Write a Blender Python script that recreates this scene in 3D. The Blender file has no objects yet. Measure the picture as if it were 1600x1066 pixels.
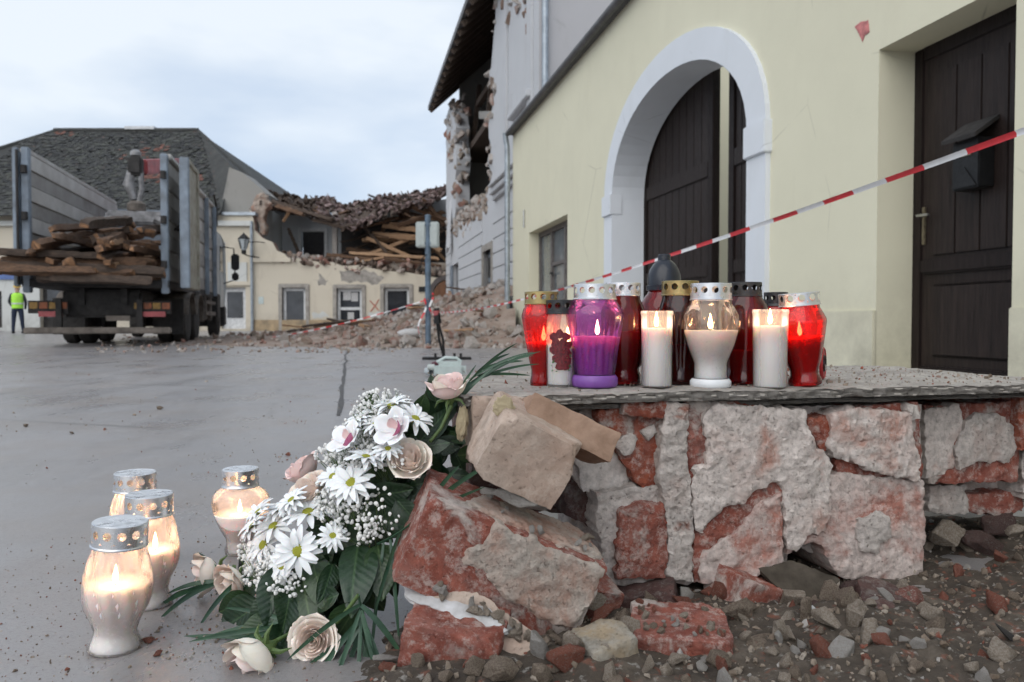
import bpy, bmesh, math, random
from mathutils import Vector, Matrix, Euler, noise, geometry
R = math.radians
scene = bpy.context.scene
COL = scene.collection
random.seed(7)

# ---------------------------------------------------------------- camera
FPX = 1600 * 28.0 / 36.0
CAM = Vector((0, 0, 0.5))
PITCH = R(1.52)
cam_data = bpy.data.cameras.new('camera'); cam_data.lens = 28.0; cam_data.sensor_width = 36.0
cam_data.clip_start = 0.05; cam_data.clip_end = 3000
cam_data.dof.use_dof = True; cam_data.dof.focus_distance = 1.36; cam_data.dof.aperture_fstop = 8.0
cam = bpy.data.objects.new('camera', cam_data); COL.objects.link(cam)
cam.location = CAM; cam.rotation_euler = (R(90) - PITCH, 0, 0)
scene.camera = cam

# ---------------------------------------------------------------- world, sun, exposure
w = bpy.data.worlds.new('World'); scene.world = w; w.use_nodes = True
nt = w.node_tree; nt.nodes.clear()
def wn(t, **k):
    n = nt.nodes.new(t)
    for a, b in k.items(): setattr(n, a, b)
    return n
SUN_EL, SUN_AZ = R(40), R(207)          # azimuth clockwise from +Y
sky = wn('ShaderNodeTexSky', sky_type='NISHITA', sun_disc=False)
sky.sun_elevation = SUN_EL; sky.sun_rotation = SUN_AZ
tc = wn('ShaderNodeTexCoord'); mp = wn('ShaderNodeMapping'); mp.inputs['Scale'].default_value = (1.0, 1.0, 2.6)
mp.inputs['Location'].default_value = (3.1, 0.4, 0.2)
nz = wn('ShaderNodeTexNoise'); nz.inputs['Scale'].default_value = 2.1; nz.inputs['Detail'].default_value = 5
nz.inputs['Roughness'].default_value = 0.5
cr = wn('ShaderNodeValToRGB'); e = cr.color_ramp.elements
e[0].position = 0.34; e[0].color = (0.48, 0.60, 0.78, 1); e[1].position = 0.60; e[1].color = (0.86, 0.92, 0.98, 1)
mul = wn('ShaderNodeVectorMath', operation='SCALE'); mul.inputs['Scale'].default_value = 0.12
mix = wn('ShaderNodeMix', data_type='RGBA'); mix.inputs['Factor'].default_value = 0.86
bg = wn('ShaderNodeBackground'); out = wn('ShaderNodeOutputWorld'); bg.inputs['Strength'].default_value = 0.92
L = nt.links.new
L(tc.outputs['Generated'], mp.inputs['Vector']); L(mp.outputs[0], nz.inputs['Vector']); L(nz.outputs['Fac'], cr.inputs[0])
L(sky.outputs[0], mul.inputs[0]); L(mul.outputs[0], mix.inputs['A']); L(cr.outputs[0], mix.inputs['B'])
L(mix.outputs['Result'], bg.inputs['Color']); L(bg.outputs[0], out.inputs['Surface'])
sd = bpy.data.lights.new('sun', 'SUN'); sd.energy = 1.45; sd.angle = R(70); sd.color = (1.0, 0.955, 0.89)
sun = bpy.data.objects.new('sun', sd); COL.objects.link(sun)
sdir = Vector((math.sin(SUN_AZ) * math.cos(SUN_EL), math.cos(SUN_AZ) * math.cos(SUN_EL), math.sin(SUN_EL)))
sun.rotation_euler = sdir.to_track_quat('Z', 'Y').to_euler(); sun.location = (-4, -6, 12)
vs = scene.view_settings
vs.view_transform = 'Standard'; vs.look = 'None'; vs.gamma = 1.0; vs.use_curve_mapping = False; vs.exposure = 0.27
cy = scene.cycles
cy.use_denoising = True; cy.use_adaptive_sampling = True; cy.adaptive_threshold = 0.03; cy.max_bounces = 10; cy.diffuse_bounces = 3; cy.glossy_bounces = 3
cy.transparent_max_bounces = 24; cy.transmission_bounces = 6; cy.sample_clamp_indirect = 4.0

# ---------------------------------------------------------------- placing helpers
def ray(px, py):
    x = (px - 800) / FPX; v = (py - 533) / FPX
    c, s = math.cos(PITCH), math.sin(PITCH)
    return Vector((x, c - v * s, -s - v * c))
def P(px, py, Y):                       # point of the place seen at a pixel, at true distance Y
    d = ray(px, py); return CAM + d * (Y / d.y)
def PZ(px, py, z=0.0):                  # ... lying on the level z
    d = ray(px, py); return CAM + d * ((z - CAM.z) / d.z)
def PP(px, py, o, n):                   # ... on the plane through o with normal n
    d = ray(px, py); return CAM + d * ((Vector(o) - CAM).dot(n) / d.dot(n))

# ---------------------------------------------------------------- object helpers
def link(name, me, mats=None, parent=None, M=None):
    o = bpy.data.objects.new(name, me); COL.objects.link(o)
    if mats is not None and me is not None and not me.materials:
        for m in (mats if isinstance(mats, (list, tuple)) else [mats]): me.materials.append(m)
    if parent is not None: o.parent = parent
    if M is not None: o.matrix_basis = M
    return o
def tag(o, label=None, cat=None, group=None, kind=None):
    if label: o['label'] = label
    if cat: o['category'] = cat
    if group: o['group'] = group
    if kind: o['kind'] = kind
    return o
def thing(name, label, cat, loc=(0, 0, 0), rz=0.0, group=None, M=None):
    o = bpy.data.objects.new(name, None); COL.objects.link(o); o.empty_display_size = 0.05
    o.matrix_basis = M if M is not None else Matrix.Translation(loc) @ Matrix.Rotation(rz, 4, 'Z')
    return tag(o, label, cat, group)
def inv(p): return p.matrix_basis.inverted()
def world_child(name, me, mats, parent, MW):      # child with a given world matrix (parent is top-level)
    return link(name, me, mats, parent, inv(parent) @ MW)
def copy_tree(o, parent=None):
    c = o.copy(); COL.objects.link(c); c.parent = parent
    for ch in [x for x in o.children if x is not c]: copy_tree(ch, c)
    return c
def TM(loc, rot=(0, 0, 0), s=1.0):
    sc = Matrix.Diagonal((s, s, s, 1)) if not isinstance(s, (tuple, list)) else Matrix.Diagonal((*s, 1))
    return Matrix.Translation(loc) @ Euler(rot).to_matrix().to_4x4() @ sc
def frame(loc, zdir, up=(0, 0, 1), s=1.0):        # local +Z along zdir
    z = Vector(zdir).normalized(); u = Vector(up)
    x = u.cross(z)
    if x.length < 1e-4: x = Vector((1, 0, 0)).cross(z)
    x.normalize(); y = z.cross(x)
    m = Matrix((x, y, z)).transposed().to_4x4()
    return Matrix.Translation(loc) @ m @ Matrix.Diagonal((s, s, s, 1))

class MB:
    def __init__(self): self.v = []; self.f = []; self.m = []
    def add(self, vs_, fs, mi=0, M=None):
        b = len(self.v)
        self.v += [tuple(M @ Vector(p)) if M is not None else tuple(p) for p in vs_]
        for k, f in enumerate(fs):
            self.f.append([i + b for i in f]); self.m.append(mi if isinstance(mi, int) else mi[k])
        return self
    def box(self, c, s, rot=(0, 0, 0), mi=0, M=None):
        x, y, z = s[0] / 2, s[1] / 2, s[2] / 2
        vv = [(-x, -y, -z), (x, -y, -z), (x, y, -z), (-x, y, -z), (-x, -y, z), (x, -y, z), (x, y, z), (-x, y, z)]
        ff = [(0, 3, 2, 1), (4, 5, 6, 7), (0, 1, 5, 4), (1, 2, 6, 5), (2, 3, 7, 6), (3, 0, 4, 7)]
        T = TM(c, rot)
        return self.add(vv, ff, mi, (M @ T) if M is not None else T)
    def b2(self, a, b, mi=0, M=None):             # box between two corners
        a, b = Vector(a), Vector(b)
        return self.box((a + b) / 2, [abs(t) for t in (b - a)], mi=mi, M=M)
    def tube(self, pts, rad, n=8, mi=0, cap=True, M=None):
        pts = [Vector(p) for p in pts]; vv = []; ff = []
        if not isinstance(rad, (list, tuple)): rad = [rad] * len(pts)
        prev = None
        for i, p in enumerate(pts):
            t = (pts[min(i + 1, len(pts) - 1)] - pts[max(i - 1, 0)])
            t = t.normalized() if t.length > 1e-9 else Vector((0, 0, 1))
            a = prev - t * prev.dot(t) if prev is not None else t.orthogonal()
            if a.length < 1e-6: a = t.orthogonal()
            a.normalize(); prev = a; b = t.cross(a)
            for k in range(n):
                th = 2 * math.pi * k / n
                vv.append(p + (a * math.cos(th) + b * math.sin(th)) * rad[i])
        for i in range(len(pts) - 1):
            for k in range(n):
                ff.append((i * n + k, i * n + (k + 1) % n, (i + 1) * n + (k + 1) % n, (i + 1) * n + k))
        if cap:
            ff.append(list(range(n))[::-1]); ff.append([(len(pts) - 1) * n + k for k in range(n)])
        return self.add(vv, ff, mi, M)
    def lathe(self, prof, n=40, mi=0, rf=None, capb=True, capt=True, M=None):
        vv = []; ff = []
        for (r, z) in prof:
            for k in range(n):
                th = 2 * math.pi * k / n
                if rf:
                    q = rf(th, z, r); vv.append(q)
                else: vv.append((r * math.cos(th), r * math.sin(th), z))
        for i in range(len(prof) - 1):
            for k in range(n):
                ff.append((i * n + k, i * n + (k + 1) % n, (i + 1) * n + (k + 1) % n, (i + 1) * n + k))
        if capb: ff.append(list(range(n))[::-1])
        if capt: ff.append([(len(prof) - 1) * n + k for k in range(n)])
        return self.add(vv, ff, mi, M)
    def prism(self, poly, y0, y1, mi=0, M=None, holes=()):   # polygon in (x, z), front at y0, back at y1
        loops = [list(poly)] + [list(h) for h in holes]
        flat = [p for l in loops for p in l]; n = len(flat)
        tri = geometry.tessellate_polygon([[Vector((p[0], p[1], 0)) for p in l] for l in loops])
        vv = [(p[0], y0, p[1]) for p in flat] + [(p[0], y1, p[1]) for p in flat]
        ff = []
        sg = 1 if y1 > y0 else -1
        for t in tri:
            a, b, c = [flat[i] for i in t]
            ar = (b[0] - a[0]) * (c[1] - a[1]) - (b[1] - a[1]) * (c[0] - a[0])
            if abs(ar) < 1e-12: continue
            t = list(t) if ar * sg > 0 else list(t)[::-1]
            ff.append(t); ff.append([i + n for i in t[::-1]])
        st = 0
        for l in loops:
            m_ = len(l)
            for i in range(m_):
                a, b = st + i, st + (i + 1) % m_
                ff.append([a, b, b + n, a + n])
            st += m_
        return self.add(vv, ff, mi, M)
    def mesh(self, name='mesh', smooth=None, bevel=0.0, segs=2, norm=True):
        me = bpy.data.meshes.new(name); me.from_pydata(self.v, [], self.f)
        me.polygons.foreach_set('material_index', self.m)
        if bevel or norm:
            bm = bmesh.new(); bm.from_mesh(me)
            if bevel:
                bmesh.ops.remove_doubles(bm, verts=bm.verts, dist=1e-6)
                ed = [x for x in bm.edges if len(x.link_faces) == 2 and x.calc_face_angle(0) > 0.6]
                bmesh.ops.bevel(bm, geom=ed, offset=bevel, segments=segs, affect='EDGES', clamp_overlap=True)
            if norm: bmesh.ops.recalc_face_normals(bm, faces=bm.faces)
            bm.to_mesh(me); bm.free()
        if smooth is not None:
            me.shade_smooth(); me.set_sharp_from_angle(angle=R(smooth))
        me.update(); return me
    def build(self, name, mats, parent=None, M=None, smooth=None, bevel=0.0, segs=2, norm=True):
        return link(name, self.mesh(name, smooth, bevel, segs, norm), mats, parent, M)

def fbm(p, o=5, H=0.9): return noise.fractal(Vector(p), H, 2.1, o)

def rough_plate(poly, depth, res=0.005, amp=0.004, bev=0.006, bw=0.012, edge=0.002, seed=0, fs=40.0, back=True, shape=None, sj=None):
    """Irregular slab: outline poly in (x, z), rough front at y = 0 facing -y, body back to y = depth."""
    so = Vector((seed * 3.17, seed * 1.73, seed * 0.91))
    pts = []
    n = len(poly)
    for i in range(n):
        a, b = Vector(poly[i]), Vector(poly[(i + 1) % n])
        k = max(1, int((b - a).length / res))
        nn = Vector((-(b - a).y, (b - a).x)); nn.normalize()
        for j in range(k):
            p = a.lerp(b, j / k)
            if edge: p = p + nn * edge * 1.6 * fbm((p.x * fs * 1.3, p.y * fs * 1.3, seed * 5.1), 4)
            pts.append(p)
    nb = len(pts)
    def inside(q):
        c = False; j = nb - 1
        for i in range(nb):
            a, b = pts[i], pts[j]
            if (a.y > q.y) != (b.y > q.y) and q.x < (b.x - a.x) * (q.y - a.y) / (b.y - a.y) + a.x: c = not c
            j = i
        return c
    from mathutils import kdtree
    kd = kdtree.KDTree(nb)
    for i, p in enumerate(pts): kd.insert((p.x, p.y, 0), i)
    kd.balance()
    xs = [p.x for p in pts]; ys = [p.y for p in pts]
    rnd = random.Random(seed + 11)
    inner = []
    x = min(xs) + res * .5
    row = 0
    def bd(q): return kd.find((q.x, q.y, 0))[2]
    while x < max(xs):
        y = min(ys) + res * (.25 if row % 2 else .75)
        while y < max(ys):
            q = Vector((x + rnd.uniform(-.2, .2) * res, y + rnd.uniform(-.2, .2) * res))
            if inside(q) and bd(q) > res * .6: inner.append(q)
            y += res
        x += res; row += 1
    allp = pts + inner
    try:
        r = geometry.delaunay_2d_cdt(allp, [(i, (i + 1) % nb) for i in range(nb)], [], 0, 1e-7)
        V2, F2, orig = r[0], r[2], r[3]
    except Exception:
        V2, F2, orig = pts, [list(range(nb))], [[i] for i in range(nb)]
    mp_ = {}
    for i, og in enumerate(orig):
        for k in og: mp_.setdefault(k, i)
    vv = []
    for q in V2:
        d = min(bw, bd(q)); t = 1 - d / bw
        rg = abs(fbm((q.x * fs * .9 + so.x, q.y * fs * .9 + so.y, so.z), 6, .7)); st = noise.cell(Vector((q.x * fs * .55 + .3 * rg, q.y * fs * .55 + so.x, so.z)))
        y = bev * t * t * t - amp * (.9 * fbm((q.x * fs * .6 + so.x, q.y * fs * .6 + so.y, so.z), 6, .6) + .8 * (.5 - rg) + .25 * st + .5 * noise.noise(Vector((q.x * fs * 3.1, q.y * fs * 3.1, seed))))
        if shape: y += shape(q.x, q.y)
        vv.append((q.x, y, q.y))
    ff = []
    for f in F2:
        c = sum((Vector(V2[i]) for i in f), Vector((0, 0))) / len(f)
        if inside(c): ff.append(list(f))
    nv = len(vv)
    loop = [mp_.get(i, None) for i in range(nb)]
    loop = [i for i in loop if i is not None]
    rings = [loop]
    sj = sj if sj is not None else amp * 1.3
    for t in ((0.35, 0.7, 1.0) if sj < .005 else (.12, .25, .4, .55, .7, .85, 1.0)):
        base = len(vv)
        for i in loop:
            x0, y0, z0 = vv[i]
            jx = sj * fbm((x0 * 60 + seed, t * 2.2, z0 * 60), 4, .7); jz = sj * fbm((x0 * 60, t * 2.2 + seed, z0 * 60), 4, .7)
            yy = y0 + (depth - y0) * t + (shape(x0, z0) if (shape and t == 1.0) else 0)
            vv.append((x0 + jx, yy, z0 + jz))
        rings.append(list(range(base, base + len(loop))))
    m_ = len(loop)
    for a, b in zip(rings[:-1], rings[1:]):
        for i in range(m_): ff.append([a[i], a[(i + 1) % m_], b[(i + 1) % m_], b[i]])
    if back: ff.append(rings[-1][::-1])
    mb = MB(); mb.add(vv, ff); return mb

def rough_box(size, res=0.008, rad=0.006, amp=0.0025, chips=3, seed=0, fs=35.0, chipd=0.14, bend=None):
    rnd = random.Random(seed * 13 + 5)
    hs = [s / 2 for s in size]
    nn = [max(2, int(s / res)) for s in size]
    idx = {}; vv = []; ff = []
    def vid(i, j, k):
        key = (i, j, k)
        if key not in idx:
            idx[key] = len(vv)
            vv.append(Vector((-hs[0] + size[0] * i / nn[0], -hs[1] + size[1] * j / nn[1], -hs[2] + size[2] * k / nn[2])))
        return idx[key]
    for a in range(3):
        b, c = (a + 1) % 3, (a + 2) % 3
        for side in (0, nn[a]):
            for i in range(nn[b]):
                for j in range(nn[c]):
                    q = []
                    for (di, dj) in ((0, 0), (1, 0), (1, 1), (0, 1)):
                        t = [0, 0, 0]; t[a] = side; t[b] = i + di; t[c] = j + dj; q.append(vid(*t))
                    ff.append(q if side else q[::-1])
    planes = []
    for _ in range(chips):
        n = Vector((rnd.choice((-1, 1)) * rnd.uniform(.35, 1), rnd.choice((-1, 1)) * rnd.uniform(.2, 1), rnd.choice((-1, 1)) * rnd.uniform(.35, 1))).normalized()
        ext = sum(abs(n[i]) * hs[i] for i in range(3))
        planes.append((n, ext * (1 - rnd.uniform(.35, 1) * chipd * 2)))
    outv = []
    so = Vector((seed * 2.3, seed * 4.1, seed * 1.1))
    for p in vv:
        q = Vector([max(-hs[i] + rad, min(hs[i] - rad, p[i])) for i in range(3)])
        d = p - q
        if d.length > 1e-9: p = q + d.normalized() * rad
        for n, dd in planes:
            e_ = p.dot(n) - (dd + 0.006 * noise.noise(p * 40 + so))
            if e_ > 0: p = p - n * e_
        dn = d.normalized() if d.length > 1e-9 else p.normalized()
        p = p + dn * amp * (fbm(p * fs + so, 5, .8) - .2)
        if bend: p = bend(p)
        outv.append(p)
    mb = MB(); mb.add(outv, ff); return mb

def chunk_mesh(name, seed, sub=2, cuts=7, flat=0.8, rough=0.06):
    """Broken lump. cuts > 4: angular (hull of random points, chipped); fewer cuts: soft lump."""
    rnd = random.Random(seed)
    st = Vector((rnd.uniform(.85, 1.3), rnd.uniform(.65, 1.0), rnd.uniform(.5, flat)))
    bm = bmesh.new()
    if cuts > 4:
        for _ in range(11 + sub):
            v = Vector((rnd.gauss(0, 1), rnd.gauss(0, 1), rnd.gauss(0, 1))).normalized() * rnd.uniform(.7, 1.08)
            bm.verts.new((v.x * st.x, v.y * st.y, v.z * st.z))
        r_ = bmesh.ops.convex_hull(bm, input=bm.verts)
        bmesh.ops.delete(bm, geom=[g_ for g_ in r_['geom_interior'] if isinstance(g_, bmesh.types.BMVert)], context='VERTS')
        if sub >= 3:
            bmesh.ops.bevel(bm, geom=list(bm.edges), offset=.035, segments=1, affect='EDGES')
            for _ in range(sub - 2):
                bmesh.ops.triangulate(bm, faces=bm.faces)
                bmesh.ops.subdivide_edges(bm, edges=[e_ for e_ in bm.edges if e_.calc_length() > .22], cuts=1, use_grid_fill=True)
            for v in bm.verts:
                p = v.co; v.co = p + p.normalized() * rough * .55 * (fbm(p * 2.6 + Vector((seed, 0, 0)), 4, .7))
    else:
        bmesh.ops.create_icosphere(bm, subdivisions=sub, radius=1.0)
        for v in bm.verts:
            p = v.co.copy(); p += p.normalized() * rough * noise.noise(p * 3.1 + Vector((seed, 0, 0)))
            v.co = Vector((p.x * st.x, p.y * st.y, p.z * st.z))
    bmesh.ops.recalc_face_normals(bm, faces=bm.faces)
    me = bpy.data.meshes.new(name); bm.to_mesh(me); bm.free()
    me.shade_smooth(); me.set_sharp_from_angle(angle=R(26 if cuts > 4 else 50))
    return me

# ---------------------------------------------------------------- materials
def nodes(name):
    m = bpy.data.materials.new(name); m.use_nodes = True
    t = m.node_tree; t.nodes.clear()
    o = t.nodes.new('ShaderNodeOutputMaterial'); b = t.nodes.new('ShaderNodeBsdfPrincipled')
    t.links.new(b.outputs[0], o.inputs['Surface'])
    return m, t, b, o
def c4(c): return (*c, 1) if len(c) == 3 else c
class N:                                           # small node graph helper
    def __init__(self, t, rnd=False, coord='Object'):
        self.t = t; tc_ = t.nodes.new('ShaderNodeTexCoord'); self.co = tc_.outputs[coord]
        if rnd:
            oi = t.nodes.new('ShaderNodeObjectInfo'); a = t.nodes.new('ShaderNodeVectorMath'); a.operation = 'MULTIPLY_ADD'
            cb = t.nodes.new('ShaderNodeCombineXYZ')
            for k in range(3): t.links.new(oi.outputs['Random'], cb.inputs[k])
            t.links.new(cb.outputs[0], a.inputs[0]); a.inputs[1].default_value = (37, 53, 71); t.links.new(self.co, a.inputs[2])
            self.co = a.outputs[0]; self.rand = oi.outputs['Random']
    def noise(self, scale, detail=6, rough=.55, stretch=None, dist=0.0):
        n = self.t.nodes.new('ShaderNodeTexNoise'); n.inputs['Scale'].default_value = scale
        n.inputs['Detail'].default_value = detail; n.inputs['Roughness'].default_value = rough; n.inputs['Distortion'].default_value = dist
        v = self.co
        if stretch:
            m = self.t.nodes.new('ShaderNodeMapping'); m.inputs['Scale'].default_value = stretch
            self.t.links.new(v, m.inputs[0]); v = m.outputs[0]
        self.t.links.new(v, n.inputs['Vector']); return n.outputs['Fac']
    def vor(self, scale, feature='F1', stretch=None, out='Distance'):
        n = self.t.nodes.new('ShaderNodeTexVoronoi'); n.feature = feature; n.inputs['Scale'].default_value = scale
        v = self.co
        if stretch:
            m = self.t.nodes.new('ShaderNodeMapping'); m.inputs['Scale'].default_value = stretch
            self.t.links.new(v, m.inputs[0]); v = m.outputs[0]
        self.t.links.new(v, n.inputs['Vector']); return n.outputs[out]
    def ramp(self, fac, stops):
        r = self.t.nodes.new('ShaderNodeValToRGB'); el = r.color_ramp.elements
        while len(el) < len(stops): el.new(.5)
        for x_, (p_, c_) in zip(el, stops): x_.position = p_; x_.color = c4(c_) if not isinstance(c_, (int, float)) else (c_, c_, c_, 1)
        self.t.links.new(fac, r.inputs[0]); return r.outputs[0]
    def mix(self, fac, a, b, mode='MIX'):
        m = self.t.nodes.new('ShaderNodeMix'); m.data_type = 'RGBA'; m.blend_type = mode
        for s, v in (('Factor', fac), ('A', a), ('B', b)):
            if hasattr(v, 'links') or hasattr(v, 'is_linked'): self.t.links.new(v, m.inputs[s])
            elif isinstance(v, (int, float)): m.inputs[s].default_value = v if s == 'Factor' else (v, v, v, 1)
            else: m.inputs[s].default_value = c4(v)
        return m.outputs['Result']
    def math(self, op, a, b=0.0):
        m = self.t.nodes.new('ShaderNodeMath'); m.operation = op
        for i, v in enumerate((a, b)):
            if hasattr(v, 'is_linked'): self.t.links.new(v, m.inputs[i])
            else: m.inputs[i].default_value = v
        return m.outputs[0]
    def bump(self, h, strength=.5, dist=.01, prev=None):
        b = self.t.nodes.new('ShaderNodeBump'); b.inputs['Strength'].default_value = strength; b.inputs['Distance'].default_value = dist
        self.t.links.new(h, b.inputs['Height'])
        if prev is not None: self.t.links.new(prev, b.inputs['Normal'])
        return b.outputs[0]

def simple(name, col, rough=.7, var=.18, scale=12, bump=.15, bdist=.003, metal=0.0, spec=.5, col2=None, rnd=True, stretch=None, sheen=None):
    m, t, b, o = nodes(name); n = N(t, rnd)
    f = n.noise(scale, 6, .6, stretch)
    c2 = col2 if col2 else tuple(max(0, x * (1 - var * 2)) for x in col)
    hi = tuple(min(1, x * (1 + var)) for x in col)
    t.links.new(n.ramp(f, [(.3, c2), (.7, hi)]), b.inputs['Base Color'])
    f2 = n.noise(scale * 3.3, 5, .6, stretch)
    t.links.new(n.ramp(f2, [(.3, max(0, rough - .12)), (.7, min(1, rough + .12))]), b.inputs['Roughness'])
    b.inputs['Metallic'].default_value = metal; b.inputs['Specular IOR Level'].default_value = spec
    if bump: t.links.new(n.bump(n.noise(scale * 4, 6, .65, stretch), bump, bdist), b.inputs['Normal'])
    return m

def masonry(name, brick, brick2, mortar, cover=.5, scale=14, rough=.9, bump=.7, bd=.004, soft=.06, rnd=True, fine=1.0):
    """Fired brick with mortar or dust still sticking to it; cover = share of mortar."""
    m, t, b, o = nodes(name); n = N(t, rnd)
    bc = n.ramp(n.noise(scale * 1.7 * fine, 6, .6), [(.3, brick2), (.72, brick)])
    sp = n.noise(scale * 9 * fine, 3, .7)
    bc = n.mix(n.ramp(sp, [(.60, 0.0), (.80, .38)]), bc, mortar)
    bc = n.mix(n.ramp(n.noise(scale * 2.4, 9, .8), [(.50, 0.0), (.60, .55)]), bc, mortar)
    mc = n.ramp(n.noise(scale * 2.3 * fine, 8, .65), [(.28, tuple(x * .74 for x in mortar)), (.68, tuple(min(1, x * 1.14) for x in mortar))])
    mc = n.mix(n.ramp(n.vor(scale * 13 * fine), [(.0, .35), (.25, 0.0)]), mc, tuple(x * .45 for x in mortar))
    mc = n.mix(n.ramp(n.noise(scale * 4.2 * fine, 9, .72), [(.36, .72), (.56, 0.0)]), mc, tuple(x * .50 for x in mortar))
    mc = n.mix(n.ramp(n.noise(scale * .75, 7, .7, dist=.6), [(.50, 0.0), (.66, .55)]), mc, tuple(.5 * a_ + .5 * b_ * .9 for a_, b_ in zip(brick, mortar)))
    cv = n.noise(scale * .55, 9, .62, dist=.3)
    th = 1 - cover
    th = .5 + (th - .5) * .55
    k = n.ramp(cv, [(max(0, th - soft), 0.0), (min(1, th + soft), 1.0)])
    allc = n.mix(k, bc, mc)
    por = n.ramp(n.noise(scale * 11 * fine, 5, .75), [(.30, 1.0), (.42, 0.0)])
    allc = n.mix(n.math('MULTIPLY', por, .6), allc, tuple(x * .30 for x in brick2))
    allc = n.mix(n.math('MULTIPLY', n.ramp(n.noise(scale * 1.1, 7, .7), [(.45, 0.0), (.75, 1.0)]), .28), allc, tuple(x * .62 for x in mortar))
    allc = n.mix(n.ramp(n.noise(scale * 30 * fine, 2, .6), [(.62, 0.0), (.80, .22)]), allc, tuple(min(1, x * 1.2) for x in mortar))
    t.links.new(allc, b.inputs['Base Color'])
    b.inputs['Roughness'].default_value = rough; b.inputs['Specular IOR Level'].default_value = .25
    h = n.math('ADD', n.math('MULTIPLY', k, .8), n.math('MULTIPLY', n.noise(scale * 4.2 * fine, 9, .72), 1.6))
    nb1 = n.bump(h, bump, bd)
    h2 = n.math('SUBTRACT', n.noise(scale * 20 * fine, 6, .75), n.math('MULTIPLY', por, .7))
    nb2 = n.bump(h2, min(1, bump * 1.3), bd * .6, nb1)
    t.links.new(nb2, b.inputs['Normal'])
    return m

def glass(name, tint, frost=.0, frostcol=None, rough=.03, drops=0.0, body=0.0):
    m, t, b, o = nodes(name); t.nodes.remove(b); n = N(t, False)
    tr = t.nodes.new('ShaderNodeBsdfTransparent'); tr.inputs[0].default_value = c4(tint)
    gl = t.nodes.new('ShaderNodeBsdfGlossy'); gl.inputs['Roughness'].default_value = rough; gl.inputs[0].default_value = (1, 1, 1, 1)
    df = t.nodes.new('ShaderNodeBsdfDiffuse'); tl = t.nodes.new('ShaderNodeBsdfTranslucent')
    fc = c4(frostcol or tint); df.inputs[0].default_value = fc; tl.inputs[0].default_value = fc
    md = t.nodes.new('ShaderNodeMixShader'); md.inputs[0].default_value = .6; t.links.new(df.outputs[0], md.inputs[1]); t.links.new(tl.outputs[0], md.inputs[2])
    m1 = t.nodes.new('ShaderNodeMixShader'); t.links.new(tr.outputs[0], m1.inputs[1]); t.links.new(md.outputs[0], m1.inputs[2])
    if drops:
        d = n.ramp(n.noise(160, 3, .7), [(.55, frost), (.66, min(1, frost + drops))]); t.links.new(d, m1.inputs[0])
    else: m1.inputs[0].default_value = frost
    fr = t.nodes.new('ShaderNodeFresnel'); fr.inputs[0].default_value = 1.5
    bp = n.bump(n.noise(55, 3, .5), .25, .002); t.links.new(bp, gl.inputs['Normal']); t.links.new(bp, fr.inputs['Normal'])
    m2 = t.nodes.new('ShaderNodeMixShader'); t.links.new(fr.outputs[0], m2.inputs[0]); t.links.new(m1.outputs[0], m2.inputs[1]); t.links.new(gl.outputs[0], m2.inputs[2])
    t.links.new(m2.outputs[0], o.inputs['Surface'])
    return m

MAT = {}
# wet square: grey-brown concrete, damp sheen
m, t, b, o = nodes('wet_pavement'); n = N(t, False)
c = n.ramp(n.noise(.55, 7, .6, (1, .45, 1)), [(.32, (.215, .207, .214)), (.68, (.295, .284, .288))])
c = n.mix(n.ramp(n.noise(1.7, 8, .65), [(.45, 0.0), (.68, .55)]), c, (.245, .20, .168))
c = n.mix(n.ramp(n.noise(3.1, 8, .7, (1, .22, 1)), [(.52, 0.0), (.74, .5)]), c, (.15, .135, .128))
c = n.mix(n.ramp(n.noise(420, 2, .7), [(.45, 0.0), (.75, .55)]), c, (.30, .275, .255))
c = n.mix(n.ramp(n.noise(130, 3, .7), [(.52, 0.0), (.75, .5)]), c, (.09, .075, .065))
GC = c
t.links.new(n.ramp(n.noise(2.2, 8, .62, (1, .5, 1)), [(.3, .20), (.7, .46)]), b.inputs['Roughness']); b.inputs['Specular IOR Level'].default_value = .55
crk = n.ramp(n.vor(.42, 'DISTANCE_TO_EDGE'), [(.0, 1.0), (.012, 0.0)]); crk = n.math('MULTIPLY', crk, n.ramp(n.noise(.6, 4, .6), [(.5, 0.0), (.6, 1.0)]))
c = n.mix(n.math('MULTIPLY', crk, .7), GC, (.05, .045, .042)); t.links.new(c, b.inputs['Base Color'])
b1 = n.bump(n.noise(9, 6, .6), .18, .01); t.links.new(n.bump(n.noise(260, 4, .7), .35, .0016, b1), b.inputs['Normal'])
MAT['ground'] = m
m, t, b, o = nodes('rubble_soil'); n = N(t, False)
c = n.ramp(n.noise(14, 8, .7), [(.28, (.034, .026, .02)), (.52, (.085, .066, .05)), (.75, (.185, .152, .12))])
c = n.mix(n.ramp(n.noise(38, 4, .6), [(.58, 0.0), (.68, .7)]), c, (.26, .09, .055))
c = n.mix(n.ramp(n.noise(70, 4, .6), [(.6, 0.0), (.7, .8)]), c, (.36, .34, .31))
t.links.new(c, b.inputs['Base Color']); b.inputs['Roughness'].default_value = .9
b1 = n.bump(n.noise(45, 8, .72), .9, .012); t.links.new(n.bump(n.noise(190, 5, .7), .7, .003, b1), b.inputs['Normal'])
MAT['soil'] = m
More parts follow.
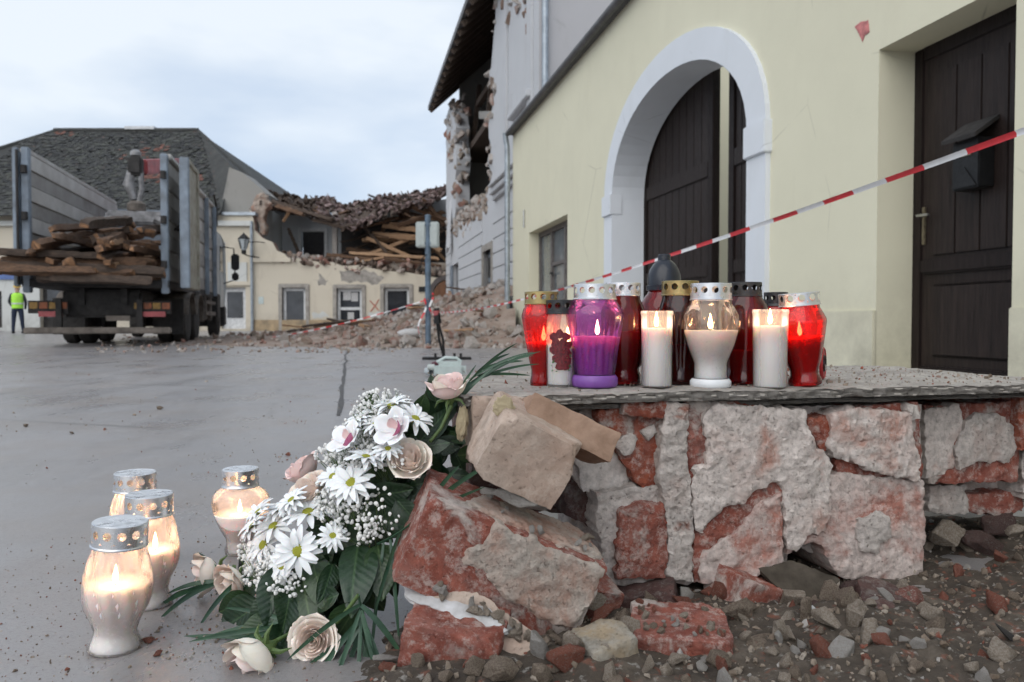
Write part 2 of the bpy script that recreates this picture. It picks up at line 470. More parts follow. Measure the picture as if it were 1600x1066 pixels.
# plastered facades
def plaster(name, col, stain, scale=1.0, rough=.85, k=.35):
    m, t, b, o = nodes(name); n = N(t, False)
    c = n.ramp(n.noise(.9 * scale, 7, .6), [(.3, tuple(x * .93 for x in col)), (.7, col)])
    c = n.mix(n.ramp(n.noise(1.6 * scale, 9, .68, (1, 1, .35)), [(.55, 0.0), (.8, k)]), c, stain)
    sx = t.nodes.new('ShaderNodeSeparateXYZ'); t.links.new(n.co, sx.inputs[0])
    spl = n.math('MULTIPLY', n.ramp(sx.outputs[2], [(.0, 1.0), (.95, 0.0)]), n.ramp(n.noise(2.4, 9, .75), [(.38, 0.0), (.66, 1.0)]))
    c = n.mix(n.math('MULTIPLY', spl, .6), c, tuple(x * .5 for x in stain))
    ck = n.math('MULTIPLY', n.ramp(n.vor(.8, 'DISTANCE_TO_EDGE'), [(.0, 1.0), (.006, 0.0)]), n.ramp(n.noise(.7, 4, .6), [(.54, 0.0), (.62, .5)]))
    c = n.mix(ck, c, tuple(x * .4 for x in stain))
    t.links.new(c, b.inputs['Base Color']); b.inputs['Roughness'].default_value = rough; b.inputs['Specular IOR Level'].default_value = .2
    b1 = n.bump(n.noise(6, 5, .6), .12, .02); t.links.new(n.bump(n.noise(70, 5, .65), .22, .004, b1), b.inputs['Normal'])
    return m
MAT['yellow'] = plaster('cream_yellow_plaster', (.71, .68, .525), (.55, .51, .39))
MAT['plinth'] = plaster('cream_plinth', (.66, .63, .49), (.42, .38, .30), 1.6, k=.5)
MAT['white'] = plaster('white_trim_plaster', (.70, .73, .77), (.55, .56, .56), 1.2)
MAT['grey'] = plaster('grey_plaster', (.47, .46, .47), (.31, .29, .28), .8, k=.5)
MAT['palegrey'] = plaster('pale_grey_plaster', (.54, .55, .57), (.36, .34, .33), .8, k=.5)
MAT['ochre'] = plaster('ochre_plaster', (.585, .53, .435), (.35, .295, .235), .8, k=.7)
MAT['farwhite'] = plaster('far_white_plaster', (.56, .57, .55), (.36, .34, .30), .8, k=.6)
MAT['interior'] = plaster('interior_plaster', (.50, .52, .54), (.30, .28, .27), .8, k=.6)
MAT['stained'] = plaster('stained_grey_plaster', (.30, .29, .27), (.12, .12, .11), .7, k=.8)
MAT['room_shade'] = simple('interior_shade', (.05, .045, .045), .9)  # near-black colour standing in for the shade inside rooms
# masonry
RED, RED2, MOR = (.37, .118, .082), (.19, .058, .044), (.60, .525, .48)
MAT['brick'] = masonry('red_brick_dusty', RED, RED2, MOR, .36, 16, soft=.03)
MAT['brick_bare'] = masonry('red_brick_bare', (.40, .112, .062), (.20, .052, .036), MOR, .30, 20, soft=.03)
MAT['brick_pink'] = masonry('pink_dusted_brick', (.50, .235, .185), (.36, .15, .115), (.70, .595, .55), .56, 18, soft=.07)
MAT['mortar'] = masonry('lime_mortar', (.42, .20, .145), (.34, .14, .10), (.72, .65, .605), .80, 15, bump=.9, bd=.005, soft=.03)
MAT['mortar_pale'] = masonry('pale_lime_mortar', (.54, .32, .26), (.44, .24, .19), (.74, .66, .615), .70, 15, bump=.8, bd=.004, soft=.06)
MAT['mortar_white'] = masonry('white_lime_render', (.60, .49, .43), (.53, .42, .37), (.71, .65, .61), .76, 10, bump=.6, bd=.003)
MAT['tile_beige'] = masonry('beige_fired_clay', (.46, .335, .265), (.36, .25, .195), (.56, .465, .395), .45, 12, bump=.5, bd=.003, soft=.2)
MAT['dark_brick'] = masonry('dark_old_brick', (.14, .075, .065), (.075, .04, .038), (.26, .24, .22), .25, 18)
MAT['mortar_beige'] = masonry('beige_lime_mortar', (.56, .38, .31), (.44, .26, .20), (.64, .565, .50), .60, 14, bump=.9, bd=.005, soft=.06)
MAT['slab'] = masonry('cement_screed', (.32, .295, .265), (.24, .22, .20), (.50, .46, .415), .5, 10, bump=.8, bd=.003, soft=.16)
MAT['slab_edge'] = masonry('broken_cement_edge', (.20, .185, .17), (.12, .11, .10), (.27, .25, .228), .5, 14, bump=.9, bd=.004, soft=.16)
MAT['rub_pale'] = masonry('pale_masonry_chunk', (.40, .29, .24), (.33, .23, .19), (.47, .43, .40), .75, 2.2, bump=.6, bd=.03)
MAT['rub_red'] = masonry('red_masonry_chunk', (.36, .20, .155), (.25, .125, .10), (.44, .38, .34), .5, 2.2, bump=.6, bd=.03)
MAT['rub_brown'] = masonry('brown_masonry_chunk', (.28, .20, .155), (.22, .15, .12), (.38, .33, .28), .5, 2.2, bump=.6, bd=.03)
MAT['stone_grey'] = masonry('grey_debris', (.35, .285, .225), (.21, .168, .13), (.50, .43, .36), .5, 18, bump=.7)
MAT['stone_brown'] = masonry('brown_debris', (.24, .182, .136), (.15, .112, .083), (.36, .295, .235), .5, 18, bump=.7)
MAT['stone_white'] = masonry('white_debris', (.38, .35, .32), (.30, .275, .25), (.48, .455, .43), .5, 18, bump=.6)
MAT['stone_red'] = masonry('red_debris', (.33, .095, .055), (.17, .05, .035), (.34, .27, .225), .3, 18, bump=.7)
MAT['foam'] = simple('yellow_foam', (.74, .63, .42), .9, .12, 60, .8, .006, col2=(.55, .44, .27))
MAT['plate_grey'] = simple('grey_board', (.085, .072, .058), .9, .25, 20, .5, .002, spec=.15, col2=(.04, .033, .026))
MAT['paper'] = simple('torn_white_board', (.50, .50, .51), .8, .2, 30, .3, .002, col2=(.33, .32, .31))
# timber, roofs
MAT['beam'] = simple('old_timber', (.15, .082, .045), .85, .3, 9, .6, .01, col2=(.035, .022, .016), stretch=(1, 6, 6))
MAT['beam_dark'] = simple('dark_timber', (.085, .058, .042), .85, .3, 9, .6, .01, col2=(.028, .02, .016), stretch=(1, 6, 6))
MAT['beam_light'] = simple('split_timber', (.37, .23, .13), .8, .3, 9, .5, .01, col2=(.17, .10, .06), stretch=(1, 6, 6))
MAT['endgrain'] = simple('cut_timber_end', (.26, .135, .065), .8, .3, 14, .4, .01, col2=(.07, .036, .02))
m, t, b, o = nodes('old_roof_tiles'); n = N(t, True)
c = n.ramp(n.noise(.9, 7, .7), [(.3, (.022, .022, .022)), (.55, (.044, .045, .042)), (.75, (.08, .077, .068))])
c = n.mix(n.ramp(n.noise(2.6, 5, .7), [(.62, 0.0), (.72, .8)]), c, (.17, .075, .055))
c = n.mix(n.ramp(n.noise(5.5, 4, .7), [(.6, 0.0), (.75, .6)]), c, (.15, .16, .13))
t.links.new(c, b.inputs['Base Color']); b.inputs['Roughness'].default_value = .8
t.links.new(n.bump(n.noise(7, 6, .7), .8, .04), b.inputs['Normal']); MAT['roof'] = m
m, t, b, o = nodes('broken_red_tiles'); n = N(t, True)
c = n.ramp(n.noise(2.8, 6, .7), [(.38, (.055, .05, .05)), (.52, (.19, .125, .115)), (.74, (.38, .31, .30))])
t.links.new(c, b.inputs['Base Color']); b.inputs['Roughness'].default_value = .75; MAT['redtiles'] = m
# metals, paint, glass
MAT['gutter'] = simple('zinc_gutter', (.36, .40, .44), .45, .15, 6, .1, metal=.6)
MAT['roofedge'] = simple('dark_roof_edge', (.10, .10, .105), .6, .15, 6)
MAT['door'] = simple('dark_brown_door', (.024, .016, .014), .5, .25, 7, .3, .003, spec=.22, stretch=(6, 6, .5))
MAT['door2'] = simple('dark_brown_frame', (.017, .011, .010), .55, .25, 7, .3, .003, spec=.22, stretch=(6, 6, .5))
MAT['steel'] = simple('brushed_steel', (.45, .45, .44), .35, .1, 30, .05, metal=.9)
MAT['brass'] = simple('worn_brass', (.20, .17, .12), .4, .2, 40, .1, metal=.7)
MAT['pane'] = simple('dim_window_glass', (.17, .19, .20), .08, .3, 1.2, 0, spec=.8)
MAT['pane_dark'] = simple('dark_window_glass', (.035, .038, .045), .08, .4, 1.0, 0, spec=.8)
MAT['curtain'] = simple('grey_curtain', (.33, .34, .34), .9, .2, 3, .3, .01, stretch=(6, 1, .3))
MAT['window_frame'] = simple('brown_window_frame', (.14, .125, .12), .6)
MAT['shopframe'] = simple('white_shop_frame', (.62, .63, .64), .5)
MAT['stonejamb'] = simple('grey_stone_surround', (.33, .305, .275), .85, .2, 5, .4, .01)
MAT['black'] = simple('black_metal', (.012, .012, .013), .5, .2, 20, .05, spec=.3)
MAT['rubber'] = simple('tyre_rubber', (.035, .032, .03), .85, .25, 8, .2)
MAT['chassis'] = simple('dirty_chassis', (.028, .025, .024), .75, .3, 5, .2)
MAT['mud'] = simple('muddy_metal', (.17, .145, .125), .85, .3, 5, .3)
MAT['bluesteel'] = simple('blue_grey_steel', (.21, .255, .31), .6, .25, 3, .15, col2=(.13, .145, .165))
MAT['board_pale'] = simple('pale_container_board', (.54, .53, .51), .6, .12, 1.6, .1, col2=(.40, .38, .355))
MAT['board_shade'] = simple('shaded_container_board', (.32, .31, .30), .65, .12, 1.6, .1, col2=(.22, .205, .19))  # darker copy of the board colour: corrugation shading painted in
MAT['doorpanel'] = simple('dirty_panel', (.36, .35, .30), .75, .15, 4, .2, col2=(.21, .185, .14))
MAT['cabwhite'] = simple('white_cab_paint', (.58, .61, .61), .4, .1, 3, 0)
MAT['redpaint'] = simple('faded_red_paint', (.40, .085, .09), .5, .2, 5, .1)
MAT['orange'] = simple('orange_marker', (.30, .085, .03), .6, .3, 9, .1, col2=(.10, .04, .02))
MAT['yellowmark'] = simple('yellow_marker', (.34, .19, .04), .6, .3, 9, .1, col2=(.10, .06, .02))
MAT['grapple'] = simple('worn_grapple_steel', (.27, .265, .27), .5, .3, 6, .3, metal=.3)
MAT['hivis'] = simple('hi_vis_fabric', (.42, .85, .08), .8, .08, 12, .3)
MAT['navy'] = simple('navy_cloth', (.018, .027, .055), .9, .2, 14, .3)
MAT['darkcloth'] = simple('dark_jacket', (.025, .027, .034), .9, .2, 14, .3)
MAT['skin'] = simple('skin', (.50, .31, .23), .6, .1, 14, 0)
MAT['helmet'] = simple('yellow_helmet', (.62, .40, .05), .4, .05, 14, 0)
MAT['tape_red'] = simple('tape_red', (.62, .035, .045), .4, .08, 30, .1, .002)
MAT['tape_white'] = simple('tape_white', (.74, .74, .75), .4, .05, 30, .1, .002)
MAT['bluepole'] = simple('blue_pole', (.10, .145, .20), .6, .25, 6, .1)
MAT['cabinet'] = simple('pale_grey_cabinet', (.42, .46, .45), .6, .1, 6, .1)
MAT['sign_blue'] = simple('blue_sign', (.09, .15, .35), .5, .1, 6, 0)
MAT['canister'] = simple('pale_green_plastic', (.47, .54, .53), .4, .1, 12, .1)
MAT['lampglass'] = simple('lamp_glass', (.40, .44, .46), .2, .1, 12, 0)
# ================================================================ GROUND
def grid_mesh(name, x0, x1, y0, y1, nx, ny, h):
    vv = []; ff = []
    for j in range(ny + 1):
        for i in range(nx + 1):
            x = x0 + (x1 - x0) * i / nx; y = y0 + (y1 - y0) * j / ny
            vv.append((x, y, h(x, y)))
    for j in range(ny):
        for i in range(nx):
            a = j * (nx + 1) + i; ff.append((a, a + 1, a + nx + 2, a + nx + 1))
    mb = MB(); mb.add(vv, ff); return mb
g = MB(); g.add([(-900, -60, 0), (900, -60, 0), (900, 1500, 0), (-900, 1500, 0)], [(0, 1, 2, 3)])
tag(g.build('ground', MAT['ground']), 'damp grey brown pavement of the open square', kind='structure')
# joint between two pours of the pavement: a shallow raised tar seam
a, b_ = PZ(541, 550), PZ(531, 650)
sm = MB(); pts = [a.lerp(b_, i / 24) for i in range(25)]; vv = []
for i, p in enumerate(pts):
    dx = .05 * noise.noise(Vector((0, p.y * 1.3, 4))) ; wd = .014 + .008 * noise.noise(Vector((3, p.y * 3, 0)))
    vv += [(p.x + dx - wd, p.y, .004), (p.x + dx + wd, p.y, .004)]
sm.add(vv, [(2 * i, 2 * i + 1, 2 * i + 3, 2 * i + 2) for i in range(24)])
tag(sm.build('pavement_joint', simple('tar_joint', (.055, .05, .048), .6, .2, 20)), 'dark thin joint line across the wet pavement', kind='structure')

def ragged(pts, amp, step, seed=0, closed=False):
    out = []; n = len(pts)
    for i in range(n if closed else n - 1):
        a, b = Vector(pts[i]), Vector(pts[(i + 1) % n]); k = max(1, int((b - a).length / step))
        for j in range(k):
            p = a.lerp(b, j / k)
            out.append((p.x + amp * noise.noise(Vector((p.x * 3.1 / step * .2, p.y * 2.7 / step * .2, seed))) * (1 if j else .3) + (random.uniform(-.3, .3) * amp if j else 0),
                        p.y + amp * noise.noise(Vector((p.x * 2.3 / step * .2, p.y * 3.3 / step * .2, seed + 9))) + (random.uniform(-.3, .3) * amp if j else 0)))
    if not closed: out.append(tuple(pts[-1]))
    return out

# ================================================================ NEAR YELLOW HOUSE
ANG = math.atan2(1, -.2)
NF = Vector((-1, -.2, 0)).normalized()
MF = Matrix.Translation((3.5, 0, 0)) @ Matrix.Rotation(ANG, 4, 'Z')
MFI = MF.inverted()
def F(px, py, off=0.0):
    q = MFI @ PP(px, py, MF @ Vector((0, off, 0)), NF); return (q.x, q.z)
yh = thing('yellow_house', 'low cream yellow house with arched gateway and brown door on the right', 'house', M=MF)
S0, S1, HE = -3.0, 17.75, 4.5
wS0, wS1, wZ0, wZ1 = 13.25, 16.14, .66, 2.22
dS0, dS1, dZ0, dZ1 = 4.317, 5.436, .02, 2.29
aC, aW, aZ, aR = 9.01, 1.85, 2.10, 1.10
def arch(c, wd, zs, rise, z0=0.02, n=26):
    p = [(c - wd, z0)]
    for i in range(n + 1):
        th = math.pi - math.pi * i / n
        p.append((c + wd * math.cos(th), zs + rise * (math.sin(th) ** .9 if 0 < i < n else 0)))
    p.append((c + wd, z0)); return p
wall = MB(); wall.prism([(S0, -.3), (S1, -.3), (S1, HE), (S0, HE)], 0, -.40, holes=[
    [(wS0, wZ0), (wS1, wZ0), (wS1, wZ1), (wS0, wZ1)], arch(aC, aW, aZ, aR), [(dS0, dZ0), (dS1, dZ0), (dS1, dZ1), (dS0, dZ1)]])
wall.build('wall', MAT['yellow'], yh)
for (a, b_) in ((S0, dS0), (dS1, aC - 2.2), (aC + 2.2, S1 - .12)):
    MB().b2((a, -.01, -.2), (b_, .022, .565)).build('plinth', MAT['plinth'], yh, bevel=.006)
# white arch surround with imposts
oW, oR = 2.18, 1.40
outer = arch(aC, oW, aZ, oR, z0=.005); inner = arch(aC, aW, aZ, aR, z0=.005)
mb = MB(); mb.prism(outer + inner[::-1], .045, -.015)
ars = mb.build('arch_surround', MAT['white'], yh)
for sgn in (-1, 1):
    x0, x1 = sorted((aC + sgn * (aW - .012), aC + sgn * (oW + .025)))
    MB().b2((x0, -.10, 1.90), (x1, .075, 2.175)).build('impost', MAT['white'], yh, bevel=.008)
# painted soffit of the gateway
rv = MB(); ip = arch(aC, aW - .004, aZ, aR - .004); vv = []; ff = []
for p in ip: vv += [(p[0], .043, p[1]), (p[0], -.405, p[1])]
for i in range(len(ip) - 1): ff.append((2 * i, 2 * i + 1, 2 * i + 3, 2 * i + 2))
rv.add(vv, ff); rv.build('gateway_reveal', MAT['white'], yh)
# eave: roof edge, gutter, low roof
MB().b2((S0, -.3, HE), (S1, .10, HE + .05)).build('eave_board', MAT['roofedge'], yh)
mb = MB(); mb.tube([(S0, .13, HE + .02), (S1 + .05, .13, HE + .02)], .055, 10); mb.build('gutter', MAT['roofedge'], yh, smooth=40)
for (a, b_) in ((S0, 6.6), (11.4, S1 - .1)):
    mb = MB(); mb.prism([(-.32, HE + .06), (-6, HE + .55), (-6, HE + .45), (-.32, HE + .052)], a, b_, M=Matrix(((0, 1, 0, 0), (1, 0, 0, 0), (0, 0, 1, 0), (0, 0, 0, 1))))
    mb.build('roof', MAT['roof'], yh)
for (a, b_) in ((6.4, 6.6), (11.4, 11.6)):
    MB().b2((a, -7, -.1), (b_, -.41, 4.4)).build('courtyard_wall', MAT['yellow'], yh)
MB().b2((6.6, -7.3, -.1), (11.4, -7, 3.0)).build('courtyard_wall', MAT['yellow'], yh)
MB().b2((6.6, -7.5, 3.02), (11.4, -6.6, 3.12)).build('courtyard_roof_edge', MAT['gutter'], yh)
# gate leaves
def leaf(s0, s1, nm):
    lf = MB().b2((s0, -.50, .04), (s1, -.455, 3.35)).build('gate_leaf', MAT['door2'], yh)
    if nm: lf['label'] = nm
    nb_ = 9; wd = (s1 - s0 - .24) / nb_
    for k in range(nb_):
        x = s0 + .12 + k * wd
        MB().b2((x + .004, -.455, .2), (x + wd - .004, -.437, 3.3)).build('board', MAT['door'], lf, bevel=.004)
    for (x0, x1) in ((s0, s0 + .12), (s1 - .12, s1)):
        MB().b2((x0, -.455, .04), (x1, -.415, 3.3)).build('stile', MAT['door2'], lf, bevel=.006)
    for (z0, z1) in ((.04, .22), (.98, 1.12), (2.08, 2.26)):
        MB().b2((s0 + .12, -.4365, z0), (s1 - .12, -.415, z1)).build('rail', MAT['door'], lf, bevel=.008)
leaf(8.80, 10.92, None); leaf(7.0, 8.43, None)
# shop window
fr = MB()
for (a, b_) in (((wS0, wZ0), (wS0 + .09, wZ1)), ((wS1 - .09, wZ0), (wS1, wZ1)), ((wS0 + .09, wZ1 - .09), (wS1 - .09, wZ1)), ((wS0 + .09, wZ0), (wS1 - .09, wZ0 + .1))):
    fr.b2((a[0], -.28, a[1]), (b_[0], -.20, b_[1]))
win = fr.build('window', MAT['window_frame'], yh)
for (x0, x1) in ((14.08, 14.20), (15.05, 15.17)):
    MB().b2((x0, -.275, wZ0 + .1), (x1, -.195, wZ1 - .09)).build('mullion', MAT['window_frame'], win, bevel=.004)
MB().b2((14.2, -.27, 1.50), (15.05, -.205, 1.56)).build('transom', MAT['window_frame'], win)
for (x0, x1) in ((wS0 + .09, 14.08), (14.20, 15.05), (15.17, wS1 - .09)):
    MB().b2((x0, -.250, wZ0 + .1), (x1, -.243, wZ1 - .09)).build('pane', MAT['pane'], win)
MB().b2((14.98, -.2, 1.35), (15.07, -.15, 1.38)).build('handle', MAT['black'], win)
MB().b2((wS0 - .05, -.2, wZ0 - .05), (wS1 + .05, .05, wZ0 - .003)).build('window_sill', MAT['plinth'], yh, bevel=.006)
# hook and scrape on the wall, red paint patch
mb = MB(); p = F(820, 342); mb.tube([(p[0], .02, p[1] + .18), (p[0], .02, p[1] - .18)], .018, 8); mb.build('wall_bracket', MAT['steel'], yh)
poly = [F(*q) for q in ((1336, 42), (1346, 34), (1357, 32), (1359, 50), (1352, 56), (1348, 66), (1342, 52))]
pp = rough_plate(poly, .006, .008, .0006, .001, .004, .003, 3); m180 = Matrix.Rotation(math.pi, 4, 'Z')
mb = MB(); mb.v = [(x, .004 - y * .5, z) for x, y, z in pp.v]; mb.f = pp.f; mb.m = pp.m
mb.build('flaked_paint_patch', simple('flaked_red_paint', (.55, .20, .19), .8, .25, 20), yh)
# front door
dd = -.267
dr = MB().b2((dS0 + .02, dd - .05, .1), (dS1 - .085, dd - .012, dZ1 - .09)).build('door', MAT['door'], yh)
f_ = MB(); f_.b2((dS1 - .085, dd - .07, .02), (dS1 + .0, dd + .0, dZ1)); f_.b2((dS0 - .02, dd - .07, dZ1 - .09), (dS1 - .085, dd, dZ1 + .02))
f_.build('door_frame', MAT['door2'], yh, bevel=.006)
MB().b2((dS0, -.39, -.05), (dS1, .06, .1)).build('door_step', MAT['plinth'], yh, bevel=.01)
xa, xb = dS0 + .12, dS1 - .19
for k in range(4):
    wd = (xb - xa) / 4
    MB().b2((xa + k * wd + .003, dd - .02, .92), (xa + (k + 1) * wd - .003, dd + .004, dZ1 - .2)).build('board', MAT['door'], dr, bevel=.004)
for (z0, z1) in ((.80, .9), (.13, .2)):
    MB().b2((dS0 + .03, dd - .015, z0), (dS1 - .1, dd + .022, z1)).build('rail', MAT['door2'], dr, bevel=.012)
MB().b2((xa, dd - .02, .26), (xb, dd + .012, .73)).build('lower_panel', MAT['door'], dr, bevel=.022)
hs_, hz = F(1443, 352, dd)
MB().b2((hs_ - .015, dd - .012, hz - .13), (hs_ + .015, dd + .004, hz + .12)).build('lock_plate', MAT['brass'], dr, bevel=.004)
mb = MB(); mb.tube([(hs_, dd, hz + .06), (hs_, dd + .05, hz + .06), (hs_ - .11, dd + .055, hz + .055)], .009, 8); mb.build('handle', MAT['steel'], dr, smooth=40)
# letter box hung on the door
lx0, lz0 = F(1488, 300, dd + .11); lx1, lz1 = F(1531, 212, dd + .11)
lb = thing('letter_box', 'dark letter box with sloping lid hung on the brown door', 'letter box', M=MF @ Matrix.Translation(((lx0 + lx1) / 2, dd + .005, lz0)))
wv = abs(lx1 - lx0) * .5; hv = lz1 - lz0
MB().b2((-wv, .0, 0), (wv, .11, hv)).build('box', MAT['black'], lb, bevel=.006)
mb = MB(); mb.prism([(0, hv + .10), (.16, hv - .01), (.165, hv + .012), (0, hv + .125)], -wv - .03, wv + .03, M=Matrix(((0, 1, 0, 0), (1, 0, 0, 0), (0, 0, 1, 0), (0, 0, 0, 1))))
mb.build('lid', MAT['chassis'], lb)
MB().b2((-.05, .11, hv - .10), (.03, .116, hv - .055)).build('name_plate', MAT['brass'], lb)
mb = MB(); mb.prism([(-wv * .9, .01), (wv * .9, .01), (0, .13)], .112, .118); mb.build('front_ridge', MAT['black'], lb)
# zinc downpipe at the far corner, a thing of its own
dp = thing('downpipe', 'grey zinc downpipe at the corner between yellow and grey houses', 'pipe', M=MF @ Matrix.Translation((S1 + .02, .12, 0)))
mb = MB(); mb.tube([(0, 0, .0), (0, 0, HE - .25), (0, .03, HE - .1), (-.03, .05, HE + .05)], .06, 12); mb.build('pipe', MAT['gutter'], dp, smooth=40)
for z in (.9, 2.2, 3.5): MB().lathe([(.072, z), (.072, z + .05)], 12).build('clamp', MAT['gutter'], dp)

# ================================================================ GREY RUINED HOUSE
MG = Matrix.Translation((4.06, 0, 0)) @ Matrix.Rotation(ANG, 4, 'Z'); MGI = MG.inverted()
def G(px, py, off=0.0):
    q = MGI @ PP(px, py, MG @ Vector((0, off, 0)), NF); return (q.x, q.z)
gh = thing('ruined_grey_house', 'tall grey house with its upper facade torn open and roof overhanging', 'house', M=MG)
gS0, gS1, gH = 17.75, 35.1, 9.7
edge = [(23.0, gH)] + [G(*q) for q in ((771, 60), (764, 110), (772, 150), (763, 190), (768, 225), (761, 250), (769, 270), (759, 300), (763, 325), (745, 335), (725, 350), (705, 362), (698, 366))]
edge = ragged(edge, .45, .3, 2)
poly = [(gS0, -.2), (gS0, gH)] + edge + [(gS1, edge[-1][1]), (gS1, -.2)]
d0 = G(769, 388), G(756, 480); w0 = G(716, 410), G(707, 468)
ds0, ds1, dz1 = d0[0][0], d0[1][0], d0[0][1]; ws0, ws1, wz1, wz0 = w0[0][0], w0[1][0], w0[0][1], w0[1][1]
mb = MB(); mb.prism(poly, 0, -.55, holes=[[(ds0, .1), (ds1, .1), (ds1, dz1), (ds0, dz1)], [(ws0, wz0), (ws1, wz0), (ws1, wz1), (ws0, wz1)]])
mb.m = [0 if k % 1 == 0 else 1 for k in range(len(mb.f))]
wl = mb.build('facade_wall', [MAT['palegrey'], MAT['rub_pale']], gh, norm=True)
for p_ in wl.data.polygons:
    if abs(p_.normal.y) < .5 and p_.center.z > 3.2 and p_.center.x > 22: p_.material_index = 1
pier = [G(*q) for q in ((698, 362), (697, 330), (697, 250), (697, 180), (702, 168), (709, 172), (712, 200), (710, 222), (713, 246), (711, 280), (712, 323), (710, 345))]
mb = MB(); mb.prism(ragged(pier, .25, .35, 5, True), -.004, -.55); mb.m = [0] * len(mb.f)
pr = mb.build('pier_wall', [MAT['palegrey'], MAT['rub_pale']], gh)
# torn edges: exposed rubble masonry all along the break
rnd_e = random.Random(9); tm_ = MB(); EDG = [chunk_mesh('torn', 1500 + k, 2, 7) for k in range(6)]
def torn(p, n_, sp_, s0, s1):
    for k in range(n_):
        me = EDG[rnd_e.randrange(6)]
        tm_.add([v.co for v in me.vertices], [list(q_.vertices) for q_ in me.polygons], rnd_e.choice((0, 0, 0, 1, 2, 2)), TM((p[0] + rnd_e.gauss(0, sp_), rnd_e.uniform(-.5, .04), p[1] + rnd_e.gauss(0, sp_)), (rnd_e.uniform(0, 6), rnd_e.uniform(0, 6), 0), rnd_e.uniform(s0, s1)))
for p in edge[::1]: torn(p, 5, .16, .09, .24)
for q in ((698, 185), (701, 172), (706, 170), (710, 180), (711, 200), (709, 215), (711, 232), (712, 250), (712, 275), (711, 300), (711, 320)): torn(G(*q), 9, .28, .12, .3)
for q in ((703, 180), (706, 195), (703, 210), (705, 225), (702, 240), (707, 240)): torn(G(*q), 12, .35, .12, .3)
for q in ((778, 6), (788, 4), (800, 10), (812, 14), (822, 8), (830, 14), (806, 28), (820, 22), (796, 22)): torn(G(*q), 10, .22, .10, .24)
tm_.build('torn_masonry', [MAT['rub_pale'], MAT['rub_red'], MAT['rub_brown']], gh, norm=False)['kind'] = 'stuff'
# party wall, back wall, floors, far end wall
mb = MB(); mb.b2((gS0 - .004, -10, -.2), (gS0 + .35, -.004, 13)); mb.build('party_wall', MAT['grey'], gh)
MB().b2((gS0 + .36, -6.3, -.2), (gS1, -6, 15.4)).build('back_wall', MAT['stained'], gh)
mb = MB(); mb.prism([(-.56, -.2), (-5.99, -.2), (-5.99, 15.5), (-.56, 10.55)], gS1 - .4, gS1 - .005, M=Matrix(((0, 1, 0, 0), (1, 0, 0, 0), (0, 0, 1, 0), (0, 0, 0, 1)))); mb.build('end_wall', MAT['stained'], gh)
MB().b2((gS0 + .4, -5.9, 3.55), (gS1 - .45, -.6, 3.8)).build('upper_floor', MAT['stained'], gh)
mb = MB(); mb.prism([(26, 7.2), (34.6, 7.2), (34.6, 7.45), (26.6, 7.45)], -.6, -5.9); mb.build('broken_ceiling', MAT['beam_dark'], gh)
mb = MB(); mb.prism([(23.6, 6.3), (28, 7.4), (28, 7.65), (23.4, 6.5)], -.3, -4.5); mb.build('hanging_ceiling', MAT['stained'], gh)
# rusticated courses in render, one by one
z = .72; k = 0
while z < 3.6:
    for (a, b_) in ((gS0 + .02, ds0 - .22), (ds1 + .22, ws0 - .2), (ws1 + .2, gS1 - .02)):
        MB().b2((a, -.01, z), (b_, .028, z + .385)).build('render_course', MAT['palegrey'], gh, bevel=.012)
    z += .42
MB().b2((gS0 + .02, -.01, -.2), (ds0 - .2, .06, .68)).build('plinth', MAT['palegrey'], gh, bevel=.012)
for (a, b_, zz0, zz1, o_) in ((18.2, 23.1, 3.86, 4.0, .10), (18.2, 23.0, 4.0, 4.16, .2), (18.2, 22.7, 4.16, 4.25, .28), (18.3, 20.6, 5.5, 5.66, .16)):
    MB().b2((a, -.02, zz0), (b_, o_, zz1)).build('cornice', MAT['palegrey'], gh, bevel=.02)
for x0 in (18.25, 21.2):
    MB().b2((x0, -.01, 4.3), (x0 + .5, .06, 9.2)).build('pilaster', MAT['palegrey'], gh, bevel=.015)
dj = MB(); dj.b2((ds0 - .2, -.3, .05), (ds0, .05, dz1 + .2)); dj.b2((ds1, -.3, .05), (ds1 + .2, .05, dz1 + .2)); dj.b2((ds0, -.3, dz1), (ds1, .05, dz1 + .2))
dj.build('door_surround', MAT['stonejamb'], gh)
sh = MB().b2((ds0, -.2, .1), (ds1, -.14, dz1)).build('shutter_door', MAT['bluesteel'], gh)
for k in range(3): MB().b2((ds0 + .1, -.14, .3 + k * .75), (ds1 - .1, -.12, .9 + k * .75)).build('panel', MAT['chassis'], sh)
MB().b2((ws0, -.2, wz0), (ws1, -.15, wz1)).build('window_pane', MAT['pane_dark'], gh)
MB().b2((ws1 - .05, -.02, wz0), (ws1 + .5, .05, wz1)).build('window_shutter', MAT['bluesteel'], gh)
# overhanging roof: tile deck, rafters, boards
Msw = Matrix(((0, 1, 0, 0), (1, 0, 0, 0), (0, 0, 1, 0), (0, 0, 0, 1)))
mb = MB(); mb.prism([(.62, 9.62), (-6.4, 16.05), (-6.4, 16.2), (.62, 9.80)], 18.4, 35.7, M=Msw)
rf = mb.build('roof', MAT['beam_dark'], gh)
MB().b2((18.4, .60, 9.60), (35.7, .72, 9.80)).build('eave_edge', MAT['roofedge'], rf)
for k in range(20):
    s = 19 + k * .85
    mb = MB(); mb.box((s, -1.9, 11.79), (.13, 7.0, .17), rot=(-math.atan2(4.78, 5.22), 0, 0)); mb.build('rafter', MAT['beam_dark'], rf)
for (s, y, zz, rx, ln) in ((27, -1.2, 9.3, .1, 9), (30, -2.4, 8.6, -.05, 8)):
    mb = MB(); mb.box((s, y, zz), (ln, .2, .22), rot=(0, rx, .08)); mb.build('purlin', MAT['beam_dark'], rf)
